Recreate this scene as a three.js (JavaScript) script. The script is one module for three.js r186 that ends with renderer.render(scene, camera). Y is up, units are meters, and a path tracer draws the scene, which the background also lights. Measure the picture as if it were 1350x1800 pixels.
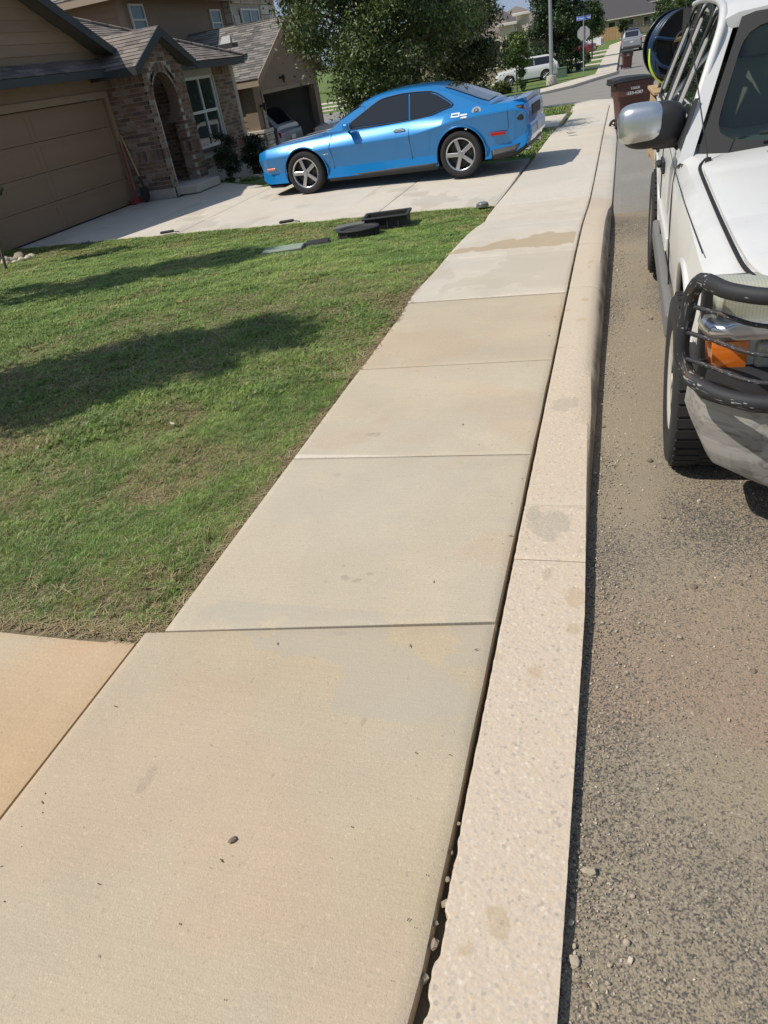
import * as THREE from 'three';
import { mergeGeometries, toCreasedNormals, mergeVertices } from 'three/addons/utils/BufferGeometryUtils.js';
import { RoundedBoxGeometry } from 'three/addons/geometries/RoundedBoxGeometry.js';
import { Brush, Evaluator, SUBTRACTION } from 'three-bvh-csg';

// ---------------------------------------------------------------- camera, sky, sun, exposure
const scene = new THREE.Scene();
const camera = new THREE.PerspectiveCamera(71.075, 3 / 4, 0.05, 2500);
camera.position.set(0, 1.665, 0);
camera.quaternion.setFromRotationMatrix(new THREE.Matrix4().makeBasis(
  new THREE.Vector3(0.95254382, -0.14688187, -0.26661955),
  new THREE.Vector3(-0.02510171, 0.83499605, -0.54968308),
  new THREE.Vector3(0.30336475, 0.53028983, 0.79168335)));
const SUN = new THREE.Vector3(-0.62, 1, 0.38).normalize();
{
  const w = 512, h = 256, d = new Float32Array(w * h * 4), v = new THREE.Vector3();
  for (let j = 0; j < h; j++) for (let i = 0; i < w; i++) {
    const th = (j + 0.5) / h * Math.PI - Math.PI / 2, ph = (i + 0.5) / w * 2 * Math.PI - Math.PI;
    v.set(Math.cos(th) * Math.cos(ph), Math.sin(th), Math.cos(th) * Math.sin(ph));
    const e = Math.max(0, v.y), k = Math.pow(1 - e, 2.6);
    const c = Math.max(0, v.dot(SUN)), g = 0.42 * Math.pow(c, 14) + 0.10 * Math.pow(c, 3);
    const o = (j * w + i) * 4, lo = v.y < 0 ? 0.6 : 1;
    d[o] = (0.150 + 0.165 * k + g) * lo; d[o + 1] = (0.225 + 0.165 * k + g * 0.97) * lo; d[o + 2] = (0.370 + 0.140 * k + g * 0.9) * lo; d[o + 3] = 1;
  }
  const t = new THREE.DataTexture(d, w, h, THREE.RGBAFormat, THREE.FloatType);
  t.mapping = THREE.EquirectangularReflectionMapping; t.magFilter = THREE.LinearFilter; t.minFilter = THREE.LinearFilter; t.needsUpdate = true;
  scene.background = t; scene.environment = t;
}
const sun = new THREE.DirectionalLight(new THREE.Color(1, 0.945, 0.86), 3.9);
sun.position.copy(SUN).multiplyScalar(60).add(new THREE.Vector3(-4, 0, -14));
sun.target.position.set(-4, 0, -14); scene.add(sun, sun.target);
sun.castShadow = true; sun.shadow.radius = 1.1; sun.shadow.mapSize.set(4096, 4096);
Object.assign(sun.shadow.camera, { left: -40, right: 40, top: 60, bottom: -40, near: 1, far: 200 });
const renderer = new THREE.WebGLRenderer({ antialias: true });
renderer.toneMapping = THREE.LinearToneMapping; renderer.toneMappingExposure = 1.08;
renderer.shadowMap.enabled = true;

// ---------------------------------------------------------------- helpers
const TEXSCALE = 1, Q = n => Math.max(32, Math.round(n * TEXSCALE));
let seed = 12345;
const rnd = () => { seed |= 0; seed = seed + 0x6D2B79F5 | 0; let t = Math.imul(seed ^ seed >>> 15, 1 | seed); t = t + Math.imul(t ^ t >>> 7, 61 | t) ^ t; return ((t ^ t >>> 14) >>> 0) / 4294967296; };
const rr = (a, b) => a + (b - a) * rnd();
const hs = (i, j, s) => { let n = Math.imul(i, 374761393) + Math.imul(j, 668265263) + Math.imul(s, 982451653) | 0; n = Math.imul(n ^ (n >>> 13), 1274126177); n = Math.imul(n ^ (n >>> 15), 2246822519 | 0); return ((n ^ (n >>> 16)) >>> 0) / 4294967296; };
function vn(x, y, s = 0) {
  const i = Math.floor(x), j = Math.floor(y); let u = x - i, v = y - j; u = u * u * (3 - 2 * u); v = v * v * (3 - 2 * v);
  const a = hs(i, j, s), b = hs(i + 1, j, s), c = hs(i, j + 1, s), d = hs(i + 1, j + 1, s);
  return a + (b - a) * u + (c - a + (a - b - c + d) * u) * v;
}
const fb = (x, y, s = 0, o = 4) => { let t = 0, a = 0.5, n = 0; for (let k = 0; k < o; k++) { t += a * vn(x, y, s + k * 17); n += a; x *= 2.03; y *= 2.03; a *= 0.5; } return t / n; };
const cl = (x, a = 0, b = 1) => x < a ? a : x > b ? b : x;
const ss = (a, b, x) => { const t = cl((x - a) / (b - a)); return t * t * (3 - 2 * t); };
const mix = (a, b, t) => a + (b - a) * t;
const mix3 = (a, b, t) => [mix(a[0], b[0], t), mix(a[1], b[1], t), mix(a[2], b[2], t)];
const s8 = l => { l = cl(l); return Math.round(255 * (l <= 0.0031308 ? l * 12.92 : 1.055 * Math.pow(l, 1 / 2.4) - 0.055)); };
const lut = (() => { const a = new Uint8Array(4097); for (let i = 0; i <= 4096; i++) a[i] = s8(i / 4096); return a; })();
const L8 = l => lut[l <= 0 ? 0 : l >= 1 ? 4096 : (l * 4096) | 0];
// colour texture: fn(u,v) in 0..1 -> linear rgb
function ctex(w, h, fn, rx = 1, ry = 1) {
  const d = new Uint8Array(w * h * 4);
  for (let j = 0, o = 0; j < h; j++) for (let i = 0; i < w; i++, o += 4) { const c = fn((i + .5) / w, (j + .5) / h, i, j); d[o] = L8(c[0]); d[o + 1] = L8(c[1]); d[o + 2] = L8(c[2]); d[o + 3] = 255; }
  const t = new THREE.DataTexture(d, w, h); t.colorSpace = THREE.SRGBColorSpace; return fin(t, rx, ry);
}
function gtex(w, h, fn, rx = 1, ry = 1) {
  const d = new Uint8Array(w * h * 4);
  for (let j = 0, o = 0; j < h; j++) for (let i = 0; i < w; i++, o += 4) { const c = Math.round(255 * cl(fn((i + .5) / w, (j + .5) / h, i, j))); d[o] = d[o + 1] = d[o + 2] = c; d[o + 3] = 255; }
  return fin(new THREE.DataTexture(d, w, h), rx, ry);
}
function fin(t, rx, ry) { t.wrapS = t.wrapT = THREE.RepeatWrapping; t.magFilter = THREE.LinearFilter; t.minFilter = THREE.LinearMipmapLinearFilter; t.generateMipmaps = true; t.anisotropy = 8; t.repeat.set(rx, ry); t.needsUpdate = true; return t; }
const col = (r, g, b) => new THREE.Color().setRGB(r, g, b);
const M = (r, g, b, rough = 0.8, o = {}) => new THREE.MeshStandardMaterial({ color: col(r, g, b), roughness: rough, side: THREE.DoubleSide, ...o });
const MP = (r, g, b, rough, o = {}) => new THREE.MeshPhysicalMaterial({ color: col(r, g, b), roughness: rough, side: THREE.DoubleSide, ...o });

const used = {};
const numbered = n => { const k = used[n] = (used[n] ?? -1) + 1; return k ? `${n}_${String(k).padStart(3, '0')}` : n; };
function mesh(name, geo, mat, parent) {
  const m = new THREE.Mesh(Array.isArray(geo) ? mergeGeometries(geo.map(clean)) : geo, mat); m.name = parent ? name : numbered(name); (parent || scene).add(m); return m;
}
function clean(g) { let q = g.index ? g.toNonIndexed() : g; for (const k of Object.keys(q.attributes)) if (!['position', 'normal', 'uv'].includes(k)) q.deleteAttribute(k); if (!q.attributes.uv) q.setAttribute('uv', new THREE.BufferAttribute(new Float32Array(q.attributes.position.count * 2), 2)); return q; }
function tag(o, label, category, group) { o.userData.label = label; o.userData.category = category; if (group) o.userData.group = group; return o; }
function thing(name, label, category, p = [0, 0, 0], turn = 0, group) { const o = new THREE.Group(); o.name = numbered(name); scene.add(o); o.position.set(...p); o.rotation.y = turn; return tag(o, label, category, group); }
function struct(name, geo, mat) { const m = mesh(name, geo, mat); m.userData.kind = 'structure'; return m; }
function dup(root, p, turn, label, group) { const r = root.clone(); r.name = numbered(root.name.replace(/_\d{3}$/, '')); scene.add(r); r.position.set(...p); r.rotation.y = turn; r.userData = { ...root.userData }; if (label) r.userData.label = label; if (group) r.userData.group = group; return r; }
function grp(name, parent, p = [0, 0, 0], turn = 0) { const o = new THREE.Group(); o.name = name; parent.add(o); o.position.set(...p); o.rotation.y = turn; return o; }
// uv in metres by dominant axis
function wuv(g, k = 1) {
  g = clean(g); const p = g.attributes.position, n = g.attributes.normal, u = new Float32Array(p.count * 2);
  for (let i = 0; i < p.count; i++) {
    const ax = Math.abs(n.getX(i)), ay = Math.abs(n.getY(i)), az = Math.abs(n.getZ(i));
    if (ay >= ax && ay >= az) { u[2 * i] = p.getX(i) * k; u[2 * i + 1] = p.getZ(i) * k; } else if (ax > az) { u[2 * i] = p.getZ(i) * k; u[2 * i + 1] = p.getY(i) * k; } else { u[2 * i] = p.getX(i) * k; u[2 * i + 1] = p.getY(i) * k; }
  }
  g.setAttribute('uv', new THREE.BufferAttribute(u, 2)); return g;
}
const box = (x0, x1, y0, y1, z0, z1) => wuv(new THREE.BoxGeometry(x1 - x0, y1 - y0, z1 - z0).translate((x0 + x1) / 2, (y0 + y1) / 2, (z0 + z1) / 2));
const rbox = (w, h, d, r, x = 0, y = 0, z = 0, s = 2) => clean(new RoundedBoxGeometry(w, h, d, s, r)).translate(x, y, z);
const cyl = (r0, r1, h, x = 0, y = 0, z = 0, n = 16) => clean(new THREE.CylinderGeometry(r0, r1, h, n)).translate(x, y, z);
const V = (x, y, z) => new THREE.Vector3(x, y, z);
function tube(pts, r, seg = 40, rad = 8, closed = false) { return clean(new THREE.TubeGeometry(new THREE.CatmullRomCurve3(pts.map(p => V(...p)), closed, 'catmullrom', 0.35), seg, r, rad, closed)); }
function bar(a, b, r, n = 8, r2 = r) { const A = V(...a), B = V(...b), d = B.clone().sub(A), g = new THREE.CylinderGeometry(r2, r, d.length(), n); g.applyQuaternion(new THREE.Quaternion().setFromUnitVectors(V(0, 1, 0), d.clone().normalize())); return clean(g).translate((A.x + B.x) / 2, (A.y + B.y) / 2, (A.z + B.z) / 2); }
function geoFrom(pos, idx, uv) { const g = new THREE.BufferGeometry(); g.setAttribute('position', new THREE.Float32BufferAttribute(pos, 3)); g.setAttribute('uv', new THREE.Float32BufferAttribute(uv || new Array(pos.length / 3 * 2).fill(0), 2)); g.setIndex(idx); g.computeVertexNormals(); return g; }
// convex/simple polygon prism from 3D points (planar), thickness along normal backwards
function prism(pts, th) {
  const P = pts.map(p => V(...p)), n = new THREE.Triangle(P[0], P[1], P[2]).getNormal(V(0, 0, 0));
  const ux = P[1].clone().sub(P[0]).normalize(), uy = n.clone().cross(ux);
  const c2 = P.map(p => { const d = p.clone().sub(P[0]); return new THREE.Vector2(d.dot(ux), d.dot(uy)); });
  const g = new THREE.ExtrudeGeometry(new THREE.Shape(c2), { depth: th, bevelEnabled: false });
  g.translate(0, 0, -th); g.applyMatrix4(new THREE.Matrix4().makeBasis(ux, uy, n).setPosition(P[0])); return wuv(g);
}
const tab = (T) => x => { if (x >= T[0][0]) return T[0][1]; for (let i = 1; i < T.length; i++) if (x >= T[i][0]) { const t = (x - T[i - 1][0]) / (T[i][0] - T[i - 1][0]); return mix(T[i - 1][1], T[i][1], t); } return T[T.length - 1][1]; };
const tabS = T => { const f = tab(T); return x => (f(x - 0.5) + f(x) * 2 + f(x + 0.5)) / 4; };
// grid surface, uv in metres
function grid(xs, zs, yf, k = 1) {
  const pos = [], uv = [], idx = [], nx = xs.length;
  for (const z of zs) for (const x of xs) { pos.push(x, yf(x, z), z); uv.push(x * k, z * k); }
  for (let j = 0; j < zs.length - 1; j++) for (let i = 0; i < nx - 1; i++) { const a = j * nx + i, b = a + 1, c = a + nx, d = c + 1; idx.push(a, b, c, b, d, c); }
  const g = geoFrom(pos, idx, uv); if (g.attributes.normal.getY(0) < 0) { const ix = g.index.array; for (let i = 0; i < ix.length; i += 3) { const t = ix[i]; ix[i] = ix[i + 1]; ix[i + 1] = t; } g.computeVertexNormals(); } return g;
}
const lin = (a, b, n) => Array.from({ length: n + 1 }, (_, i) => a + (b - a) * i / n);
// ---------------------------------------------------------------- levels
const P = tabS([[8, -.045], [0, -.045], [-2, -.052], [-3.2, -.09], [-4.5, -.13], [-7, -.165], [-9, -.245], [-11, -.285], [-14, -.31], [-17, -.37], [-22, -.48], [-25, -.57], [-29, -.68], [-36, -1.02], [-46, -1.33], [-55, -1.38], [-130, -1.38], [-170, -1.1]]);
const S = tabS([[8, 0], [-6.8, 0], [-7.9, -.03], [-9.7, -.19], [-12, -.235], [-17, -.25], [-22, -.35], [-25, -.45], [-29, -.56], [-43, -1.17], [-48, -1.22], [-130, -1.24]]);
const lawnY = (x, z) => -.018 - .18 * ss(-5.6, -9.9, z) + .012 * (vn(x * .9, z * .9, 5) - .5) - .006 * ss(-1.9, -1.58, x);
const yardY = (x, z) => S(z) - .02 - .42 * ss(-2.5, -8.8, x) * ss(-16.5, -20.5, z);
const farY = (x, z) => -1.23 - .02 * cl(-x - 3, 0, 8);

// ---------------------------------------------------------------- concrete and asphalt
const WARM = [[.472, .378, .25], [.462, .385, .272]], MID = [[.49, .41, .295], [.485, .42, .315]], PALE = [[.565, .50, .405], [.545, .495, .415]];
const concA = (x, z, pal, pink = 1) => {
  const f = fb(x * 1.1 + 3, z * 1.1, 11, 4), f2 = fb(x * 3.1, z * 3.4, 23, 3), st = vn(x * 9, z * 260, 31), st2 = vn(x * 30, z * 420, 37);
  let c = mix3(pal[0], pal[1], ss(.35, .7, f));
  let k = 1 + (f2 - .5) * .15 + (st - .5) * .04 + (st2 - .5) * .045 + (vn(x * 330, z * 330, 41) - .5) * .13;
  const sp = vn(x * 210, z * 210, 43), sq = vn(x * 95, z * 95, 47); if (sp > .88) k *= 1.15; else if (sp < .08) k *= .84; if (sq > .955) k *= .8;
  if (pink) { const pk = fb(x * 2.2 + 9, z * 2.2, 61, 3); if (pk > .58) c = mix3(c, [.49, .36, .25], ss(.58, .7, pk) * .45); }
  return [c[0] * k, c[1] * k, c[2] * k];
};
const stains = [ // oil spots, droppings, worn patches seen on the slabs: x, z, rx, rz, strength
  [-1.22, -3.22, .055, .03, .28], [-1.28, -2.8, .03, .025, .22], [-.98, -2.02, .022, .018, .35], [-.93, -2.01, .02, .016, .35], [-.89, -2.05, .016, .014, .3], [-1.01, -2.09, .012, .012, .3], [-1.05, -1.99, .012, .01, .25], [-.9, -1.72, .03, .015, .2], [-.7, -1.35, .008, .03, .25], [-1.28, -1.05, .02, .05, .18], [-.6, -2.9, .1, .05, .06]];
const swCol = (x, z) => {
  let c = concA(x, z, z > -1.836 + .15 * (-.37 - x) ? WARM : z > -5.513 + .02 * (-.37 - x) ? MID : PALE, z > -5.514);
  for (const [sx, sz, rx, rz, a] of stains) { const d = Math.hypot((x - sx) / rx, (z - sz) / rz) + (vn(x * 70, z * 70, 9) - .5) * .7; if (d < 1) { const t = a * .65 * ss(1, .6, d); c = [c[0] * (1 - t), c[1] * (1 - t), c[2] * (1 - t * .95)]; } }
  // grey cement film on the near slab, with a ragged outline
  const gm = ss(.5, .56, fb(x * 3 + 1, z * 4, 71, 4)) * ss(-1.28, -1.42, z + (fb(x * 5, z * 5, 72, 3) - .5) * .22) * (z > -1.84 ? 1 : .35);
  c = mix3(c, [.405, .37, .30], gm * .5);
  // tan silt left by standing water across the slab before the drive
  const sn = -6.92 - .05 * fb(x * 5, 1, 77, 3), sf = -7.12 - .42 * ss(-1.5, -.65, x) - .30 * (fb(x * 5.5, 3, 79, 3) - .5), e = Math.min(sn - z, z - sf) + (fb(x * 9, z * 7, 77, 4) - .5) * .22 - (Math.hypot((x + .78) / .2, (z + 7.38) / .07) < 1 ? .08 : 0);
  if (e > 0 && x < -.4) c = mix3(c, [.385, .285, .165], ss(0, .03, e) * .72);
  const wet = ss(.5, .53, fb(x * 1.7 + 4, z * 1.5, 78, 4)) * ss(-5.6, -5.75, z) * ss(-7.0, -6.8, z); c = mix3(c, [.45, .395, .31], wet * .5);
  return c;
};
const concTile = ctex(Q(768), Q(768), (u, v) => concA(u * 3 + 40, v * 3 + 20, PALE, 0));
const concBump = gtex(Q(1024), Q(1024), (u, v) => .5 + (vn(u * 14, v * 330, 3) - .5) * .22 + (vn(u * 400, v * 400, 4) - .5) * .5);
const curbCol = (x, z) => {
  const ag = ss(-4.6, -3.6, z + (fb(x * 8, z * 3, 81, 3) - .5) * 1.6); // ground-down aggregate near, plain concrete beyond
  let c = mix3([.55, .478, .378], [.515, .456, .374], fb(x * 5, z * 2, 82, 4)), k = 1 + (vn(x * 300, z * 300, 83) - .5) * .16;
  if (ag > 0) {
    const i = Math.floor(x * 95), j = Math.floor(z * 95); let best = 9, id = 0;
    for (let a = -1; a < 2; a++) for (let b = -1; b < 2; b++) { const px = i + a + hs(i + a, j + b, 1), pz = j + b + hs(i + a, j + b, 2), d = Math.hypot((x * 95 - px), (z * 95 - pz)) / (.25 + .45 * hs(i + a, j + b, 3)); if (d < best) { best = d; id = hs(i + a, j + b, 4); } }
    if (best < 1 && id > .42) { const s = id > .93 ? [.72, .66, .56] : id > .78 ? [.60, .53, .43] : id > .66 ? [.40, .385, .37] : id > .6 ? [.25, .235, .22] : [.56, .44, .32]; c = mix3(c, s, ag * .85 * ss(1, .75, best)); }
    c = mix3(c, mix3(c, [.56, .465, .365], .5), ag);
  }
  for (const [sx, sz, rx, rz, t] of [[-.24, -3.55, .07, .11, .5], [-.24, -2.42, .085, .12, .55], [-.31, -2.5, .03, .06, .6]]) { const d = Math.hypot((x - sx) / rx, (z - sz) / rz) + (fb(x * 22, z * 22, 84, 3) - .5) * 1.1; if (d < 1) c = mix3(c, [.37, .34, .275], t * ss(1, .8, d)); }
  const od = fb(x * 9 + 3, z * 7, 85, 3); if (od > .74) c = mix3(c, [.42, .31, .19], ss(.74, .82, od) * .45);
  return [c[0] * k, c[1] * k, c[2] * k];
};
const roadCol = (x, z) => {
  const n1 = vn(x * 240, z * 240, 91), n2 = vn(x * 470, z * 470, 92), n3 = vn(x * 120 + 7, z * 120, 93);
  const st = n1 * .55 + n2 * .45; // stones, bitumen and dust grain by grain
  let s = .52 + (fb(x * 2.1, z * 1.5, 95, 5) - .5) * 1.05 + .08 * ss(-1.2, -5, z);
  for (const [sx, sz, rx, rz, t] of [[.10, -3.1, .10, .8, .34], [.13, -5.4, .12, 1.3, .36], [.03, -3.62, .12, .26, .8], [.05, -2.75, .14, .2, .5], [.14, -7.1, .3, .5, .6], [.22, -4.6, .22, .9, .35], [.55, -1.55, .3, .25, .3], [.3, -2.0, .35, .3, .2], [.75, -.75, .4, .5, .2]]) s += t * Math.exp(-(((x - sx) / rx) ** 2) - ((z - sz) / rz) ** 2);
  const pinky = ss(.5, .7, fb(x * 1.3 + 8, z * 1.1, 96, 3)) * ss(-3, -1, z);
  const sand = mix3(mix3([.295, .238, .16], [.25, .21, .152], fb(x * 3, z * 3, 98, 3)), [.30, .212, .145], pinky);
  const q = st + (s - .5) * .55 + (n3 - .5) * .22;
  let c = q < .26 ? [.062, .057, .053] : q < .44 ? mix3([.08, .073, .066], [.15, .125, .095], (q - .26) / .18) : mix3([.17, .14, .105], sand, cl((q - .44) / .16));
  if (st > .74) c = mix3(c, [.46, .41, .335], cl((st - .74) * 6) * .8);
  const k = 1 + (n2 - .5) * .35; return [c[0] * k, c[1] * k, c[2] * k];
};
const X0 = -1.75, XW = 1.4;
const swA = ctex(Q(1024), Q(2048), (u, v) => swCol(X0 + u * XW, .4 - v * 3.5));
const swB = ctex(Q(768), Q(1536), (u, v) => swCol(X0 + u * XW, -3.0 - v * 7.2));
const cbA = ctex(Q(256), Q(2048), (u, v) => curbCol(-.36 + u * .3, .4 - v * 3.0));
const cbB = ctex(Q(128), Q(2048), (u, v) => curbCol(-.36 + u * .3, -2.6 - v * 8));
const rdA = ctex(Q(1536), Q(2048), (u, v) => roadCol(-.12 + u * 2.4, .4 - v * 3.6));
const rdB = ctex(Q(1024), Q(1024), (u, v) => roadCol(-.12 + u * 2.4, -3.2 - v * 6));
const rdT = ctex(Q(1024), Q(1024), (u, v) => { const x = u * 4, z = v * 4, n = vn(x * 120, z * 120, 3), c = mix3([.215, .20, .175], [.275, .255, .22], fb(x * 1.2, z * 1.2, 6, 4)), k = .82 + n * .3 + (vn(x * 250, z * 250, 8) - .5) * .3; return [c[0] * k, c[1] * k, c[2] * k]; });
const rdBump = gtex(Q(1024), Q(1024), (u, v) => vn(u * 240, v * 240, 3) * .6 + vn(u * 500, v * 500, 4) * .4);
const rep = (t, a, b) => { const q = t.clone(); q.repeat.set(a, b); q.needsUpdate = true; return q; };
const concMat = (map, tint, bx = 1, bz = 1, o = {}) => new THREE.MeshStandardMaterial({ map, color: col(...tint), roughness: .88, bumpMap: rep(concBump, bx, bz), bumpScale: .0012, side: THREE.DoubleSide, ...o });
const roadA = new THREE.MeshStandardMaterial({ map: rdA, roughness: .92, bumpMap: rep(rdBump, 2, 3), bumpScale: .0022, side: THREE.DoubleSide });
const roadB = new THREE.MeshStandardMaterial({ map: rdB, roughness: .92, bumpMap: rep(rdBump, 2, 5), bumpScale: .0022, side: THREE.DoubleSide });
const roadT = new THREE.MeshStandardMaterial({ map: rep(rdT, .25, .25), roughness: .9, side: THREE.DoubleSide });
const concFar = concMat(rep(concTile, 1 / 3, 1 / 3), [1, 1, 1], .8, .8);
const soilTex = ctex(Q(512), Q(512), (u, v) => { const n = fb(u * 24, v * 24, 3, 4), m = vn(u * 200, v * 200, 5); return mix3(mix3([.10, .075, .045], [.24, .18, .11], cl(n * .7 + m * .4)), [.12, .12, .045], vn(u * 60, v * 60, 8) * .4); });
const lawnMat = new THREE.MeshStandardMaterial({ map: rep(soilTex, 1.6, 1.6), roughness: 1, side: THREE.DoubleSide });
const grassFarTex = ctex(Q(768), Q(768), (u, v) => { const n = fb(u * 14, v * 14, 7, 4), m = vn(u * 300, v * 300, 9), k = .65 + m * .7, c = mix3(mix3([.075, .14, .022], [.12, .165, .035], n), [.19, .17, .07], ss(.58, .75, fb(u * 9 + 3, v * 9, 12, 3)) * .6); return [c[0] * k, c[1] * k, c[2] * k]; });
const grassFar = new THREE.MeshStandardMaterial({ map: rep(grassFarTex, .2, .2), roughness: 1, side: THREE.DoubleSide });

// ---------------------------------------------------------------- ground, roads
{ // the ground sheet to the horizon, below every paved level
  const xs = [-900, -300, -120, -60, -30, -14, 0, 9, 30, 60, 120, 300, 900], zs = [200, 60, 20, 6, 0, -8, -16, -24, -30, -40, -48, -60, -90, -130, -180, -260, -400, -900];
  struct('ground', grid(xs, zs, (x, z) => P(z) - .3 + (z < -150 ? (-z - 150) * .004 : 0)), grassFar);
}
function uvBox(g, x0, w, z0, d) { const p = g.attributes.position, u = g.attributes.uv; for (let i = 0; i < p.count; i++) u.setXY(i, (p.getX(i) - x0) / w, (z0 - p.getZ(i)) / d); return g; }
const road = new THREE.Group(); road.name = 'road'; road.userData.kind = 'structure'; scene.add(road);
const ry = (x, z) => P(z) + .006 * (vn(x * 2, z * 2, 4) - .5);
mesh('asphalt', uvBox(grid(lin(-.12, 2.28, 24), lin(.4, -3.2, 40), ry), -.12, 2.4, .4, 3.6), roadA, road);
mesh('asphalt', uvBox(grid(lin(-.12, 2.28, 24), lin(-3.2, -9.2, 50), ry), -.12, 2.4, -3.2, 6), roadB, road);
mesh('asphalt', grid([2.28, 3, 5, 8.6], lin(.4, -9.2, 60), (x, z) => x < 2.3 ? ry(x, z) : P(z)), roadT, road);
mesh('asphalt', grid([-.12, 2.28, 3, 5, 8.6], lin(8, .4, 6), (x, z) => P(z)), roadT, road);
mesh('asphalt', grid([-.12, 2.28, 5, 8.6], lin(-9.2, -60, 90), (x, z) => x < 2.3 && z > -9.3 ? ry(x, z) : P(z)), roadT, road);
mesh('asphalt', grid(lin(-70, -.12, 10), lin(-27, -60, 40), (x, z) => P(z)), roadT, road);
mesh('asphalt', grid(lin(8.6, 60, 6), lin(-27, -60, 40), (x, z) => P(z)), roadT, road);
mesh('asphalt', grid(lin(-.6, 60, 8), lin(-60, -150, 20), (x, z) => P(z)), roadT, road);
struct('grass_verge', grid([8.9, 20, 60], lin(8, -26, 20), (x, z) => P(z) + .12), grassFar);
struct('grass_verge', grid([8.9, 20, 60], lin(-62, -118, 12), (x, z) => P(z) + .14), grassFar);
{ const k = []; for (const [a, b] of [[8, -26], [-62, -118]]) k.push(grid([8.55, 8.6, 8.9], lin(a, b, 20), (x, z) => P(z) + (x < 8.58 ? 0 : .145))); struct('opposite_kerb', k, concFar); }

// ---------------------------------------------------------------- slabs
function slabGeo(xl, xr, z0, z1, yf, region, nx = 14, nz = 14, bev = .007, th = .11) {
  const us = [0, .012, ...lin(.03, .97, nx), .988, 1], pos = [], uv = [], idx = [], N = us.length;
  const put = (x, y, z) => { pos.push(x, y, z); uv.push(region ? (x - region[0]) / region[1] : x / 3, region ? (region[2] - z) / region[3] : z / 3); };
  const zf = q => typeof q === 'function' ? q : () => q, za = zf(z0), zb = zf(z1);
  for (const v of us) { for (const u of us) { const z = mix(za(u), zb(u), v), x = mix(xl(z), xr(z), u), e = Math.min(u, 1 - u, v, 1 - v); put(x, yf(x, z) - (e < .001 ? bev : e < .02 ? bev * .15 : 0), z); } }
  for (let j = 0; j < N - 1; j++) for (let i = 0; i < N - 1; i++) { const a = j * N + i; idx.push(a, a + 1, a + N, a + 1, a + N + 1, a + N); }
  const ring = []; for (let i = 0; i < N; i++) ring.push(i); for (let j = 1; j < N; j++) ring.push(j * N + N - 1); for (let i = N - 2; i >= 0; i--) ring.push((N - 1) * N + i); for (let j = N - 2; j > 0; j--) ring.push(j * N);
  const b = pos.length / 3; for (const r of ring) { put(pos[3 * r], pos[3 * r + 1] - th, pos[3 * r + 2]); }
  for (let i = 0; i < ring.length; i++) { const n = (i + 1) % ring.length; idx.push(ring[i], b + i, ring[n], ring[n], b + i, b + n); }
  const g = geoFrom(pos, idx, uv); return toCreasedNormals(g, .6);
}
const swX = tab([[9, -1.575], [-5.2, -1.58], [-5.7, -1.61], [-6.4, -1.56], [-7.2, -1.55], [-8.3, -1.53], [-8.8, -1.5], [-9.4, -1.56], [-10.1, -1.575], [-14.3, -1.5], [-19, -1.44], [-19.4, -1.32], [-25, -1.3]]);
const gapX = z => -.371 + .004 * (vn(z * 6, 1, 4) - .5) - .014 * ss(.62, .8, vn(z * 9, 3, 5)) * ss(-1.6, -.9, z);
const walk = new THREE.Group(); walk.name = 'sidewalk'; walk.userData.kind = 'structure'; scene.add(walk);
const RA = [X0, XW, .4, 3.5], RB = [X0, XW, -3.0, 7.2];
const tilt = (dx, dz, o) => (x, z) => S(z) + o + dx * (x + 1) + dz * z;
[[.4, u => mix(-1.640, -1.831, u), RA, swA, [1, 1, 1], tilt(-.004, 0, -.003), z => -1.655],
 [u => mix(-1.655, -1.842, u), u => mix(-2.958, -3.018, u), RA, swA, [1, 1, 1], tilt(-.004, 0, .001)], [u => mix(-2.968, -3.028, u), u => mix(-4.138, -4.196, u), RB, swB, [1, 1, 1], tilt(-.004, 0, 0)],
 [u => mix(-4.150, -4.208, u), u => mix(-5.485, -5.51, u), RB, swB, [.95, .95, .95], tilt(-.004, 0, -.002)], [u => mix(-5.495, -5.520, u), -6.74, RB, swB, [.97, .97, .97], tilt(-.004, 0, .002)],
 [-6.75, -8.2, RB, swB, [1, 1, 1], tilt(-.004, 0, 0)], [-8.206, -10.12, RB, swB, [1.02, 1.02, 1.02], tilt(0, 0, 0)]]
  .forEach(([a, b, R, map, t, yf, xl]) => mesh('slab', slabGeo(xl || swX, gapX, a, b, yf, R, 10, 16), concMat(map, t, 1.4, R === RA ? 3.5 : 7), walk));
for (const [a, b] of [[-10.13, -14.18], [-14.19, -16.6], [-16.61, -19.1], [-19.11, -21.8], [-21.81, -24.6]]) mesh('slab', slabGeo(swX, gapX, a, b, (x, z) => S(z), null, 6, 10), concFar, walk);
{ // worn film of sand in the open joint between near slabs
}
// corner pad at the side street
function pad(name, pts, yf, mat, th = .2, parent, step = 0) {
  const sh = new THREE.Shape(pts.map(p => new THREE.Vector2(p[0], -p[1]))); const g = clean(new THREE.ExtrudeGeometry(sh, { depth: th, bevelEnabled: true, bevelSize: .02, bevelThickness: .02, bevelSegments: 2 }));
  g.rotateX(-Math.PI / 2); const p = g.attributes.position; for (let i = 0; i < p.count; i++) p.setY(i, p.getY(i) - th - .02 + yf(p.getX(i), p.getZ(i))); g.computeVertexNormals();
  return mesh(name, wuv(toCreasedNormals(g, .5)), mat, parent);
}
const dense = (pts, st = 1.2) => { const o = []; for (let i = 0; i < pts.length; i++) { const a = pts[i], b = pts[(i + 1) % pts.length], n = Math.max(1, Math.ceil(Math.hypot(a[0] - b[0], a[1] - b[1]) / st)); for (let k = 0; k < n; k++) o.push([mix(a[0], b[0], k / n), mix(a[1], b[1], k / n)]); } return o; };
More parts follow.
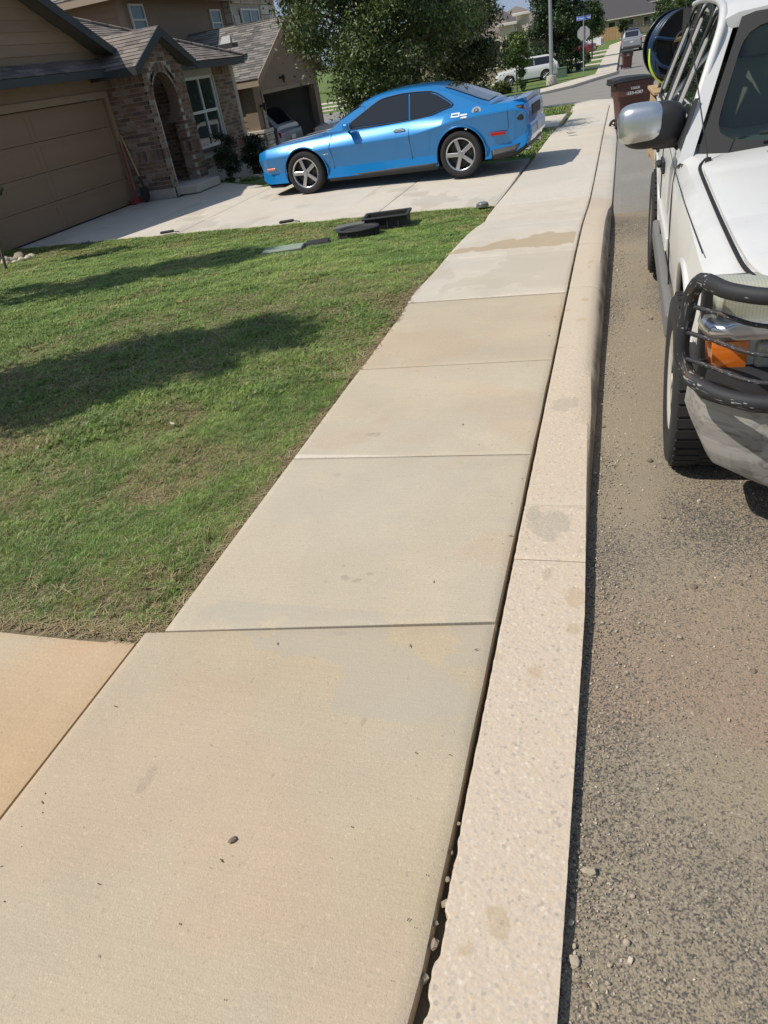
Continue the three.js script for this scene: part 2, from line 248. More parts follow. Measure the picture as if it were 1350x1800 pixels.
pad('slab', dense([[-.37, -24.61], [-.09, -24.61], [-.12, -26.4], [-.35, -27.5], [-.9, -28.4], [-2.2, -28.9], [-6, -29.05], [-14, -29.1], [-14, -27.6], [-6, -27.55], [-3.0, -27.3], [-2.2, -26.3], [-1.3, -24.61]], .9), (x, z) => S(z) - .02, concFar, .25, walk);
// far pavement: corner band then slabs
pad('slab', dense([[-.3, -54.5], [-.62, -53.4], [-1.6, -51.0], [-2.75, -47.6], [-4.6, -45.2], [-7.5, -44.2], [-16, -43.9], [-40, -43.9], [-40, -45.4], [-16, -45.4], [-8.2, -45.8], [-5.8, -46.8], [-4.3, -48.8], [-2.9, -52.2], [-1.75, -54.5]], 2), (x, z) => -1.2, concFar, .35, walk);
for (let z = -54.52; z > -108; z -= 1.85) mesh('slab', box(-1.72, -.45, -1.4, -1.205 + rr(-.006, .006), z - 1.83, z), concFar, walk);
pad('slab', dense([[-.45, -108], [-1.72, -108], [0, -121], [5, -134], [16, -146], [46, -153], [46, -151.4], [17, -144], [6.4, -133], [1.3, -120.5]], 4), (x, z) => -1.2, concFar, .3, walk);

// ---------------------------------------------------------------- kerb
const kerb = new THREE.Group(); kerb.name = 'kerb'; kerb.userData.kind = 'structure'; scene.add(kerb);
const teX = tab([[9, -.078], [-1.9, -.08], [-2.2, -.09], [-2.7, -.108], [-3.5, -.135], [-4.1, -.185], [-5, -.195], [-8.0, -.19], [-8.8, -.16], [-9.6, -.11], [-16.2, -.11], [-17.4, -.19], [-30, -.2]]);
const apr = z => ss(-8.8, -9.9, z) * ss(-17.2, -16.0, z);
function kerbGeo(z0, z1, n, R) {
  const pos = [], uv = [], idx = [], vc = []; let m = 0;
  lin(z0, z1, n).forEach((z, k) => {
    const end = (k === 0 || k === n) ? .005 : 0, s = S(z) - .012 * ss(-2.6, -1.2, z) - end, a = apr(z), p = P(z), te = teX(z), yt = mix(s, p + .035, a) - 0;
    const chip = (.008 * ss(.5, .55, vn(z * 17, 9, 6)) + .004 * vn(z * 90, 3, 6) + .004 * vn(z * 37, 5, 6)) * ss(-1.1, -.95, z) + .002 * (vn(z * 50, 2, 7) - .5) * ss(-5, -3, z);
    const lip = .0008 * (vn(z * 60, 4, 8) - .5);
    const xi = -.352 + chip, e = te - lip, xf = mix(-.097, -.088, ss(-3, -4, z)), q = [[xi, s - .14], [xi, s - .006], [xi + .006, s], [mix(xi, e, .3), mix(s, yt, .3)], [mix(xi, e, .65), mix(s, yt, .65)], [e, yt]];
    for (const t of [.25, .5, .75, 1]) { const u = 1 - t; q.push([u * u * e + 2 * u * t * (xf + lip * -.3) + t * t * -.092, u * u * yt + 2 * u * t * (yt - .004) + t * t * (p - .03)]); }
    q.push([-.09, p - .12]); m = q.length;
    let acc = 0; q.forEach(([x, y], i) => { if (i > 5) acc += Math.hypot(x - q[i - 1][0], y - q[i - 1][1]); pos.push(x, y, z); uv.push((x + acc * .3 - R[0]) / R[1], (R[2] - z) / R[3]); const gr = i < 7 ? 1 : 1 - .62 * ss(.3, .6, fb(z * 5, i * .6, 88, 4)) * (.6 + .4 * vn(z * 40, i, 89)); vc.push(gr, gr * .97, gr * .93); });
  });
  for (let k = 0; k < n; k++) for (let i = 0; i < m - 1; i++) { const a = k * m + i; idx.push(a, a + m, a + 1, a + 1, a + m, a + m + 1); }
  const b = pos.length / 3; for (const k of [0, n]) { const f = k * m; for (let i = 1; i < m - 1; i++) idx.push(f, f + (k ? i + 1 : i), f + (k ? i : i + 1)); }
  const kg = geoFrom(pos, idx, uv); kg.setAttribute('color', new THREE.Float32BufferAttribute(vc, 3)); return toCreasedNormals(kg, .55);
}
const KA = [-.36, .3, .4, 3.0], KB = [-.36, .3, -2.6, 8];
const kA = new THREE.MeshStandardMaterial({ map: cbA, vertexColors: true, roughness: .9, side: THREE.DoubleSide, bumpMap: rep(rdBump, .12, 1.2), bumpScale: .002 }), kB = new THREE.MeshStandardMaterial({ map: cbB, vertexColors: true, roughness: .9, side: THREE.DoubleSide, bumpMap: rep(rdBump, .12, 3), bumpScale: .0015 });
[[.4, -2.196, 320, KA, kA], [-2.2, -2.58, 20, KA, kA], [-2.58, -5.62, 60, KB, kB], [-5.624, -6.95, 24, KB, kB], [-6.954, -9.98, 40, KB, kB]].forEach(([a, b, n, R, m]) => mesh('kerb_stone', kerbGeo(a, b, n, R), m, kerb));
for (const [a, b] of [[-9.984, -14.2], [-14.204, -18.4], [-18.404, -21.4], [-21.404, -24.6]]) mesh('kerb_stone', wuv(kerbGeo(a, b, 24, KB)), concFar, kerb);
// road-coloured grit lying in the gap between slabs and kerb
struct('joint_filling', grid([-.40, -.33], lin(.4, -25, 160), (x, z) => S(z) - .055 - .03 * vn(z * 5, 2, 4)), M(.10, .085, .06, 1));

// ---------------------------------------------------------------- drives
const drive = new THREE.Group(); drive.name = 'driveway'; drive.userData.kind = 'structure'; scene.add(drive);
const nearTex = ctex(Q(768), Q(768), (u, v) => { const c = concA(u * 2.4 + 70, v * 2.4 + 9, WARM), k = fb(u * 3, v * 3, 5, 3); return mix3(c, [c[0] * 1.05, c[1] * .95, c[2] * .86], ss(.35, .65, k)); });
mesh('slab', slabGeo(z => -5.4, z => -1.68, .4, -1.6, (x, z) => -.016 + (x + 1.68) * -.004, [-5.4, 2.4, .4, 2.4], 10, 10), new THREE.MeshStandardMaterial({ map: nearTex, color: col(1.03, 1.0, .97), roughness: .88, side: THREE.DoubleSide, bumpMap: concBump, bumpScale: .0012 }), drive);
const drvTex = ctex(Q(768), Q(768), (u, v) => { const x = u * 4, z = v * 4; let c = concA(x + 11, z + 3, PALE, 0); const d = ss(.6, .68, fb(x * 2.4, z * 1.1, 15, 4)); return mix3(c, [.30, .265, .21], d * .3); });
const drvMat = concMat(rep(drvTex, .75, .75), [1.02, 1.02, 1.02], .8, .8);
const dN = x => -10.17 - .065 * (-1.6 - x), dF = x => -14.72;
const drv = (xa, xb, near, far, yf, mat) => { // quad slab with slanted near edge
  const g = slabGeo(z => 0, z => 1, 0, 1, () => 0, null, 8, 8, .006, .1), p = g.attributes.position, u = g.attributes.uv;
  for (let i = 0; i < p.count; i++) { const x = mix(xa, xb, p.getX(i)), z = mix(near(x), far(x), p.getZ(i)); p.setXYZ(i, x, p.getY(i) + yf(x, z), z); u.setXY(i, x / 3, z / 3); } g.computeVertexNormals(); return mesh('slab', toCreasedNormals(g, .5), mat, drive);
};
const dy = (x, z) => mix(-.205, S(z) - .002, ss(-4.2, -1.75, x));
drv(-10.1, -6.74, dN, dF, dy, drvMat); drv(-6.725, -3.36, dN, dF, dy, drvMat); drv(-3.345, -1.583, dN, x => -14.45, dy, drvMat);
const d2 = (x, z) => yardY(x, z) + .035;
drv(-9.7, -5.6, x => -21.0, x => -26.2, d2, concFar); drv(-5.59, -1.46, x => mix(-21, -19.4, ss(-5.6, -1.5, x)), x => mix(-26.2, -22.9, ss(-5.6, -2.4, x)), d2, concFar);
pad('slab', dense([[-2.15, -18.1], [-1.5, -18.9], [-1.5, -17.9], [-1.9, -17.8]], .5), (x, z) => S(z) - .01, concFar, .1, drive);
for (const [z, w] of [[-62, 1.1], [-67, 1.6], [-74, 2.4], [-83, 3], [-93, 3]]) pad('slab', dense([[-1.73, z], [-30, z - 2], [-30, z - 2 - w], [-1.73, z - w]], 4), (x, zz) => farY(x, zz) + .03, concFar, .1, drive);

// ---------------------------------------------------------------- lawns
struct('lawn', grid(lin(-16, -1.56, 60), lin(-1.58, -10.3, 48), (x, z) => { const b = lawnY(x, z); return z < dN(x) + .06 ? b - .12 : (x > swX(z) - .02 ? b - .06 : b); }), lawnMat);
struct('yard', grid(lin(-9.9, -1.3, 30), lin(-14.5, -27.9, 44), (x, z) => yardY(x, z) - (x > swX(z) ? .15 : 0) - (z > -14.75 ? .1 : 0)), grassFar);
struct('front_yard_ground', grid(lin(-60, -9.9, 12), lin(8, -28, 20), (x, z) => -.3 - .42 * ss(-16.5, -20.5, z)), grassFar);
struct('far_lawn', grid([-60, -40, -25, -14, -9, -7, -5, -3.5, -1.74], lin(-54.4, -108, 28), farY), grassFar);
pad('far_lawn', dense([[-60, -45.3], [-16, -45.3], [-8.2, -45.7], [-5.8, -46.7], [-4.3, -48.7], [-2.9, -52.1], [-1.75, -54.4], [-60, -54.4]], 3), (x, z) => farY(x, z) - .02, grassFar, .2).userData.kind = 'structure';
pad('far_lawn', dense([[-60, -107.9], [-1.75, -107.9], [0, -121], [5, -134], [16, -146], [46, -153], [46, -220], [-60, -220]], 8), (x, z) => -1.23 + .012 * Math.max(0, -z - 120), grassFar, .3).userData.kind = 'structure';
// ---------------------------------------------------------------- brick house with closed garage
const noiseT = (a, b, n, s) => ctex(256, 256, (u, v) => { const k = fb(u * n, v * n, s, 4), m = vn(u * 180, v * 180, s + 3); return mix3(a, b, cl(k * .75 + m * .25)); });
const brickMats = [[.20, .122, .085], [.255, .16, .112], [.15, .096, .076], [.30, .20, .145], [.22, .13, .082], [.32, .235, .18]].map((c, i) => new THREE.MeshStandardMaterial({ map: rep(noiseT(c.map(x => x * .72), c.map(x => x * 1.3), 9, i * 7), 3, 3), roughness: .93, side: THREE.DoubleSide }));
const mortarMat = new THREE.MeshStandardMaterial({ map: rep(noiseT([.42, .38, .325], [.55, .50, .44], 14, 4), 1.5, 1.5), roughness: .95, side: THREE.DoubleSide });
const stuccoT = (c, s) => new THREE.MeshStandardMaterial({ map: rep(noiseT(c.map(x => x * .9), c.map(x => x * 1.1), 20, s), .8, .8), bumpMap: rep(rdBump, 1, 1), bumpScale: .003, roughness: .93, side: THREE.DoubleSide });
const sidingTan = [.92, 1, 1.06].map((k, i) => new THREE.MeshStandardMaterial({ map: rep(noiseT([.27 * k, .185 * k, .115 * k], [.315 * k, .22 * k, .14 * k], 6, i + 2), .6, 4), roughness: .8, side: THREE.DoubleSide }));
const doorTan = new THREE.MeshStandardMaterial({ map: rep(noiseT([.25, .158, .09], [.285, .187, .112], 5, 12), .7, .7), roughness: .62, side: THREE.DoubleSide });
const fasciaMat = M(.046, .052, .055, .6), soffitMat = M(.12, .10, .08, .8);
const shingleSet = (list, s0) => list.map((c, i) => new THREE.MeshStandardMaterial({ map: rep(noiseT(c.map(x => x * .7), c.map(x => x * 1.35), 30, s0 + i), 2, 2), roughness: .97, side: THREE.DoubleSide }));
const shBrown = shingleSet([[.165, .138, .118], [.205, .172, .148], [.135, .113, .098], [.235, .198, .17]], 30), shGrey = shingleSet([[.15, .135, .12], [.20, .18, .16], [.115, .105, .095], [.235, .215, .19]], 50);
const glassDark = MP(.03, .035, .04, .04, { clearcoat: 0, ior: 1.5, specularIntensity: 1 });
const paneMat = MP(.035, .05, .045, .03, { ior: 1.52 }), whiteVinyl = M(.72, .71, .67, .45);

// keeps up to `cap` pieces as own meshes, the rest merged per material
function pieces(name, list, mats, parent, cap = 300, key) {
  list.forEach(o => { o.w = key(o); }); const order = [...list].sort((a, b) => a.w - b.w), own = new Set(order.slice(0, cap)); const rest = mats.map(() => []);
  for (const o of list) if (own.has(o)) mesh(name, o.g, mats[o.m], parent); else rest[o.m].push(o.g);
  rest.forEach((r, i) => { if (r.length) { const q = mesh(name + '_field', r, mats[i], parent); q.userData.kind = 'stuff'; } });
}
const camKey = o => { o.g.computeBoundingBox(); return o.g.boundingBox.getCenter(V(0, 0, 0)).distanceTo(camera.position); };
// wall frame: origin o, direction u (along wall), outward n; bricks in running bond clipped by inside(s,y)
function brickWall(list, o, u, n, w, y0, y1, inside, soldiers = [], quoinSkip) {
  const bw = .203, bh = .066, J = .014, proud = .012; let row = 0;
  const put = (s, y, ww, hh, m) => { const g = new THREE.BoxGeometry(ww, hh, .06); const tx = o[0] + u[0] * s + n[0] * (proud - .03 + rr(-.002, .003)), tz = o[2] + u[1] * s + n[1] * (proud - .03 + rr(-.002, .003)); g.rotateY(Math.atan2(n[0], n[1])); list.push({ g: wuv(g.translate(0, 0, 0)).translate(tx, y, tz), m: m ?? Math.floor(rnd() * 6) }); };
  for (let y = y0; y < y1 - .02;) {
    const sd = soldiers.find(q => y >= q - .035 && y < q + .035);
    if (sd !== undefined) { for (let s = 0; s < w - .03; s += bh + J) if (inside(s + bh / 2, y + bw / 2, bh / 2, bw / 2)) put(s + bh / 2, y + bw / 2, bh, bw); y += bw + J; row++; continue; }
    for (let s = (row % 2) * -(bw + J) / 2; s < w - .01; s += bw + J) { const a = Math.max(0, s), b = Math.min(w, s + bw); if (b - a > .03) { let A = a, B = b; const c = (A + B) / 2; if (inside(c, y + bh / 2, (B - A) / 2, bh / 2)) put(c, y + bh / 2, B - A, bh); else { const l = inside(A + .045, y + bh / 2, .04, bh / 2), r = inside(B - .045, y + bh / 2, .04, bh / 2); if (l) put(A + .045, y + bh / 2, .09, bh); if (r) put(B - .045, y + bh / 2, .09, bh); } } }
    y += bh + J; row++;
  }
}
// shingle courses over a planar polygon (pts counterclockwise seen from above); eave is pts[0]->pts[1]
function shingles(list, pts, nm, ex = .135) {
  const Pn = pts.map(p => V(...p)), ux = Pn[1].clone().sub(Pn[0]).normalize(); let nn = ux.clone().cross(Pn[2].clone().sub(Pn[0])).normalize(); if (nn.y < 0) nn.negate();
  let uy = nn.clone().cross(ux); const org = Pn[0].clone(); if (uy.y < 0) { ux.negate(); uy.negate(); } const q = Pn.map(p => { const d = p.clone().sub(Pn[0]); return [d.dot(ux), d.dot(uy)]; });
  const inn = (x, y) => { let c = false; for (let i = 0, j = q.length - 1; i < q.length; j = i++) if ((q[i][1] > y) !== (q[j][1] > y) && x < (q[j][0] - q[i][0]) * (y - q[i][1]) / (q[j][1] - q[i][1]) + q[i][0]) c = !c; return c; };
  const xa = Math.min(...q.map(p => p[0])), xb = Math.max(...q.map(p => p[0])), yb = Math.max(...q.map(p => p[1])), B = new THREE.Matrix4().makeBasis(ux, uy, nn);
  let row = 0; for (let y = 0; y < yb; y += ex, row++) for (let x = xa - rr(0, .3); x < xb;) {
    const w = rr(.17, .36); const A = Math.max(x, xa), C = x + w; let a = A, c = Math.min(C, xb); while (a < c && !inn(a + .01, y + .03)) a += .03; while (c > a && !inn(c - .01, y + .03)) c -= .03;
    if (c - a > .04) { const th = rr(.006, .016), g = new THREE.BoxGeometry(c - a - .004, ex + .03, th).translate((a + c) / 2, y + ex / 2 + .012, 0); const ps = g.attributes.position; for (let i = 0; i < ps.count; i++) if (ps.getY(i) < y + ex / 2) ps.setZ(i, ps.getZ(i) + .014); g.computeVertexNormals(); list.push({ g: wuv(g).applyMatrix4(B.clone().setPosition(Pn[0].clone().addScaledVector(nn, .006))), m: Math.floor(rnd() * nm) }); }
    x = C;
  }
}
const roofSlab = (pts, th = .05) => { const n = new THREE.Triangle(V(...pts[0]), V(...pts[1]), V(...pts[2])).getNormal(V(0, 0, 0)); return prism(n.y > 0 ? pts : [...pts].reverse(), th); };
{
  const H = thing('brick_house', 'low brick house with brown closed garage door, arched entry and dark fascia', 'house', [0, 0, 0]);
  const GX = -10.05, y0 = -.22;
  // body walls
  mesh('garage_wall', [box(GX - 6, GX, y0, 2.3, -15.0, -14.97), box(GX - .2, GX, 1.86, 2.3, -14.97, -9.45), box(GX - .2, GX, y0, 1.86, -14.97, -14.62), box(GX - .2, GX, y0, 1.86, -9.85, -9.45), box(GX - 6, GX, y0, 2.3, -9.45, -9.42)], stuccoT([.27, .182, .112], 3), H);
  mesh('door_trim', [box(GX, GX + .03, 1.80, 1.92, -14.74, -9.75), box(GX, GX + .03, y0 + .02, 1.8, -14.74, -14.62), box(GX, GX + .03, y0 + .02, 1.8, -9.87, -9.75)], sidingTan[2], H);
  // garage door: four sections with raised fields
  const gd = grp('garage_door', H); const yb = -.19, sh = .495;
  for (let k = 0; k < 4; k++) { const a = yb + k * sh; const f = mesh('door_section', rbox(.04, sh - .008, 4.74, .008, GX - .06, a + sh / 2, -12.245), doorTan, gd); const gs = []; for (let j = 0; j < 2; j++) { const z = -14.5 + j * 2.33; for (const [h0, h1, z0, z1] of [[.06, .072, 0, 2.2], [.40, .412, 0, 2.2], [.06, .412, 0, .012], [.06, .412, 2.188, 2.2]]) gs.push(box(GX - .041, GX - .0355, a + h0, a + h1, z + z0, z + z1)); } mesh('section_moulding', gs, doorTan, gd); }
  mesh('door_seal', box(GX - .07, GX - .03, -.215, -.192, -14.6, -9.87), M(.02, .02, .02, .8), gd);
  // gable over the garage with lap siding, ridge along x
  const pk = 3.86, pz = -12.32, er = 2.47, ez = 15.16, gx = GX - .02;
  const gz = z => er - .1 + (pk - er) * (1 - Math.abs(z - pz) / (ez + pz)); // rake underside
  const sid = grp('gable_siding', H); let k = 0;
  for (let y = 2.42; y < pk - .14; y += .178, k++) { const top = y + .19, half = t => (ez + pz) * (1 - (t - er + .1) / (pk - er)), a = Math.max(.05, half(y)), b = Math.max(.02, half(top)); const g = prism([[gx + .03, y, pz + a], [gx + .03, y, pz - a], [gx + .012, top, pz - b], [gx + .012, top, pz + b]], .012); mesh('siding_board', g, sidingTan[k % 3], sid); }
  mesh('gable_backing', prism([[gx, 2.3, pz + 2.8], [gx, 2.3, pz - 2.8], [gx, pk - .05, pz]], .05), sidingTan[0], sid);
  const rf = grp('roof', H), FX = -9.68;
  for (const s of [1, -1]) {
    const e = [FX, er, pz + s * (ez + pz)], p = [FX, pk, pz], eb = [GX - 6, er, pz + s * (ez + pz)], pb = [GX - 6, pk, pz];
    mesh('roof_deck', roofSlab(s > 0 ? [e, p, pb, eb] : [e, eb, pb, p], .04), shBrown[1], rf);
    mesh('rake_fascia', prism(s > 0 ? [[FX + .02, er - .15, e[2] + .02], [FX + .02, pk - .16, pz], [FX + .02, pk + .02, pz], [FX + .02, er + .02, e[2] + .02]] : [[FX + .02, pk - .16, pz], [FX + .02, er - .15, e[2] - .02], [FX + .02, er + .02, e[2] - .02], [FX + .02, pk + .02, pz]], .03), fasciaMat, rf);
    mesh('rake_soffit', prism(s > 0 ? [[GX, er - .06, e[2]], [FX, er - .06, e[2]], [FX, pk - .06, pz], [GX, pk - .06, pz]] : [[GX, er - .06, e[2]], [GX, pk - .06, pz], [FX, pk - .06, pz], [FX, er - .06, e[2]]], .02), soffitMat, rf);
  }
  // pent roof strip above the garage door
  const sl = [], p0 = [FX + .0, 2.26, -14.95], p1 = [FX + .0, 2.26, -9.2], p2 = [GX - .02, 2.47, -9.2], p3 = [GX - .02, 2.47, -14.95];
  mesh('roof_deck', roofSlab([p0, p3, p2, p1], .04), shBrown[2], rf); shingles(sl, [p1, p0, p3, p2], 4);
  mesh('eave_fascia', box(FX, FX + .03, 2.13, 2.262, -15.05, -9.15), fasciaMat, rf); mesh('eave_soffit', box(GX, FX, 2.15, 2.17, -15.0, -9.15), soffitMat, rf);
  // entry block: side wall z=-14.82, front x=-9.17, with gable
  const EX = -9.17, ZA = -14.82, ZB = -16.48, EP = 2.68, EY = 2.14;
  const zc = (ZA + ZB) / 2, archW = .47, archZ = -15.55, spring = 1.62, bricks = [];
  const inArch = (s, y, hw, hh) => { const z = ZA - s, dz = Math.abs(z - archZ) - hw; if (dz > archW) return false; if (y - hh < spring) return y - hh > -.1; return Math.hypot(Math.max(0, dz), y - hh - spring) < archW + .17; };
  const gabTop = z => EY + (EP - EY) * (1 - Math.abs(z - zc) / (.83));
  brickWall(bricks, [-10.05, 0, ZA], [1, 0], [0, 1], .88, -.02, 2.12, () => true, [.54, 1.93]);
  brickWall(bricks, [EX, 0, ZA], [0, -1], [1, 0], 1.66, -.02, 2.66, (s, y, hw, hh) => !inArch(s, y, hw, hh) && y + hh < gabTop(ZA - s) + .04, [.54]);
  for (let i = 0; i < 19; i++) { const a = Math.PI * (i + .5) / 19, r = archW + .085; const g = new THREE.BoxGeometry(.06, .17, .075); g.rotateX(-(a - Math.PI / 2) * -1); bricks.push({ g: wuv(g).translate(EX - .018, spring + Math.sin(a) * r, archZ + Math.cos(a) * r), m: i % 6 }); }
  brickWall(bricks, [EX - .45, 0, ZB], [0, -1], [1, 0], 3.22, .0, 2.1, (s, y, hw, hh) => { const z = ZB - s; return !(z + hw > -18.68 && z - hw < -17.24 && y + hh > .42 && y - hh < 1.95); }, [.22, 1.89]);
  brickWall(bricks, [EX - 1.3, 0, -14.95], [0, -1], [1, 0], 1.4, 0, 1.9, (s) => s < 1.3, []);
  brickWall(bricks, [EX - .24, 0, archZ - archW], [1, 0], [0, 1], .225, -.02, spring, () => true, [.54]); brickWall(bricks, [EX - 1.3, 0, archZ - archW - .35], [1, 0], [0, 1], 1.05, -.02, 1.9, () => true, []);
  const wall = mesh('brick_wall', [box(-10.06, EX - .02, y0, 2.14, ZA - .1, ZA - .001), ...(() => { const sh = new THREE.Shape([[0, y0], [0, 2.14], [.83, EP], [1.66, 2.14], [1.66, y0]].map(p => new THREE.Vector2(...p))); const ho = new THREE.Path(); const a0 = ZA - archZ; ho.moveTo(a0 - archW, -.08); ho.lineTo(a0 - archW, spring); ho.absarc(a0, spring, archW, Math.PI, 0, true); ho.lineTo(a0 + archW, -.08); ho.closePath(); sh.holes.push(ho); const g = new THREE.ExtrudeGeometry(sh, { depth: .24, bevelEnabled: false, curveSegments: 20 }); g.rotateY(Math.PI / 2); return [wuv(g.translate(EX - .241, 0, ZA))]; })(),
    ...(() => { const sh = new THREE.Shape([[0, y0], [0, 2.14], [3.22, 2.14], [3.22, y0]].map(p => new THREE.Vector2(...p))); const ho = new THREE.Path([[.78, .44], [2.18, .44], [2.18, 1.93], [.78, 1.93]].map(p => new THREE.Vector2(...p))); sh.holes.push(ho); const g = new THREE.ExtrudeGeometry(sh, { depth: .2, bevelEnabled: false }); g.rotateY(Math.PI / 2); return [wuv(g.translate(EX - .651, 0, ZB))]; })(),
    box(EX - 1.5, EX - 1.302, y0, 2.1, -16.5, ZA - .1), box(EX - 1.3, EX - .245, y0, 2.1, -16.45, archZ - archW - .351), box(-16, EX - .45, y0, 2.14, -19.9, -19.705), box(-16, EX - .66, y0, 2.14, -16.6, -16.49)], mortarMat, H);
  pieces('brick', bricks, brickMats, wall, 300, camKey);
  mesh('foundation', [box(-10.06, EX + .015, y0, -.025, ZA - .1, ZA + .015), box(EX - .2, EX + .015, y0, -.025, ZA - .14, ZA - .05), box(EX - .2, EX + .015, y0, -.025, ZB, ZB + .3), box(EX - .65, EX - .435, -.7, -.002, -19.71, ZB)], mortarMat, H);
  { const hc = new THREE.CylinderGeometry(archW - .004, archW - .004, .235, 24, 1, true, 0, Math.PI); hc.rotateZ(Math.PI / 2).rotateX(-Math.PI / 2 * 0); hc.rotateX(-Math.PI / 2); mesh('arch_lining', [wuv(hc).translate(EX - .1205, spring, archZ), box(EX - .238, EX - .003, -.05, spring, archZ + archW - .006, archZ + archW - .003)], brickMats[0], H); }
  // window with white frame
  const wn = grp('window', H), WX = EX - .5; const fr = (a, b, c, d) => box(WX - .02, WX + .03, a, b, c, d);
  mesh('frame', [fr(.44, .50, -18.66, -17.26), fr(1.87, 1.93, -18.66, -17.26), fr(.5, 1.87, -18.66, -18.6), fr(.5, 1.87, -17.32, -17.26), fr(1.17, 1.23, -18.6, -17.32), fr(.5, 1.17, -17.985, -17.935), fr(1.23, 1.87, -17.985, -17.935)], whiteVinyl, wn);
  for (const [a, b, c, d] of [[.5, 1.17, -18.6, -17.985], [.5, 1.17, -17.935, -17.32], [1.23, 1.87, -18.6, -17.985], [1.23, 1.87, -17.935, -17.32]]) mesh('pane', box(WX - .012, WX - .004, a, b, c, d), paneMat, wn);
  mesh('sill', box(WX, EX - .40, .36, .435, -18.72, -17.2), brickMats[2], wn);
  // entry gable roof
  const OX = -8.93, ee = 2.2, ep = 2.84, eL = -14.33, eR = -16.72, mz = (eL + eR) / 2;
  for (const s of [1, -1]) {
    const ez2 = s > 0 ? eL : eR, A = [OX, ee, ez2], Bp = [OX, ep, mz], C = [OX - 3.2, ep, mz], D = [OX - 3.2, ee, ez2];
    mesh('roof_deck', roofSlab(s > 0 ? [A, Bp, C, D] : [A, D, C, Bp], .05), shBrown[1], rf); shingles(sl, s > 0 ? [A, D, C, Bp] : [A, D, C, Bp], 4);
    mesh('rake_fascia', prism(s > 0 ? [[OX + .02, ee - .13, ez2 + .02], [OX + .02, ep - .17, mz], [OX + .02, ep + .02, mz], [OX + .02, ee + .02, ez2 + .02]] : [[OX + .02, ep - .17, mz], [OX + .02, ee - .13, ez2 - .02], [OX + .02, ee + .02, ez2 - .02], [OX + .02, ep + .02, mz]], .03), fasciaMat, rf);
    mesh('rake_soffit', prism(s > 0 ? [[EX, ee - .07, ez2], [OX, ee - .07, ez2], [OX, ep - .09, mz], [EX, ep - .09, mz]] : [[EX, ee - .07, ez2], [EX, ep - .09, mz], [OX, ep - .09, mz], [OX, ee - .07, ez2]], .02), soffitMat, rf);
  }
  mesh('eave_fascia', box(-10, OX, 2.08, 2.215, eL, eL + .03), fasciaMat, rf); mesh('eave_fascia', box(-9.33, -9.3, 2.06, 2.2, -20.02, eR + .3), fasciaMat, rf); mesh('eave_soffit', box(-10, OX, 2.09, 2.11, ZA, eL), soffitMat, rf); mesh('eave_soffit', box(EX - .5, -9.33, 2.085, 2.105, -20.0, eR), soffitMat, rf); mesh('eave_fascia', box(-16, -9.33, 2.06, 2.2, -20.02, -19.99), fasciaMat, rf);
  // main hip roof behind: east slope and north/south hips
  const RX = -9.3, rEy = 2.2, t = 4.2, ZN = -20.0, ZS = -14.95, up = .44;
  const c0 = [RX, rEy, ZN], c1 = [RX, rEy, ZS + .1], h0 = [RX - t, rEy + up * t, ZN + t], h1 = [RX - t, rEy + up * t, ZS + .1];
  mesh('roof_deck', [roofSlab([c0, h0, h1, c1].reverse(), .05), roofSlab([[RX, rEy, ZN], [RX - 7, rEy, ZN], [RX - 7, rEy + up * t, ZN + t], h0], .05), roofSlab([h0, [RX - 7, rEy + up * t, ZN + t], [RX - 7, rEy + up * t, ZS], h1], .05)], shBrown[0], rf);
  const sl2 = []; shingles(sl2, [c1, c0, h0, h1], 4); sl.push(...sl2);
  const ridge = []; for (let i = 0; i < 19; i++) { const a = i / 19, b = (i + 1.15) / 19, q = (s) => [mix(c0[0], h0[0], s), mix(c0[1], h0[1], s) + .03, mix(c0[2], h0[2], s)]; ridge.push({ g: bar(q(a), q(b), .05, 5), m: i % 4 }); }
  pieces('shingle', sl, shBrown, rf, 270, camKey); pieces('ridge_cap', ridge, shBrown, rf, 19, camKey);
  mesh('porch_step', [rbox(.9, .16, 1.1, .015, EX + .02, -.12, -15.55), box(EX - 1.3, EX - .1, y0, -.05, -16.4, -14.95)], concFar, H);
  mesh('entry_door', box(EX - 1.29, EX - 1.2, -.05, 1.85, -16.0, -15.1), M(.06, .035, .025, .5), H);
  pad('slab', dense([[EX + .45, -14.74], [-7.5, -14.74], [-7.2, -15.05], [-7.9, -15.6], [-8.7, -16.3], [EX + .1, -16.35], [EX + .1, -14.74]], .5), () => -.22, concFar, .06, drive);
}
// ---------------------------------------------------------------- two storey neighbour with open garage
const stuccoBrown = stuccoT([.25, .18, .125], 21), stuccoTan = stuccoT([.30, .225, .16], 22), trimTan = M(.42, .32, .225, .7), trimWhite = M(.66, .62, .54, .6);
const stoneMats = [[.50, .44, .34], [.58, .53, .43], [.44, .38, .29], [.62, .58, .49]].map((c, i) => new THREE.MeshStandardMaterial({ map: rep(noiseT(c.map(x => x * .8), c.map(x => x * 1.15), 12, 60 + i), 1.5, 1.5), roughness: .92, side: THREE.DoubleSide }));
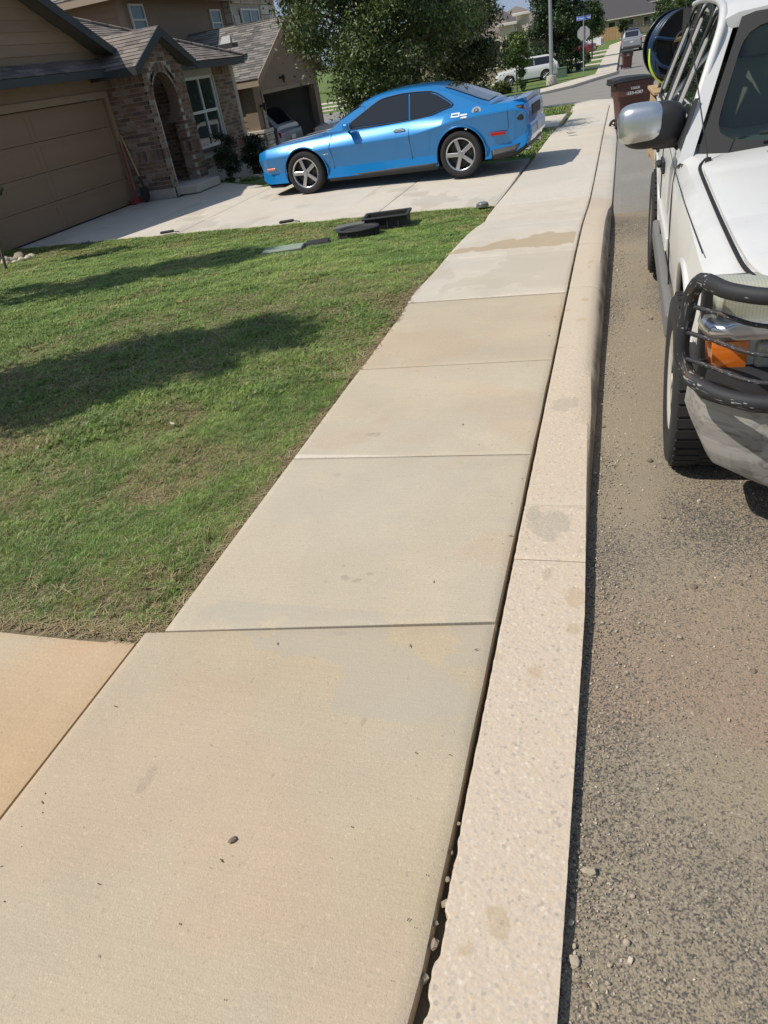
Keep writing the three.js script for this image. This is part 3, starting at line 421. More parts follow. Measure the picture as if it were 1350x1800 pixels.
// rubble stones over a rectangle in a wall frame
function stoneFace(list, o, u, n, w, y0, y1, skip = () => false, hr = [.12, .24], wr = [.2, .5]) {
  for (let y = y0; y < y1 - .03;) { const h = Math.min(rr(...hr), y1 - y); for (let s = 0; s < w - .02;) { const ww = Math.min(rr(...wr), w - s); if (!skip(s + ww / 2, y + h / 2, ww / 2, h / 2)) { const g = rbox(Math.max(.03, ww - .014), Math.max(.03, h - .014), .09, .012, 0, 0, 0, 1); g.rotateY(Math.atan2(n[0], n[1])); const d = rr(-.02, .012); list.push({ g: wuv(g).translate(o[0] + u[0] * (s + ww / 2) + n[0] * d, y + h / 2, o[2] + u[1] * (s + ww / 2) + n[1] * d), m: Math.floor(rnd() * 4) }); } s += ww; } y += h; }
}
function winX(parent, x, y0, y1, z0, z1, glass, mullion = true, fm = trimWhite) { // window facing +x
  const w = grp('window', parent), t = .05, f = (a, b, c, d) => box(x, x + .05, a, b, c, d);
  mesh('frame', [f(y0, y0 + t, z0, z1), f(y1 - t, y1, z0, z1), f(y0 + t, y1 - t, z0, z0 + t), f(y0 + t, y1 - t, z1 - t, z1), ...(mullion ? [f(y0 + t, y1 - t, (z0 + z1) / 2 - .02, (z0 + z1) / 2 + .02)] : [f((y0 + y1) / 2 - .02, (y0 + y1) / 2 + .02, z0 + t, z1 - t)])], fm, w);
  const m = (z0 + z1) / 2, ym = (y0 + y1) / 2; for (const q of mullion ? [[y0 + t, y1 - t, z0 + t, m - .02], [y0 + t, y1 - t, m + .02, z1 - t]] : [[y0 + t, ym - .02, z0 + t, z1 - t], [ym + .02, y1 - t, z0 + t, z1 - t]]) mesh('pane', box(x + .012, x + .022, q[0], q[1], q[2], q[3]), glass, w);
  return w;
}
const paneTeal = MP(.10, .165, .165, .12, { ior: 1.5 });
{
  const H = thing('corner_house', 'two storey brown stucco house with stone tower and open gabled garage', 'house');
  const gy = -.82, GX = -9.62, ZE = -20.62, ZR = -23.4, ZW = -26.18, EY = 1.66, RY = 3.06;
  // garage: open door, floor, inner walls
  const zl = -21.38, zr = -25.5, top = 1.28;
  const front = new THREE.Shape([[0, gy], [0, EY - .02], [2.55, EY + 1.27], [5.1, EY - .02], [5.1, gy]].map(p => new THREE.Vector2(...p))); const ho = new THREE.Path([[.53, gy - .01], [4.65, gy - .01], [4.65, top], [.53, top]].map(p => new THREE.Vector2(...p)));
  const fs = new THREE.Shape([[0, gy], [0, EY - .02], [2.55, EY + 1.27], [5.1, EY - .02], [5.1, gy], [4.65, gy], [4.65, top], [.53, top], [.53, gy]].map(p => new THREE.Vector2(...p)));
  const fg = new THREE.ExtrudeGeometry(fs, { depth: .18, bevelEnabled: false }); fg.rotateY(Math.PI / 2); mesh('garage_front', wuv(fg.translate(GX - .18, 0, -20.85)), stuccoBrown, H);
  mesh('garage_side_wall', box(-16, GX - .001, gy, EY, -20.99, -20.85), stuccoBrown, H);
  mesh('garage_interior', [box(-15.6, -15.5, gy, EY, -25.95, -20.99), box(-15.5, GX - .18, gy, EY, -25.95, -25.85), box(-15.5, GX - .18, EY - .02, EY + .01, -25.85, -20.99)], M(.33, .31, .28, .9), H);
  mesh('garage_floor', box(-15.5, GX + .02, gy - .05, gy + .035, -25.85, -20.99), concFar, H);
  mesh('door_track', [box(-15, GX - .2, top + .02, top + .07, -21.36, -21.33), box(GX - .22, GX - .19, gy, top, -21.375, -21.35)], M(.6, .6, .6, .4, { metalness: .8 }), H);
  mesh('door_trim', [box(GX + .0, GX + .025, top, top + .1, zr - .1, zl + .1), box(GX, GX + .025, gy, top, zl, zl + .1), box(GX, GX + .025, gy, top, zr - .1, zr)], stuccoTan, H);
  const sid = grp('side_siding', H); for (let y = gy + .05, i = 0; y < EY - .28; y += .165, i++) mesh('siding_board', prism([[-16, y, -20.835], [-9.98, y, -20.835], [-9.98, y + .18, -20.847], [-16, y + .18, -20.847]], .01), sidingTan[(i + 1) % 3], sid);
  mesh('corner_board', box(-9.98, GX + .005, gy, EY - .1, -20.85, -20.82), stuccoTan, H);
  // stone pier at the garage corner
  const pier = mesh('stone_pier', box(GX - .36, GX + .07, gy, .36, -21.36, -20.80), stoneMats[2], H), ps = [];
  stoneFace(ps, [GX + .09, 0, -20.80], [0, -1], [1, 0], .56, gy, .36, undefined, [.1, .18], [.16, .34]); stoneFace(ps, [GX - .36, 0, -20.79], [1, 0], [0, 1], .44, gy, .36, undefined, [.1, .18], [.16, .34]);
  pieces('stone', ps, stoneMats, pier, 300, camKey); mesh('pier_cap', rbox(.54, .09, .68, .015, GX - .145, .405, -21.08), stoneMats[1], H);
  // roof
  const rf = grp('roof', H), FX = -9.3, sl = [];
  for (const s of [1, -1]) { const ez = s > 0 ? ZE : ZW, A = [FX, EY, ez], B = [FX, RY, ZR], C = [-15, RY, ZR], D = [-15, EY, ez]; mesh('roof_deck', roofSlab(s > 0 ? [A, B, C, D] : [A, D, C, B], .05), shGrey[0], rf); shingles(sl, [A, D, C, B], 4, .125);
    mesh('rake_fascia', prism(s > 0 ? [[FX + .02, EY - .16, ez + .02], [FX + .02, RY - .18, ZR], [FX + .02, RY + .02, ZR], [FX + .02, EY + .02, ez + .02]] : [[FX + .02, RY - .18, ZR], [FX + .02, EY - .16, ez - .02], [FX + .02, EY + .02, ez - .02], [FX + .02, RY + .02, ZR]], .03), stuccoTan, rf);
    mesh('rake_soffit', prism(s > 0 ? [[GX, EY - .1, ez], [FX, EY - .1, ez], [FX, RY - .1, ZR], [GX, RY - .1, ZR]] : [[GX, EY - .1, ez], [GX, RY - .1, ZR], [FX, RY - .1, ZR], [FX, EY - .1, ez]], .02), stuccoBrown, rf); }
  mesh('eave_fascia', box(-15, FX, EY - .16, EY - .03, ZE, ZE + .03), trimTan, rf); mesh('eave_soffit', box(-15, FX, EY - .14, EY - .12, -20.86, ZE), stuccoBrown, rf);
  pieces('shingle', sl, shGrey, rf, 300, camKey);
  const vt = grp('roof_vent', H, [-10.4, 2.62, -21.55]); mesh('vent_hood', prism([[-.16, -.02, .16], [.16, -.02, .16], [.12, .16, .02], [-.12, .16, .02]], .12), M(.30, .30, .29, .6), vt); mesh('vent_base', box(-.2, .2, -.12, -.02, -.2, .18), M(.05, .05, .05, .6), vt);
  // wall lamps, number plate
  for (const [y, z, x] of [[1.6, -22.85, GX], [1.02, -21.1, GX]]) { const l = grp('wall_lamp', H, [x, y, z]); mesh('bracket', box(0, .06, -.03, .03, -.05, .05), M(.03, .025, .02, .5), l); mesh('lantern', [cyl(.055, .035, .13, .12, -.04, 0, 8), cyl(.01, .075, .05, .12, .05, 0, 8), cyl(.03, .015, .04, .12, -.125, 0, 8)], M(.035, .03, .025, .4), l); }
  const np = grp('number_plate', H, [GX + .03, .62, -21.2]); mesh('plate', rbox(.025, .62, .13, .008), M(.48, .46, .42, .7), np);
  { const cv = document.createElement('canvas'); cv.width = 64; cv.height = 256; const cx = cv.getContext('2d'); cx.fillStyle = '#b8b2a6'; cx.fillRect(0, 0, 64, 256); cx.fillStyle = '#4a4640'; cx.font = 'bold 44px sans-serif'; cx.textAlign = 'center'; for (let i = 0; i < 4; i++) cx.fillRect(18, 26 + i * 54, 28, 34); const t = new THREE.CanvasTexture(cv); t.colorSpace = THREE.SRGBColorSpace; const g = new THREE.PlaneGeometry(.11, .58); g.rotateY(Math.PI / 2); mesh('plate_face', g.translate(.0145, 0, 0), new THREE.MeshStandardMaterial({ map: t, roughness: .7 }), np); }
  // upper storey
  const UX = -12.5, uz0 = -20.1, uz1 = -30.2, uy = 4.05;
  mesh('upper_wall', [box(UX - 6, UX, 1.2, uy, -26.2, uz0)], stuccoBrown, H);
  const us = grp('upper_siding', H); for (let y = 2.3, i = 0; y < uy - .05; y += .18, i++) mesh('siding_board', prism([[UX - 6, y, uz0 + .03], [UX - .12, y, uz0 + .03], [UX - .12, y + .19, uz0 + .012], [UX - 6, y + .19, uz0 + .012]], .012), sidingTan[i % 3], us);
  mesh('corner_board', box(UX - .12, UX + .015, 2.2, uy, uz0 - .1, uz0 + .035), stuccoTan, H);
  winX(H, UX + .01, 3.1, 3.82, -21.15, -20.43, paneTeal, false); winX(H, UX + .01, 3.0, 3.72, -25.75, -25.02, paneTeal, false);
  const tw = mesh('stone_tower', box(UX - 4, UX + .25, gy, uy + .3, uz1 + .4, -26.2), stoneMats[2], H), ts = [];
  stoneFace(ts, [UX + .27, 0, -26.2], [0, -1], [1, 0], 3.55, 2.7, uy + .3, (s, y, a, b) => s + a > .45 && s - a < 2.0 && y + b > 2.95 && y - b < 3.75, [.14, .3], [.25, .55]); stoneFace(ts, [UX - .1, 0, -26.19], [1, 0], [0, 1], .36, 2.7, uy + .3, undefined, [.14, .3], [.2, .34]);
  pieces('stone', ts, stoneMats, tw, 300, camKey);
  winX(H, UX + .30, 3.0, 3.7, -28.15, -26.7, paneTeal, true);
  // hipped upper roof with broad eaves
  const e = .45, A = [UX + e, uy, uz0 + e], B = [UX + e, uy, uz1], C = [UX - 6.4, uy, uz1], D = [UX - 6.4, uy, uz0 + e], h = 1.5, R1 = [UX - 3, uy + h, uz0 - 3], R2 = [UX - 3, uy + h, uz1 + 3];
  mesh('roof_deck', [roofSlab([A, B, R2, R1], .05), roofSlab([D, A, R1], .05)], shGrey[0], rf); { const s2 = []; shingles(s2, [D, A, R1], 4, .15); pieces('upper_shingle', s2, shGrey, rf, 60, camKey); }
  mesh('upper_fascia', box(UX + e - .03, UX + e, uy - .16, uy + .01, -26.3, uz0 + e), trimTan, rf); mesh('upper_fascia', box(UX - 6.4, UX + e - .03, uy - .16, uy + .01, uz0 + e - .03, uz0 + e), trimTan, rf);
  mesh('upper_soffit', box(UX - 6.4, UX + e - .03, uy - .05, uy - .02, uz1, uz0 + e - .03), stuccoBrown, rf);
  mesh('tower_fascia', box(UX + .2, UX + .75, uy + .12, uy + .34, uz1 - .1, uz1 + .5), stuccoBrown, rf);
}
// ---------------------------------------------------------------- vehicles
const evalr = new Evaluator(); evalr.useGroups = true;
const tyreMat = new THREE.MeshStandardMaterial({ map: rep(noiseT([.016, .016, .016], [.034, .032, .030], 14, 71), 4, 4), roughness: .9, side: THREE.DoubleSide }), blackTrim = M(.018, .018, .019, .55), rubberMat = M(.012, .012, .012, .7), wellMat = M(.012, .012, .012, .95);
const chromeMat = M(.78, .78, .79, .16, { metalness: 1 }), alloyMat = M(.56, .56, .57, .26, { metalness: .9 }), alloyDark = M(.04, .04, .042, .45, { metalness: .5 });
const redLamp = MP(.42, .02, .015, .12, { clearcoat: 1 }), amberLamp = MP(.72, .17, .015, .18, { clearcoat: 1 }), clearLamp = MP(.55, .55, .53, .15, { clearcoat: 1 });
const carGlass = MP(.012, .014, .018, .03, { clearcoat: 1, clearcoatRoughness: .02 });
const paint = (r, g, b, o = {}) => MP(r, g, b, .38, { clearcoat: 1, clearcoatRoughness: .05, ...o });
// loft along x: stations [x, [[z,y]...]] (half section, bottom centre -> top centre), resampled smoothly
function loft(st, n = 56, crease = .5) {
  const xs = st.map(s => s[0]), m = st[0][1].length, pos = [], idx = [];
  const cr = (a, b, c, d, t) => .5 * ((2 * b) + (c - a) * t + (2 * a - 5 * b + 4 * c - d) * t * t + (3 * b - a - 3 * c + d) * t * t * t);
  const at = x => { let i = 0; while (i < xs.length - 2 && x < xs[i + 1]) i++; const t = cl((xs[i] - x) / (xs[i] - xs[i + 1])), g = k => st[Math.min(st.length - 1, Math.max(0, k))][1]; return g(i).map((p, k) => [0, 1].map(c => { const v = cr(g(i - 1)[k][c], p[c], g(i + 1)[k][c], g(i + 2)[k][c], t), lo = Math.min(p[c], g(i + 1)[k][c]), hi = Math.max(p[c], g(i + 1)[k][c]), e = (hi - lo) * .08; return cl(v, lo - e, hi + e); })); };
  const X = []; for (let i = 0; i < xs.length - 1; i++) { const c = Math.max(2, Math.round(n * (xs[i] - xs[i + 1]) / (xs[0] - xs[xs.length - 1]))); for (let k = 0; k < c; k++) X.push(mix(xs[i], xs[i + 1], k / c)); } X.push(xs[xs.length - 1]);
  const ring = m * 2 - 2; for (const x of X) { const q = at(x); for (let k = 0; k < m; k++) pos.push(x, q[k][1], q[k][0]); for (let k = m - 2; k > 0; k--) pos.push(x, q[k][1], -q[k][0]); }
  for (let j = 0; j < X.length - 1; j++) for (let k = 0; k < ring; k++) { const a = j * ring + k, b = j * ring + (k + 1) % ring; idx.push(a, a + ring, b, b, a + ring, b + ring); }
  for (const e of [0, X.length - 1]) { const b = e * ring; for (let k = 0; k < m - 1; k++) { const l1 = b + k, l2 = b + k + 1, r1 = k === 0 ? b : b + ring - k, r2 = k + 1 === m - 1 ? b + m - 1 : b + ring - k - 1; const f = (a, c, d) => { if (a !== c && c !== d && a !== d) e ? idx.push(a, d, c) : idx.push(a, c, d); }; f(l1, l2, r1); f(l2, r2, r1); } }
  const g = geoFrom(pos, idx); g.userData.at = at; return g;
}
function bodyCut(name, g, mat, cuts, parent, crease = .6) { // wheel openings cut out of the body
  g.computeBoundingBox(); const zMax = g.boundingBox.max.z + .001; let A = new Brush(g, mat); A.updateMatrixWorld();
  for (const [x, y, r, zc, hw] of cuts) { const c = new THREE.CylinderGeometry(r, r, hw * 2, 40); c.rotateX(Math.PI / 2); const B = new Brush(c.translate(x, y, zc), wellMat); B.updateMatrixWorld(); A = evalr.evaluate(A, B, SUBTRACTION); A.updateMatrixWorld(); }
  const mats = Array.isArray(A.material) ? A.material : [A.material]; const geo = toCreasedNormals(A.geometry, crease);
  // split by material into body and wheel-well liners
  const by = [[], []]; (geo.groups.length ? geo.groups : [{ start: 0, count: geo.attributes.position.count, materialIndex: 0 }]).forEach(gr => by[mats[gr.materialIndex] === wellMat ? 1 : 0].push(gr));
  const pick = grs => { const out = new THREE.BufferGeometry(); for (const k of ['position', 'normal', 'uv']) { const at = geo.attributes[k]; if (!at) continue; const s = at.itemSize, arr = []; const pz = geo.attributes.position; for (const gr of grs) for (let t = gr.start; t < gr.start + gr.count; t += 3) { if (Math.max(Math.abs(pz.getZ(t)), Math.abs(pz.getZ(t + 1)), Math.abs(pz.getZ(t + 2))) > zMax) continue; for (let i = t * s; i < (t + 3) * s; i++) arr.push(at.array[i]); } out.setAttribute(k, new THREE.Float32BufferAttribute(arr, s)); } return out; };
  const b = mesh(name, pick(by[0]), mat, parent); if (by[1].length) mesh('wheel_well', pick(by[1]), wellMat, parent); return b;
}
function wheel(parent, x, y, z, r, w, rim, spokes, rimMat, side, name = 'wheel', tread = 0) {
  const o = grp(name, parent, [x, y, z]); if (side < 0) o.rotation.y = Math.PI;
  const pr = [[rim, -w * .42], [rim + (r - rim) * .3, -w * .5], [r * .95, -w * .49], [r * .985, -w * .42], [r, -w * .3], [r, w * .3], [r * .985, w * .42], [r * .95, w * .49], [rim + (r - rim) * .3, w * .5], [rim, w * .42]].map(p => new THREE.Vector2(...p));
  const tg = [clean(new THREE.LatheGeometry(pr, 48).rotateX(Math.PI / 2))]; if (tread) for (let i = 0; i < 44; i++) for (const s of [-1, 1]) { const a = (i + (s > 0 ? .5 : 0)) / 44 * Math.PI * 2, b = new THREE.BoxGeometry(.040, .012, w * .40); b.translate(0, r - .001, s * w * .235); b.rotateZ(a); tg.push(clean(b)); }
  mesh('tyre', tg, tyreMat, o);
  const rp = [[rim * .99, -w * .4], [rim * .93, -w * .3], [rim * .9, 0], [rim * .93, w * .36], [rim * 1.0, w * .43], [rim * .97, w * .455], [rim * .9, w * .4]].map(p => new THREE.Vector2(...p));
  const gs = [clean(new THREE.LatheGeometry(rp, 40).rotateX(Math.PI / 2))];
  for (let i = 0; i < spokes; i++) { const a = i / spokes * Math.PI * 2 + .3, k = spokes > 6 ? .5 : 1, sh = new THREE.Shape([[-.024 * k, .05], [.024 * k, .05], [.027 * k, rim * .93], [-.027 * k, rim * .93]].map(p => new THREE.Vector2(...p))); const g = new THREE.ExtrudeGeometry(sh, { depth: .02, bevelEnabled: true, bevelSize: .008, bevelThickness: .008, bevelSegments: 2 }); const ps = g.attributes.position; for (let q = 0; q < ps.count; q++) ps.setZ(q, ps.getZ(q) + w * .26 + .03 * Math.sin(Math.PI * cl(ps.getY(q) / rim)) - (ps.getY(q) < .1 ? .012 : 0)); g.computeVertexNormals(); g.rotateZ(a); gs.push(clean(g)); }
  mesh('rim', gs, rimMat, o); mesh('hub', [cyl(.062, .07, .05, 0, 0, 0, 20).rotateX(Math.PI / 2).translate(0, 0, w * .28), cyl(.03, .034, .02, 0, 0, 0, 16).rotateX(Math.PI / 2).translate(0, 0, w * .28 + .034)], rimMat, o);
  mesh('brake_disc', [cyl(rim * .78, rim * .78, .03, 0, 0, 0, 28).rotateX(Math.PI / 2).translate(0, 0, -w * .02), cyl(rim * .97, rim * .97, .01, 0, 0, 0, 28).rotateX(Math.PI / 2).translate(0, 0, -w * .25)], alloyDark, o);
  return o;
}
// flat patch given as (x,y) outline mapped on a side surface z(x,y)
function sidePatch(pts, zf, th, side = 1) { const sh = new THREE.Shape(pts.map(p => new THREE.Vector2(...p))); const g = clean(new THREE.ExtrudeGeometry(sh, { depth: th, bevelEnabled: false })); const p = g.attributes.position; for (let i = 0; i < p.count; i++) p.setZ(i, side * (zf(p.getX(i), p.getY(i)) + p.getZ(i) - th * .4)); if (side < 0) { const a = p.array; for (let i = 0; i < a.length; i += 9) for (let c = 0; c < 3; c++) { const t = a[i + 3 + c]; a[i + 3 + c] = a[i + 6 + c]; a[i + 6 + c] = t; } } g.computeVertexNormals(); return g; }
// patch over the top of a loft between two x stations and lateral range
function topPatch(surf, x0, x1, zf0, zf1, off, n = 10, mm = 8) { const pos = [], idx = []; for (let i = 0; i <= n; i++) { const x = mix(x0, x1, i / n); for (let k = 0; k <= mm; k++) { const q = mix(zf0(x), zf1(x), k / mm); const [y] = surf(x, q); pos.push(x, y + off, q); } } for (let i = 0; i < n; i++) for (let k = 0; k < mm; k++) { const a = i * (mm + 1) + k; idx.push(a, a + mm + 1, a + 1, a + 1, a + mm + 1, a + mm + 2); } const g = geoFrom(pos, idx); if (g.attributes.normal.getY(0) < 0) { const ix = g.index.array; for (let i = 0; i < ix.length; i += 3) { const t = ix[i]; ix[i] = ix[i + 1]; ix[i + 1] = t; } g.computeVertexNormals(); } return g; }
const sectionTop = at => (x, z) => { const q = at(x), a = Math.abs(z); let best = -9; for (let i = q.length - 1; i > 0; i--) { const [za, ya] = q[i], [zb, yb] = q[i - 1]; if (a >= Math.min(za, zb) && a <= Math.max(za, zb)) { const t = Math.abs(zb - za) < 1e-6 ? 0 : (a - za) / (zb - za); best = Math.max(best, ya + (yb - ya) * t); break; } } return [best < -8 ? q[q.length - 1][1] : best]; };

const sectionSide = at => (x, y) => { const q = at(x); for (let i = 2; i < q.length - 1; i++) { const [za, ya] = q[i], [zb, yb] = q[i + 1]; if (y >= ya && y <= yb && yb > ya) return za + (zb - za) * (y - ya) / (yb - ya); } return q[q.length - 2][0]; };
// generic car for the ones standing far off: kind sets proportions
function simpleCar(name, label, o) {
  const T = thing(name, label, o.cat || 'car', o.pos, o.turn, o.group), L = o.L / 2, W = o.W / 2, B = o.belt, Hh = o.hood, D = o.deck, yb = .24;
  const sec = (w, b, s, ws, t) => [[0, b], [w * .85, b], [w * .97, b + .08], [w, (b + s) / 2], [w * .985, s - .12], [ws, s], [ws * .6, t], [0, t + .01]];
  const st = [[L, sec(W * .80, .32, Hh - .16, W * .74, Hh - .13)], [L - .12, sec(W * .93, yb, Hh - .06, W * .86, Hh - .02)], [L - .7, sec(W, yb, Hh, W * .92, Hh + .05)], [o.ws, sec(W, yb, B, W * .93, B + .02)], [0, sec(W, yb, B, W * .93, B)], [o.bl, sec(W, yb, B + .03, W * .93, B + .03)], [-L + .5, sec(W, yb, D, W * .92, D + .02)], [-L + .1, sec(W * .94, yb + .05, D - .03, W * .86, D)], [-L, sec(W * .86, .36, D - .1, W * .78, D - .08)]];
  const r = o.r || .34, fx = o.wb / 2 + (o.sh || 0), rx = -o.wb / 2 + (o.sh || 0);
  bodyCut('body', loft(st, 40), o.paint, [[fx, r, r + .07, W, .26], [fx, r, r + .07, -W, .26], [rx, r, r + .07, W, .26], [rx, r, r + .07, -W, .26]], T);
  const sl = .32, gs = (y, w) => [[0, B - .1], [w, B - .1], [w, B], [w - (y - B) * sl, y - .05], [(w - (y - B) * sl) * .8, y], [0, y + .012]], w = W * .92, R = o.roof;
  mesh('cabin', toCreasedNormals(loft([[o.ws + .02, gs(B + .03, w)], [o.rf, gs(R - .03, w)], [(o.rf + o.rr) / 2, gs(R, w)], [o.rr, gs(R - .03, w)], [o.bl, gs(Math.max(B + .05, o.tail || 0), w)]], 24), .6), o.paint, T);
  const zf = (x, y) => w - Math.max(0, y - B) * sl + .004; const side = [[o.ws - .18, B + .03], [o.rf - .05, R - .1], [o.rr + .12, R - .1], [o.bl + (o.qw || .3), B + .06]];
  for (const s of [1, -1]) { const m1 = mix(side[0][0], side[3][0], .46), cut = (a, b) => side.map(p => p); mesh('side_window', sidePatch([side[0], side[1], [m1 + .02, R - .1], [m1 + .02, B + .045]].map(p => p), zf, .01, s), carGlass, T); mesh('side_window', sidePatch([[m1 - .03, B + .045], [m1 - .03, R - .1], side[2], side[3]], zf, .01, s), carGlass, T);
    wheel(T, fx, r, s * (W - .11), r, .22, r * .68, o.sp || 5, o.rim || alloyMat, s); wheel(T, rx, r, s * (W - .11), r, .22, r * .68, o.sp || 5, o.rim || alloyMat, s);
    mesh('mirror', rbox(.12, .13, .18, .04, o.ws - .15, B + .06, s * (W + .06)), o.paint, T); mesh('sill', box(rx + r + .08, fx - r - .08, .2, .32, s * W - (s > 0 ? .04 : -.0), s * W + (s > 0 ? .0 : .04) + s * .004), blackTrim, T);
    mesh('tail_lamp', rbox(.10, .16, .28, .03, -L + .08, D - .14, s * (W * .76)), redLamp, T); mesh('head_lamp', rbox(.2, .13, .3, .04, L - .13, Hh - .13, s * (W * .7)), o.marker || clearLamp, T);
    mesh('door_handle', rbox(.16, .03, .03, .012, .05, B - .1, s * (W * .985)), o.paint, T); }
  const wsx = sectionTop(loft([[o.ws + .02, gs(B + .03, w)], [o.rf, gs(R - .03, w)], [(o.rf + o.rr) / 2, gs(R, w)], [o.rr, gs(R - .03, w)], [o.bl, gs(Math.max(B + .05, o.tail || 0), w)]], 8).userData.at);
  mesh('windshield', topPatch(wsx, o.ws - .02, o.rf + .06, () => -w * .72, () => w * .72, .012), carGlass, T);
  mesh('rear_window', topPatch(wsx, o.rr - .04, o.bl + .06, () => -w * .68, () => w * .68, .014), carGlass, T);
  mesh('bumper', rbox(.14, .2, W * 1.7, .05, -L + .06, .42, 0), o.bump || o.paint, T); mesh('bumper', rbox(.14, .2, W * 1.6, .05, L - .07, .42, 0), o.bump || o.paint, T);
  mesh('number_plate', rbox(.02, .12, .3, .008, -L - .012, o.plate || .62, 0), M(.7, .7, .68, .5), T); mesh('grille', rbox(.03, .14, W * 1.0, .02, L - .0, Hh - .3, 0), blackTrim, T);
  return T;
}

// ---------------------------------------------------------------- blue two-door coupe on the drive
{
  const T = thing('coupe', 'bright blue two door muscle coupe with tinted windows parked across the drive', 'car', [-3.87, -.2, -13.83], 0);
  T.rotation.y = Math.PI - .06; T.scale.setScalar(.96);
  const blue = paint(.004, .20, .52, { metalness: .2, roughness: .3, clearcoatRoughness: .02 });
  // half section: bottom, sill, lower flank, crease, shoulder, top edge, centre
  const sec = (w, b, yc, ys, ws, t, k = .905) => [[0, b], [w * .82, b], [w * .95, b + .03], [w * k, b + .2], [w * .992, yc - .02], [w, yc], [w * .992, yc + .022], [ws + (w - ws) * .25, ys - .03], [ws, ys], [ws * .82, t - .006], [0, t]];
  const st = [[2.475, sec(.74, .33, .60, .70, .69, .715)], [2.44, sec(.82, .26, .63, .755, .765, .775)], [2.3, sec(.89, .19, .65, .795, .80, .825)], [1.95, sec(.935, .19, .672, .835, .825, .875)], [1.47, sec(.955, .19, .69, .87, .835, .915)], [1.0, sec(.958, .19, .71, .905, .825, .955)], [.6, sec(.958, .19, .72, .93, .82, .96)], [0, sec(.955, .19, .73, .945, .82, .955)], [-.6, sec(.955, .19, .745, .965, .82, .97)], [-1.0, sec(.962, .19, .80, .985, .82, .99)], [-1.47, sec(.972, .19, .875, 1.01, .815, 1.02)], [-2.0, sec(.955, .21, .905, 1.025, .79, 1.04)], [-2.38, sec(.93, .26, .915, 1.025, .755, 1.045)], [-2.54, sec(.905, .34, .89, .99, .74, 1.02)], [-2.585, sec(.885, .38, .86, .96, .715, .985)], [-2.615, sec(.82, .44, .83, .93, .68, .955)]];
  const lb = loft(st, 90), cuts = []; for (const s of [1, -1]) for (const x of [1.473, -1.473]) cuts.push([x, .352, .425, s * .96, .26]);
  bodyCut('body', lb, blue, cuts, T, .42);
  const gz = y => .818 - .40 * (y - .95), gs = y => [[0, .85], [.80, .85], [.818, .95], [gz(y - .05), y - .05], [gz(y) * .93, y - .012], [gz(y) * .7, y + .008], [0, y + .022]];
  const gst = [[.98, gs(.985)], [.70, gs(1.13)], [.38, gs(1.29)], [.12, gs(1.385)], [-.15, gs(1.425)], [-.55, gs(1.437)], [-.95, gs(1.415)], [-1.25, gs(1.345)], [-1.6, gs(1.20)], [-1.9, gs(1.075)], [-2.0, gs(1.04)]];
  const gl = loft(gst, 50); mesh('cabin', toCreasedNormals(gl, .55), blue, T);
  const top = sectionTop(gl.userData.at);
  mesh('windshield', topPatch(top, .97, .22, x => -.70 + .05 * (x - .2), x => .70 - .05 * (x - .2), .012, 16, 14), carGlass, T);
  mesh('rear_window', topPatch(top, -1.2, -1.93, x => -.56, x => .56, .014, 14, 12), carGlass, T);
  const zf = (x, y) => gz(y) + .006;
  for (const s of [1, -1]) {
    mesh('side_window', sidePatch([[.62, .985], [.36, 1.13], [.08, 1.265], [-.1, 1.325], [-.36, 1.352], [-.575, 1.35], [-.575, .985]], zf, .012, s), carGlass, T);
    mesh('quarter_window', sidePatch([[-.605, .985], [-.605, 1.35], [-.95, 1.328], [-1.1, 1.27], [-1.3, 1.145], [-1.335, 1.11], [-1.2, 1.075], [-.85, .995]], zf, .012, s), carGlass, T);
    mesh('window_trim', tube([[.66, .968, s * (gz(.968) + .008)], [.34, 1.135, s * (gz(1.135) + .010)], [.06, 1.275, s * (gz(1.275) + .010)], [-.12, 1.34, s * (gz(1.34) + .010)], [-.5, 1.37, s * (gz(1.37) + .010)], [-.95, 1.345, s * (gz(1.345) + .01)], [-1.13, 1.28, s * (gz(1.28) + .01)], [-1.37, 1.11, s * (gz(1.11) + .01)], [-1.2, 1.06, s * (gz(1.06) + .01)], [-.8, .975, s * (gz(.975) + .01)], [0, .962, s * (gz(.962) + .01)], [.62, .965, s * (gz(.965) + .01)]], .008, 90, 6, true), blackTrim, T);
    for (const x of [1.473, -1.473]) wheel(T, x, .358, s * .845, .358, .24, .262, 5, alloyMat, s);
    const sill = loft([[1.03, [[0, .165], [.02, .165], [.025, .20], [.018, .24], [0, .245]]], [0, [[0, .16], [.022, .16], [.028, .205], [.02, .255], [0, .26]]], [-1.05, [[0, .165], [.025, .165], [.03, .215], [.02, .27], [0, .275]]]], 10); mesh('sill', sill.clone().translate(0, 0, s * .885), blackTrim, T);
    // mirror, handle, fuel cap, lamps, markers
    const mr = grp('mirror', T, [.50, .99, s * .95]); mesh('mirror_shell', rbox(.13, .13, .2, .05, 0, .02, s * .03, 3), blue, mr); mesh('mirror_foot', bar([.03, -.07, s * -.1], [.01, -.02, 0], .022), blackTrim, mr); mesh('mirror_glass', rbox(.01, .09, .15, .004, -.064, .02, s * .03), chromeMat, mr);
    const dh = grp('door_handle', T, [-.42, .845, s * .895]); mesh('grip', rbox(.21, .04, .03, .015, 0, 0, s * .022), chromeMat, dh); mesh('recess', rbox(.15, .06, .012, .005, 0, -.005, s * -.005), blackTrim, dh);
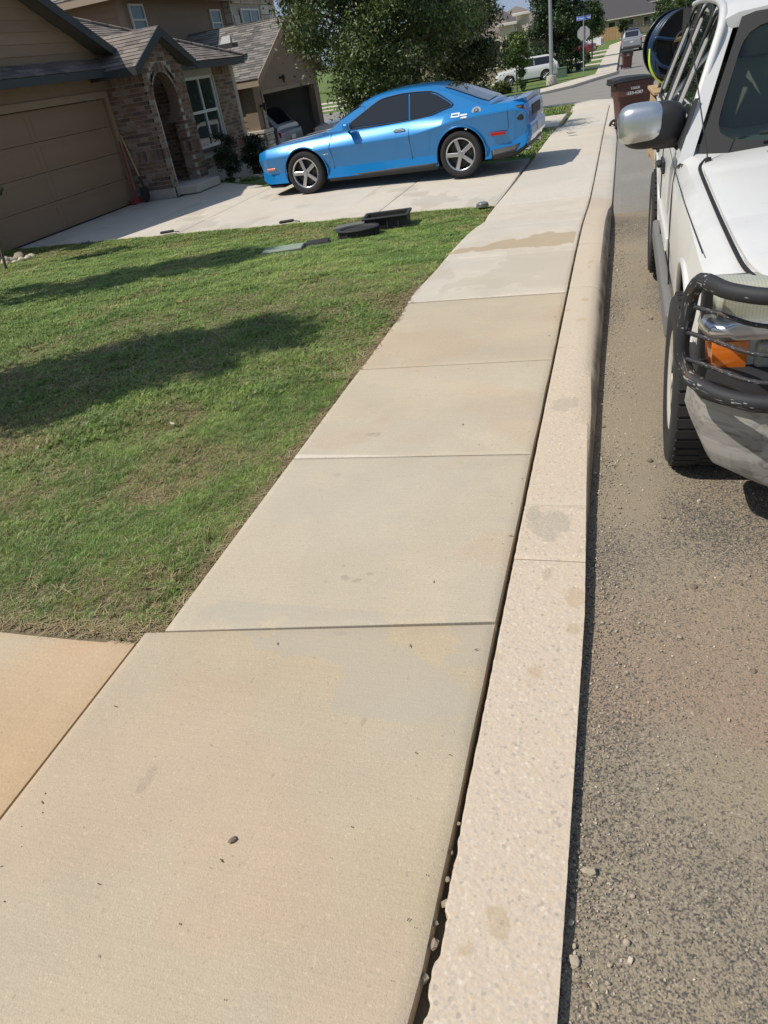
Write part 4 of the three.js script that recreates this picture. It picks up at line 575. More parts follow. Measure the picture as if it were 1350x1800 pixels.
    if (s < 0) { const f0 = mesh('fuel_cap', cyl(.082, .078, .03, 0, 0, 0, 28).rotateX(Math.PI / 2), chromeMat, T); f0.position.set(-1.78, .965, s * .865); f0.rotation.x = .75; const fc = mesh('fuel_cap_centre', cyl(.046, .042, .036, 0, 0, 0, 20).rotateX(Math.PI / 2), blackTrim, T); fc.position.set(-1.78, .967, s * .868); fc.rotation.x = .75; const fh = mesh('fuel_cap_hub', cyl(.02, .018, .044, 0, 0, 0, 14).rotateX(Math.PI / 2), chromeMat, T); fh.position.set(-1.78, .969, s * .871); fh.rotation.x = .75; }
    mesh('side_marker', rbox(.24, .05, .03, .008, -2.12, .60, s * .908), redLamp, T); mesh('side_marker', rbox(.18, .04, .06, .008, 2.2, .475, s * .845), MP(.7, .2, .1, .2), T);
    const seam = (p, nm) => mesh(nm, tube(p.map(([x, y, z]) => [x, y, s * z]), .0035, 24, 5), rubberMat, T);
    seam([[.93, .28, .875], [.90, .42, .875], [.90, .60, .925], [.92, .72, .961], [.88, .92, .835]], 'door_seam'); seam([[-.59, .29, .87], [-.59, .42, .875], [-.59, .6, .915], [-.59, .745, .958], [-.59, .955, .828]], 'door_seam'); seam([[-2.30, 1.0, .785], [-2.3, .915, .937], [-2.3, .7, .895], [-2.25, .62, .888], [-1.95, .60, .90]], 'bumper_seam'); seam([[2.22, .8, .80], [1.6, .868, .83], [1.0, .92, .845]], 'hood_seam');
    const ar = []; for (const [x, R] of [[1.473, .432], [-1.473, .436]]) { const pts = []; for (let i = 0; i <= 16; i++) { const a = mix(-.12, Math.PI + .12, i / 16); pts.push([x + Math.cos(a) * R, .352 + Math.sin(a) * R, s * (.944 + (x < 0 ? .012 : 0) - .05 * (1 - Math.max(0, Math.sin(a))))]); } mesh('arch_lip', tube(pts, .014, 40, 6), blue, T); }
    mesh('tail_lamp', rbox(.16, .19, .40, .04, -2.50, .855, s * .68), redLamp, T); mesh('lamp_bezel', rbox(.16, .23, .46, .05, -2.485, .855, s * .665), blackTrim, T); mesh('exhaust_tip', rbox(.14, .07, .13, .03, -2.52, .30, s * .56), chromeMat, T);
    mesh('head_lamp', cyl(.085, .085, .06, 0, 0, 0, 22).rotateZ(Math.PI / 2).translate(2.465, .62, s * .52), clearLamp, T);
    mesh('hood_stripe', topPatch(sectionTop(lb.userData.at), 2.1, 1.0, () => s > 0 ? .34 : -.56, () => s > 0 ? .56 : -.34, .006, 16, 4), M(.62, .64, .66, .3), T);
  }
  // cab side emblem (two square letters and a cross piece) on the rear quarter
  const sz = sectionSide(lb.userData.at); const em = []; const rc = (x, y, w, h) => em.push(sidePatch([[x, y], [x + w, y], [x + w, y + h], [x, y + h]], (a, b) => sz(a, b) + .008, .008, -1)); const E = (x, y, w, h) => rc(x - .03, y, w, h); E(-1.47, .965, .15, .018); E(-1.47, .925, .15, .018); E(-1.47, .925, .02, .058); E(-1.34, .925, .02, .058); E(-1.60, .90, .10, .02); E(-1.60, .935, .12, .02);
  mesh('quarter_emblem', em, M(.72, .72, .70, .5), T);
  mesh('fender_emblem', rbox(.10, .018, .014, .003, 1.02, .62, -.929), chromeMat, T);
  mesh('spoiler', toCreasedNormals(loft([[-2.2, [[0, 1.03], [.66, 1.0], [.68, 1.01], [0, 1.045]]], [-2.45, [[0, 1.03], [.72, 1.0], [.74, 1.045], [0, 1.075]]], [-2.585, [[0, 1.03], [.70, 1.0], [.72, 1.06], [0, 1.09]]]], 12), .6), blue, T);
  mesh('rear_valance', loft([[-2.0, [[0, .19], [.86, .19], [.92, .24], [.93, .36], [0, .36]]], [-2.4, [[0, .23], [.82, .23], [.88, .28], [.895, .40], [0, .40]]], [-2.58, [[0, .32], [.74, .32], [.8, .36], [.80, .44], [0, .44]]]], 12), blackTrim, T);
  mesh('front_splitter', loft([[2.49, [[0, .20], [.62, .20], [.66, .23], [0, .26]]], [2.3, [[0, .15], [.80, .15], [.84, .19], [0, .24]]], [1.98, [[0, .15], [.88, .15], [.90, .18], [0, .22]]]], 10), blackTrim, T);
  mesh('grille', rbox(.03, .13, 1.25, .03, 2.475, .62, 0), blackTrim, T); mesh('rear_badge_panel', rbox(.03, .16, .8, .012, -2.615, .845, 0), blackTrim, T); mesh('rear_bumper', rbox(.16, .26, 1.62, .075, -2.575, .555, 0, 4), blue, T);
  const wl = mesh('number_plate', rbox(.015, .13, .3, .006, -2.662, .58, 0), M(.72, .72, .7, .5), T);
}
// ---------------------------------------------------------------- white SUV at the kerb
{
  const T = thing('sport_utility_vehicle', 'dusty white full size SUV with black brush guard parked along the kerb', 'SUV', [1.235, -.105, -4.80], -Math.PI / 2);
  const wTex = ctex(512, 512, (u, v) => { const n = fb(u * 5, v * 5, 5, 5), d = vn(u * 260, v * 260, 8), k = 1 - .07 * ss(.45, .75, n) - (d > .93 ? .10 : 0); return [.66 * k, .65 * k, .62 * k]; });
  const white = new THREE.MeshPhysicalMaterial({ map: rep(wTex, .6, .6), roughness: .42, clearcoat: .6, clearcoatRoughness: .22, side: THREE.DoubleSide });
  const peel = new THREE.MeshPhysicalMaterial({ map: rep(wTex, .7, .7), color: col(.80, .80, .80), roughness: .7, side: THREE.DoubleSide });
  const grimeTex = ctex(512, 512, (u, v) => { const n = fb(u * 14, v * 14, 15, 5), d = fb(u * 60, v * 60, 18, 3); return mix3([.33, .315, .285], [.16, .15, .135], cl(ss(.42, .7, n) * .6 + ss(.5, .7, d) * .5)); });
  const grime = new THREE.MeshStandardMaterial({ map: rep(grimeTex, 1.2, 1.2), roughness: .8, side: THREE.DoubleSide });
  const guardTex = ctex(512, 512, (u, v) => { const s = vn(u * 70, v * 70, 25), c = fb(u * 8, v * 8, 27, 4), sc = vn(u * 18, v * 120, 28); let k = [.022, .022, .025]; if (s > .84 && c > .45) k = [.32, .31, .29]; else if (sc > .86 && c > .52) k = [.13, .13, .13]; else if (c > .7) k = [.06, .035, .025]; return k; });
  const guardMat = new THREE.MeshStandardMaterial({ map: rep(guardTex, 2, .6), roughness: .68, side: THREE.DoubleSide }), padMat = new THREE.MeshStandardMaterial({ map: rep(guardTex, 2.6, 2.6), roughness: .65, side: THREE.DoubleSide });
  const W = .985;
  const sec = (w, b, t, tz, tc) => [[0, b], [w * .9, b], [w * .965, b + .04], [w * .985, Math.min(b + .22, .70)], [w, .74], [w * .996, t - .14], [w * .975, t - .05], [tz + .03, t - .008], [tz, t], [tz * .6, tc], [0, tc + .012]];
  const st = [[2.30, sec(.90, .62, .955, .80, .955)], [2.22, sec(.945, .61, .985, .84, .99)], [2.0, sec(.972, .58, 1.01, .855, 1.02)], [1.475, sec(W, .44, 1.06, .875, 1.075)], [.95, sec(W, .42, 1.10, .895, 1.12)], [.70, sec(W, .42, 1.14, .915, 1.13)], [.4, sec(W, .42, 1.165, .95, 1.10)], [-.5, sec(W, .42, 1.17, .955, 1.08)], [-1.475, sec(W, .44, 1.175, .955, 1.08)], [-2.3, sec(.975, .46, 1.18, .945, 1.1)], [-2.5, sec(.94, .5, 1.17, .91, 1.1)]];
  const lb = loft(st, 80); for (const q of [lb]) { const p = q.attributes.position, u = q.attributes.uv; for (let i = 0; i < p.count; i++) u.setXY(i, p.getX(i), p.getY(i) + Math.abs(p.getZ(i))); }
  const r = .375, cuts = []; for (const s of [1, -1]) for (const x of [1.60, -1.475]) cuts.push([x, .40, .475, s * W, .34]);
  bodyCut('body', lb, white, cuts, T, .5);
  // hood: a separate skin with shut lines, crowned, edges turned down
  const hs0 = (t, tz) => [[0, t - .05], [tz - .02, t - .05], [tz, t - .02], [tz - .006, t + .006], [tz - .03, t + .016], [tz * .62, t + .034], [tz * .58, t + .03], [0, t + .04]];
  const hoodL = loft([[2.285, hs0(.962, .70)], [2.25, hs0(.985, .775)], [2.1, hs0(1.008, .825)], [1.6, hs0(1.052, .855)], [1.0, hs0(1.10, .872)], [.80, hs0(1.118, .875)], [.70, hs0(1.125, .82)]], 40); { const p = hoodL.attributes.position, u = hoodL.attributes.uv; for (let i = 0; i < p.count; i++) u.setXY(i, p.getX(i), p.getZ(i)); }
  mesh('hood', toCreasedNormals(hoodL, .5), white, T);
  // worn clear coat patches on the hood, each a thin flake area with its own edge
  const top = sectionTop(hoodL.userData.at); { const pts = []; const N = 40; for (let i = 0; i < N; i++) { const a = i / N * Math.PI * 2, R = 1 + .3 * (fb(Math.cos(a) * 2 + 5, Math.sin(a) * 2, 33, 3) - .5) * 2; pts.push(new THREE.Vector2(1.45 + Math.cos(a) * .36 * R, .28 + Math.sin(a) * .3 * R)); } const g = clean(new THREE.ShapeGeometry(new THREE.Shape(pts), 1)); const p = g.attributes.position; for (let i = 0; i < p.count; i++) { const x = p.getX(i), z = p.getY(i); p.setXYZ(i, x, top(x, z)[0] + .0035, z); } g.computeVertexNormals(); mesh('worn_paint_patch', g, peel, T); }
  for (const s of [1, -1]) mesh('hood_gap', tube([[2.285, .966, s * .725], [2.24, .984, s * .79], [2.1, 1.008, s * .838], [1.6, 1.056, s * .866], [1.0, 1.104, s * .884], [.84, 1.12, s * .884], [.73, 1.132, s * .85]], .0075, 50, 6), rubberMat, T);
  // cabin shell: roof, pillars, glass, seats
  const belt = 1.17, gz = y => .955 - .40 * (y - belt);
  const roofS = t => [[0, t - .045], [gz(t - .05) - .03, t - .07], [gz(t - .05) + .012, t - .05], [gz(t - .03), t - .028], [gz(t) - .06, t - .004], [.4, t + .014], [0, t + .018]];
  mesh('roof', toCreasedNormals(loft([[.04, roofS(1.70)], [-.12, roofS(1.755)], [-.5, roofS(1.80)], [-1.4, roofS(1.825)], [-2.3, roofS(1.80)], [-2.48, roofS(1.765)]], 30), .6), white, T);
  for (const s of [1, -1]) {
    const pl = (a, b, w0, w1, nm, mt, d = .05) => { const A = V(a[0], a[1], s * (gz(a[1]) - .02)), B = V(b[0], b[1], s * (gz(b[1]) - .02)); const q = [[A.x + w0, A.y, A.z], [A.x - w0, A.y, A.z], [B.x - w1, B.y, B.z], [B.x + w1, B.y, B.z]]; const g = prism(s > 0 ? [q[1], q[0], q[3], q[2]] : q, d); return mesh(nm, g.translate(0, 0, s * .022), mt, T); };
    pl([.62, 1.13], [-.06, 1.69], .10, .05, 'front_pillar', white, .06); pl([-.52, 1.15], [-.56, 1.75], .075, .06, 'centre_pillar', white); pl([-1.36, 1.15], [-1.5, 1.77], .09, .09, 'rear_pillar', white); pl([-2.36, 1.15], [-2.38, 1.77], .11, .1, 'tail_pillar', white);
    mesh('roof_rail_trim', tube([[.66, 1.10, s * (gz(1.10) - .03)], [.52, 1.22, s * (gz(1.22) - .012)], [.28, 1.44, s * (gz(1.44) - .006)], [.06, 1.64, s * (gz(1.64) - .002)], [-.15, 1.72, s * (gz(1.72) + .006)], [-.6, 1.757, s * (gz(1.757) + .006)], [-1.5, 1.775, s * (gz(1.775) + .006)], [-2.4, 1.755, s * (gz(1.755) + .004)]], .022, 60, 8), white, T);
    const win = (pts, nm) => { mesh(nm, sidePatch(pts, (x, y) => gz(y) - .012, .008, s), sideGlass, T); mesh('window_seal', tube(pts.map(([x, y]) => [x, y, s * (gz(y) + .004)]), .010, 60, 6, true), rubberMat, T); };
    const sideGlass = MP(.02, .025, .024, .02, { ior: 1.52, clearcoat: 1, clearcoatRoughness: .01 });
    win([[.46, 1.20], [.42, 1.28], [.02, 1.62], [-.12, 1.665], [-.46, 1.69], [-.46, 1.2]], 'side_window'); win([[-.60, 1.2], [-.62, 1.695], [-1.38, 1.71], [-1.28, 1.2]], 'side_window'); win([[-1.48, 1.2], [-1.6, 1.71], [-2.24, 1.70], [-2.24, 1.2]], 'side_window');
    mesh('belt_trim', tube([[.5, 1.185, s * (gz(1.185) + .008)], [-.9, 1.188, s * (gz(1.188) + .008)], [-2.3, 1.19, s * (gz(1.19) + .006)]], .009, 20, 6), rubberMat, T);
    // door mirror
    const mr = grp('mirror', T, [.44, 1.27, s * 1.055]);
    const shell = new THREE.SphereGeometry(1, 32, 24), sp = shell.attributes.position; for (let i = 0; i < sp.count; i++) { const sq = (v, e) => Math.sign(v) * Math.pow(Math.abs(v), e); sp.setXYZ(i, sq(sp.getX(i), .75) * .085, sq(sp.getY(i), .62) * .105, sq(sp.getZ(i), .62) * .155); } shell.computeVertexNormals(); const sh0 = clean(shell).translate(0, .005, s * .03);
    mesh('mirror_shell', sh0, blackTrim, mr); const cap = clean(shell.clone()); cap.scale(1.06, .9, .78).translate(.010, .022, s * .085); mesh('mirror_cap', cap, M(.62, .64, .66, .27, { metalness: .85 }), mr); mesh('mirror_arm', rbox(.10, .07, .26, .025, -.02, -.075, s * -.09, 3), blackTrim, mr); mesh('mirror_sail', sidePatch([[-.02, -.08], [.2, -.09], [.16, -.05], [.0, .1], [-.02, .08]], (x, y) => gz(y + 1.27) - 1.055 + .008, .02, 1).translate(0, 0, 0).scale(1, 1, s), blackTrim, mr); mesh('mirror_glass', rbox(.012, .15, .24, .005, -.08, .005, s * .04), chromeMat, mr);
    // door furniture and mouldings
    const dh = grp('door_handle', T, [-.33, .96, s * .985]); mesh('bezel', rbox(.20, .075, .02, .01, 0, 0, s * .008, 3), blackTrim, dh); mesh('grip', rbox(.13, .03, .03, .012, .01, .012, s * .03, 3), blackTrim, dh); mesh('lock', cyl(.014, .014, .02, 0, 0, 0, 12).rotateX(Math.PI / 2).translate(-.07, 0, s * .022), blackTrim, dh);
    const dh2 = grp('door_handle', T, [-1.2, .96, s * .985]); mesh('bezel', rbox(.20, .075, .02, .01, 0, 0, s * .008, 3), blackTrim, dh2); mesh('grip', rbox(.13, .03, .03, .012, .01, .012, s * .03, 3), blackTrim, dh2);
    const seam = (p, nm, rad = .0042) => mesh(nm, tube(p.map(([x, y, z]) => [x, y, s * z]), rad, 24, 5), rubberMat, T);
    seam([[.60, .46, .972], [.62, .74, .986], [.58, 1.0, .982], [.50, 1.15, .955]], 'door_seam'); seam([[-.54, .46, .972], [-.54, .74, .986], [-.54, 1.03, .982], [-.54, 1.17, .958]], 'door_seam'); seam([[1.9, 1.00, .945], [1.2, 1.035, .965], [.6, 1.06, .971], [-.5, 1.09, .968], [-2.2, 1.1, .962]], 'body_crease', .0022);
    mesh('rocker_guard', rbox(2.05, .13, .05, .02, .06, .44, s * .985, 2), M(.16, .155, .15, .7), T); mesh('side_moulding', rbox(1.05, .075, .022, .01, .02, .70, s * .992, 2), white, T);
    for (const x of [1.60, -1.475]) { wheel(T, x, r, s * .885, r, .255, .225, 6, x > 0 ? M(.50, .47, .40, .6, { metalness: .2 }) : alloyMat, s, 'wheel', 1); const pts = []; for (let i = 0; i <= 18; i++) { const a = mix(x > 0 ? .52 : -.05, Math.PI + .05, i / 18); pts.push([x + Math.cos(a) * .48, .40 + Math.sin(a) * .48, s * (.978 - .02 * (1 - Math.max(0, Math.sin(a))))]); } mesh('arch_lip', tube(pts, .016, 40, 6), white, T); }
    // lamps
    const hl = grp('head_lamp', T, [2.27, .94, s * .70]); const lensTex = ctex(256, 256, (u, v) => { const k = .92 + .08 * Math.sin(u * 256 * Math.PI / 4), n = fb(u * 10, v * 10, 4, 3); return [.47 * k, .46 * k, .40 * k - n * .05]; });
    mesh('lens', loft([[.045, [[0, -.055], [.20, -.055], [.205, .05], [0, .05]]], [.0, [[0, -.06], [.225, -.06], [.228, .058], [0, .058]]], [-.10, [[0, -.06], [.25, -.06], [.25, .058], [0, .058]]]], 8), new THREE.MeshPhysicalMaterial({ map: rep(lensTex, 1, 1), color: col(.9, .9, .85), roughness: .2, clearcoat: 1, clearcoatRoughness: .12, side: THREE.DoubleSide }), hl); { const lg = hl.children[0].geometry, p = lg.attributes.position, u = lg.attributes.uv; for (let i = 0; i < p.count; i++) u.setXY(i, p.getZ(i) * 3, p.getY(i) * 3); }
    mesh('bezel', rbox(.08, .125, .53, .01, -.07, -.015, 0), rubberMat, hl);
    const tl = grp('turn_lamp', T, [2.275, .768, s * .70]); mesh('amber_lens', loft([[.045, [[0, -.045], [.05, -.04], [.055, .05], [0, .05]]], [-.02, [[0, -.05], [.065, -.045], [.07, .055], [0, .055]]], [-.14, [[0, -.05], [.07, -.045], [.075, .055], [0, .055]]]], 8).translate(0, 0, s * .175), amberLamp, tl); mesh('clear_lens', rbox(.11, .095, .32, .02, .0, .0, s * -.06, 2), new THREE.MeshPhysicalMaterial({ map: rep(lensTex, 3, 1), color: col(.8, .8, .75), roughness: .25, clearcoat: 1, side: THREE.DoubleSide }), tl); mesh('bezel', rbox(.08, .13, .53, .01, -.08, 0, 0), rubberMat, tl);
    mesh('tow_hook', tube([[2.42, .44, s * .42], [2.5, .44, s * .42], [2.5, .44, s * .5], [2.42, .44, s * .5]], .012, 20, 8), blackTrim, T);
  }
  mesh('grille', box(2.22, 2.25, .73, .99, -.45, .45), rubberMat, T); mesh('grille_bar', loft([[2.345, [[0, .832], [.86, .832], [.88, .855], [.86, .882], [0, .882]]], [2.325, [[0, .825], [.93, .825], [.945, .855], [.93, .888], [0, .888]]], [2.2, [[0, .825], [.965, .825], [.972, .855], [.965, .888], [0, .888]]]], 8), M(.62, .62, .63, .3, { metalness: .85 }), T);
  // windscreen, cowl, wipers
  const wsq = []; const wsA = (t, f) => { const y = mix(1.13, 1.685, t), x = mix(.64, .02, t) + .10 * (1 - f * f); return [x, y, f * (gz(y) - .085)]; }; { const pos = [], idx = [], n = 12, m = 16; for (let i = 0; i <= n; i++) for (let k = 0; k <= m; k++) pos.push(...wsA(i / n, k / m * 2 - 1)); for (let i = 0; i < n; i++) for (let k = 0; k < m; k++) { const a = i * (m + 1) + k; idx.push(a, a + 1, a + m + 1, a + 1, a + m + 2, a + m + 1); } mesh('windshield', geoFrom(pos, idx), MP(.62, .80, .74, .03, { transmission: 1, thickness: 0, ior: 1.5 }), T);
    const pb = [], ib = []; const rim = [[.0, -1], [.0, 1], [1, 1], [1, -1]]; const N = 48, path = (t, o) => { const e = t * 4, k = Math.floor(e) % 4, f = e - Math.floor(e), a = rim[k], b = rim[(k + 1) % 4]; let u = mix(a[0], b[0], f), v = mix(a[1], b[1], f); if (o) { u = .5 + (u - .5) * .86; v = v * .945; const du = Math.abs(u - .5) / .43, dv = Math.abs(v) / .945, c = Math.pow(Math.pow(du, 7) + Math.pow(dv, 7), 1 / 7); u = .5 + (u - .5) / c; v = v / c; } const q = wsA(u, v); return [q[0] + .004, q[1] + .003, q[2]]; }; for (let i = 0; i <= N; i++) { pb.push(...path(i / N % 1, 0), ...path(i / N % 1, 1)); } for (let i = 0; i < N; i++) { const a = i * 2; ib.push(a, a + 1, a + 2, a + 1, a + 3, a + 2); } mesh('windshield_border', geoFrom(pb, ib), rubberMat, T); }
  mesh('cowl', loft([[.86, [[0, 1.10], [.80, 1.10], [.86, 1.112], [0, 1.128]]], [.68, [[0, 1.09], [.82, 1.09], [.86, 1.12], [0, 1.142]]], [.60, [[0, 1.09], [.82, 1.09], [.85, 1.13], [0, 1.15]]]], 8), blackTrim, T);
  for (let k = 0; k < 9; k++) { const z = .56 - k * .11; mesh('cowl_clip', [box(.80, .83, 1.122, 1.152, z - .04, z - .014), box(.80, .83, 1.122, 1.152, z + .014, z + .04), box(.80, .83, 1.142, 1.153, z - .0142, z + .0142)], M(.27, .26, .25, .7), T); }
  for (const z of [.36, -.35]) { const wp = grp('wiper', T, [0, 0, 0]); mesh('arm', bar([.74, 1.165, z - .22], [.70, 1.205, z + .12], .008), blackTrim, wp); mesh('blade', bar([.70, 1.185, z - .28], [.68, 1.212, z + .26], .009), rubberMat, wp); }
  // interior
  const seatM = M(.26, .245, .20, .9), inner = grp('interior', T); mesh('floor', box(-2.3, .7, .5, .55, -.9, .9), M(.05, .05, .05, .95), inner); mesh('dashboard', rbox(.42, .22, 1.7, .07, .42, 1.04, 0), M(.07, .07, .068, .8), inner);
  for (const z of [.42, -.42]) { mesh('seat', [rbox(.52, .18, .52, .07, -.35, .78, z), rbox(.16, .66, .5, .07, -.68, 1.12, z).rotateZ(0)], seatM, inner); mesh('headrest', rbox(.10, .2, .28, .05, -.72, 1.52, z, 3), seatM, inner); }
  mesh('rear_bench', [rbox(.5, .18, 1.4, .07, -1.35, .78, 0), rbox(.16, .6, 1.4, .07, -1.66, 1.08, 0)], seatM, inner); mesh('steering_wheel', clean(new THREE.TorusGeometry(.19, .016, 8, 28).rotateY(Math.PI / 2).rotateZ(-.4)).translate(.12, 1.08, -.42), rubberMat, inner); mesh('rear_bulkhead', box(-2.46, -2.42, .5, 1.74, -.8, .8), M(.04, .04, .04, .9), inner);
  mesh('rear_mirror', rbox(.03, .06, .24, .02, .16, 1.56, 0), rubberMat, inner);
  // front bumper: black step pad above a sand-grey valance with an air intake
  mesh('bumper_pad', toCreasedNormals(loft([[2.44, [[0, .60], [.60, .60], [.62, .66], [.60, .715], [0, .715]]], [2.40, [[0, .60], [.80, .60], [.82, .66], [.80, .725], [0, .725]]], [2.28, [[0, .60], [.945, .60], [.965, .66], [.945, .73], [0, .73]]], [2.06, [[0, .6], [.985, .6], [1.0, .66], [.985, .725], [0, .725]]]], 16), .6), padMat, T);
  const vs = (z, b, t, k) => [[0, b], [z * .85, b], [z * .95, b + .05], [z, b + .16], [z * .99, t], [0, t]];
  const vl = loft([[2.425, vs(.62, .30, .60)], [2.37, vs(.80, .28, .60)], [2.26, vs(.93, .28, .60)], [2.06, vs(.98, .33, .60)]], 20); { const p = vl.attributes.position, u = vl.attributes.uv; for (let i = 0; i < p.count; i++) u.setXY(i, p.getZ(i) + p.getX(i), p.getY(i)); } mesh('bumper_valance', toCreasedNormals(vl, .6), grime, T);
  mesh('air_intake', rbox(.03, .09, .9, .03, 2.43, .36, 0), rubberMat, T); mesh('number_plate', rbox(.015, .15, .3, .006, 2.455, .66, 0), M(.7, .7, .68, .5), T);
  // brush guard
  const bg = grp('brush_guard', T, [-.05, 0, 0]); const GT = 1.035, GB = .735;
  const loop = []; for (const s of [1, -1]) { const up = [[2.60, GT, s * .0], [2.60, GT, s * .62], [2.595, GT, s * .82], [2.53, GT + .005, s * .925], [2.43, GT + .01, s * .985], [2.39, GT - .04, s * 1.01], [2.375, GT - .12, s * 1.018], [2.37, GB + .12, s * 1.026], [2.37, GB + .05, s * 1.026], [2.40, GB - .02, s * 1.0], [2.49, GB - .04, s * .93], [2.56, GB - .045, s * .83], [2.585, GB - .045, s * .66], [2.585, GB - .045, 0]]; mesh('guard_tube', tube(up, .025, 110, 12), guardMat, bg); for (const y of [.955, .865, .775]) mesh('guard_bar', tube([[2.385, y, s * 1.018], [2.45, y - .012, s * .93], [2.53, y - .024, s * .84], [2.565, y - .026, s * .70], [2.57, y - .026, 0]], .0078, 50, 8), guardMat, bg); mesh('guard_upright', bar([2.58, GB - .04, s * .38], [2.60, GT, s * .38], .021, 10), guardMat, bg); mesh('guard_bracket', box(2.35, 2.57, .56, .69, s * .38 - .006, s * .38 + .006), guardMat, bg); }
  // whip aerial on the kerb-side fender
  const an = grp('aerial', T); mesh('aerial_base', cyl(.012, .018, .04, .80, 1.13, .845), rubberMat, an); mesh('aerial_whip', bar([.80, 1.13, .845], [.70, 1.86, 1.0], .0032, 6, .0022), M(.05, .05, .05, .4), an);
}
// ---------------------------------------------------------------- grass on the front lawn
{
  const proj = new THREE.Vector3(), cm = new THREE.Matrix4(); camera.aspect = 3 / 4; camera.updateProjectionMatrix(); camera.updateMatrixWorld(true);
  const tuft = (n, h, w, spread) => { const pos = [], idx = [], nor = []; for (let i = 0; i < n; i++) { const a = rnd() * 6.283, r = Math.sqrt(rnd()) * spread, x = Math.cos(a) * r, z = Math.sin(a) * r, b = rnd() * 6.283, hh = h * rr(.55, 1.15), ln = hh * rr(.3, 1.7), dx = Math.cos(b), dz = Math.sin(b), ww = w * rr(.7, 1.2); const px = -dz * ww / 2, pz = dx * ww / 2, k = pos.length / 3; pos.push(x - px, 0, z - pz, x + px, 0, z + pz, x - px * .8 + dx * ln * .35, hh * .6, z - pz * .8 + dz * ln * .35, x + px * .8 + dx * ln * .35, hh * .6, z + pz * .8 + dz * ln * .35, x + dx * ln, hh * .93, z + dz * ln); idx.push(k, k + 1, k + 2, k + 1, k + 3, k + 2, k + 2, k + 3, k + 4); } return geoFrom(pos, idx); };
  const mat = new THREE.MeshStandardMaterial({ roughness: .55, side: THREE.DoubleSide });
  const boxes = [[-3.9, -8.35, .33, .2], [-3.55, -8.62, .2, .16], [-3.1, -8.9, .3, .2], [-2.85, -9.3, .32, .2], [-3.42, -9.52, .26, .14]];
  const lists = [[], [], []];
  const dens = [15000, 8500, 5000];
  for (let cx = -10.6; cx < -1.56; cx += .2) for (let cz = -1.58; cz > -10.9; cz -= .2) {
    const d = Math.hypot(cx, cz, 1.665); proj.set(cx + .1, -.05, cz - .1).project(camera); if (proj.z > 1 || Math.abs(proj.x) > 1.22 || Math.abs(proj.y) > 1.2) continue;
    const L = d < 4.6 ? 0 : d < 7.2 ? 1 : 2, n = Math.round(dens[L] * .04);
    for (let i = 0; i < n; i++) {
      const x = cx + rnd() * .2, z = cz - rnd() * .2; const edge = swX(z) - .015 - .02 * vn(z * 11, 3, 2); if (x > edge || z > -1.615 - .02 * vn(x * 9, 1, 2) || (x > -1.7 && z > -1.66) || z < dN(x) + .03 + .03 * vn(x * 8, 4, 3)) continue;
      if (boxes.some(b => Math.abs(x - b[0]) < b[2] && Math.abs(z - b[1]) < b[3] && ((x - b[0]) / b[2]) ** 2 + ((z - b[1]) / b[3]) ** 2 < .9)) continue;
      const nearEdge = Math.min(edge - x, -1.6 - z, z - dN(x)), bare = fb(x * 4, z * 4, 9, 3) + .22 * ss(.07, 0, nearEdge) + .3 * Math.exp(-((x + 1.75) ** 2 + (z + 1.85) ** 2) * 14); if (bare > .72 && rnd() < .7) continue;
      const dry = cl(-.03 + ss(.50, .70, fb(x * 2.3 + 7, z * 2.3, 13, 4)) * .5 + .22 * ss(-4.6, -2.2, z) * fb(x * 6, z * 6, 14, 3) * 1.4 + .35 * ss(.10, 0, nearEdge) + .5 * Math.exp(-((x + 1.9) ** 2 / .09 + (z + 1.85) ** 2 / .03)) + .9 * Math.exp(-((x + 4.0) ** 2 / .25 + (z + 3.3) ** 2 / .12)) + .22 * ss(-8.6, -9.8, z) - .10);
      lists[L].push([x, lawnY(x, z) - .003, z, dry]);
    }
  }
  const geos = [tuft(8, .023, .0024, .012), tuft(8, .025, .0036, .016), tuft(7, .030, .006, .024)], m4 = new THREE.Matrix4(), q = new THREE.Quaternion(), up = V(0, 1, 0), c = new THREE.Color();
  const lawnGrass = grp('lawn_grass', scene); lawnGrass.userData.kind = 'stuff'; tag(lawnGrass, 'short green lawn grass with dry straw patches beside the sidewalk', 'grass');
  lists.forEach((l, k) => {
    const im = new THREE.InstancedMesh(geos[k], mat, l.length); im.name = 'grass_blades'; im.userData.kind = 'stuff';
    l.forEach(([x, y, z, dry], i) => {
      const s = rr(.7, 1.25) * (1 - .25 * dry) * (.8 + .4 * vn(x * 5, z * 5, 3)); q.setFromAxisAngle(up, rnd() * 6.283); m4.compose(V(x, y, z), q, V(s, s * rr(.8, 1.2), s)); im.setMatrixAt(i, m4);
      const t = rnd(), g = vn(x * 3, z * 3, 21); let C = t < dry * .85 ? mix3([.40, .31, .14], [.27, .19, .075], rnd()) : mix3([.095, .185, .026], [.255, .335, .068], cl(.2 + rnd() * .6 + (g - .5) * .6)); if (t > .975) C = [.45, .40, .24]; const b = rr(.6, 1.3) * (.75 + .5 * vn(x * 14, z * 14, 33)); im.setColorAt(i, c.setRGB(C[0] * b, C[1] * b, C[2] * b));
    }); lawnGrass.add(im);
  });
  { // dead stems lying between the blades
    const g = new THREE.BufferGeometry(), pos = [], idx = []; for (let i = 0; i < 9; i++) { const x = rr(-.02, .02), z = rr(-.02, .02), a = rnd() * 6.283, L = rr(.008, .02), w = .0009, y = rr(.002, .011), dx = Math.cos(a), dz = Math.sin(a), k = pos.length / 3; pos.push(x - dx * L - dz * w, y, z - dz * L + dx * w, x - dx * L + dz * w, y, z - dz * L - dx * w, x + dx * L + dz * w, y + .003, z + dz * L - dx * w, x + dx * L - dz * w, y + .003, z + dz * L + dx * w); idx.push(k, k + 1, k + 2, k, k + 2, k + 3); }
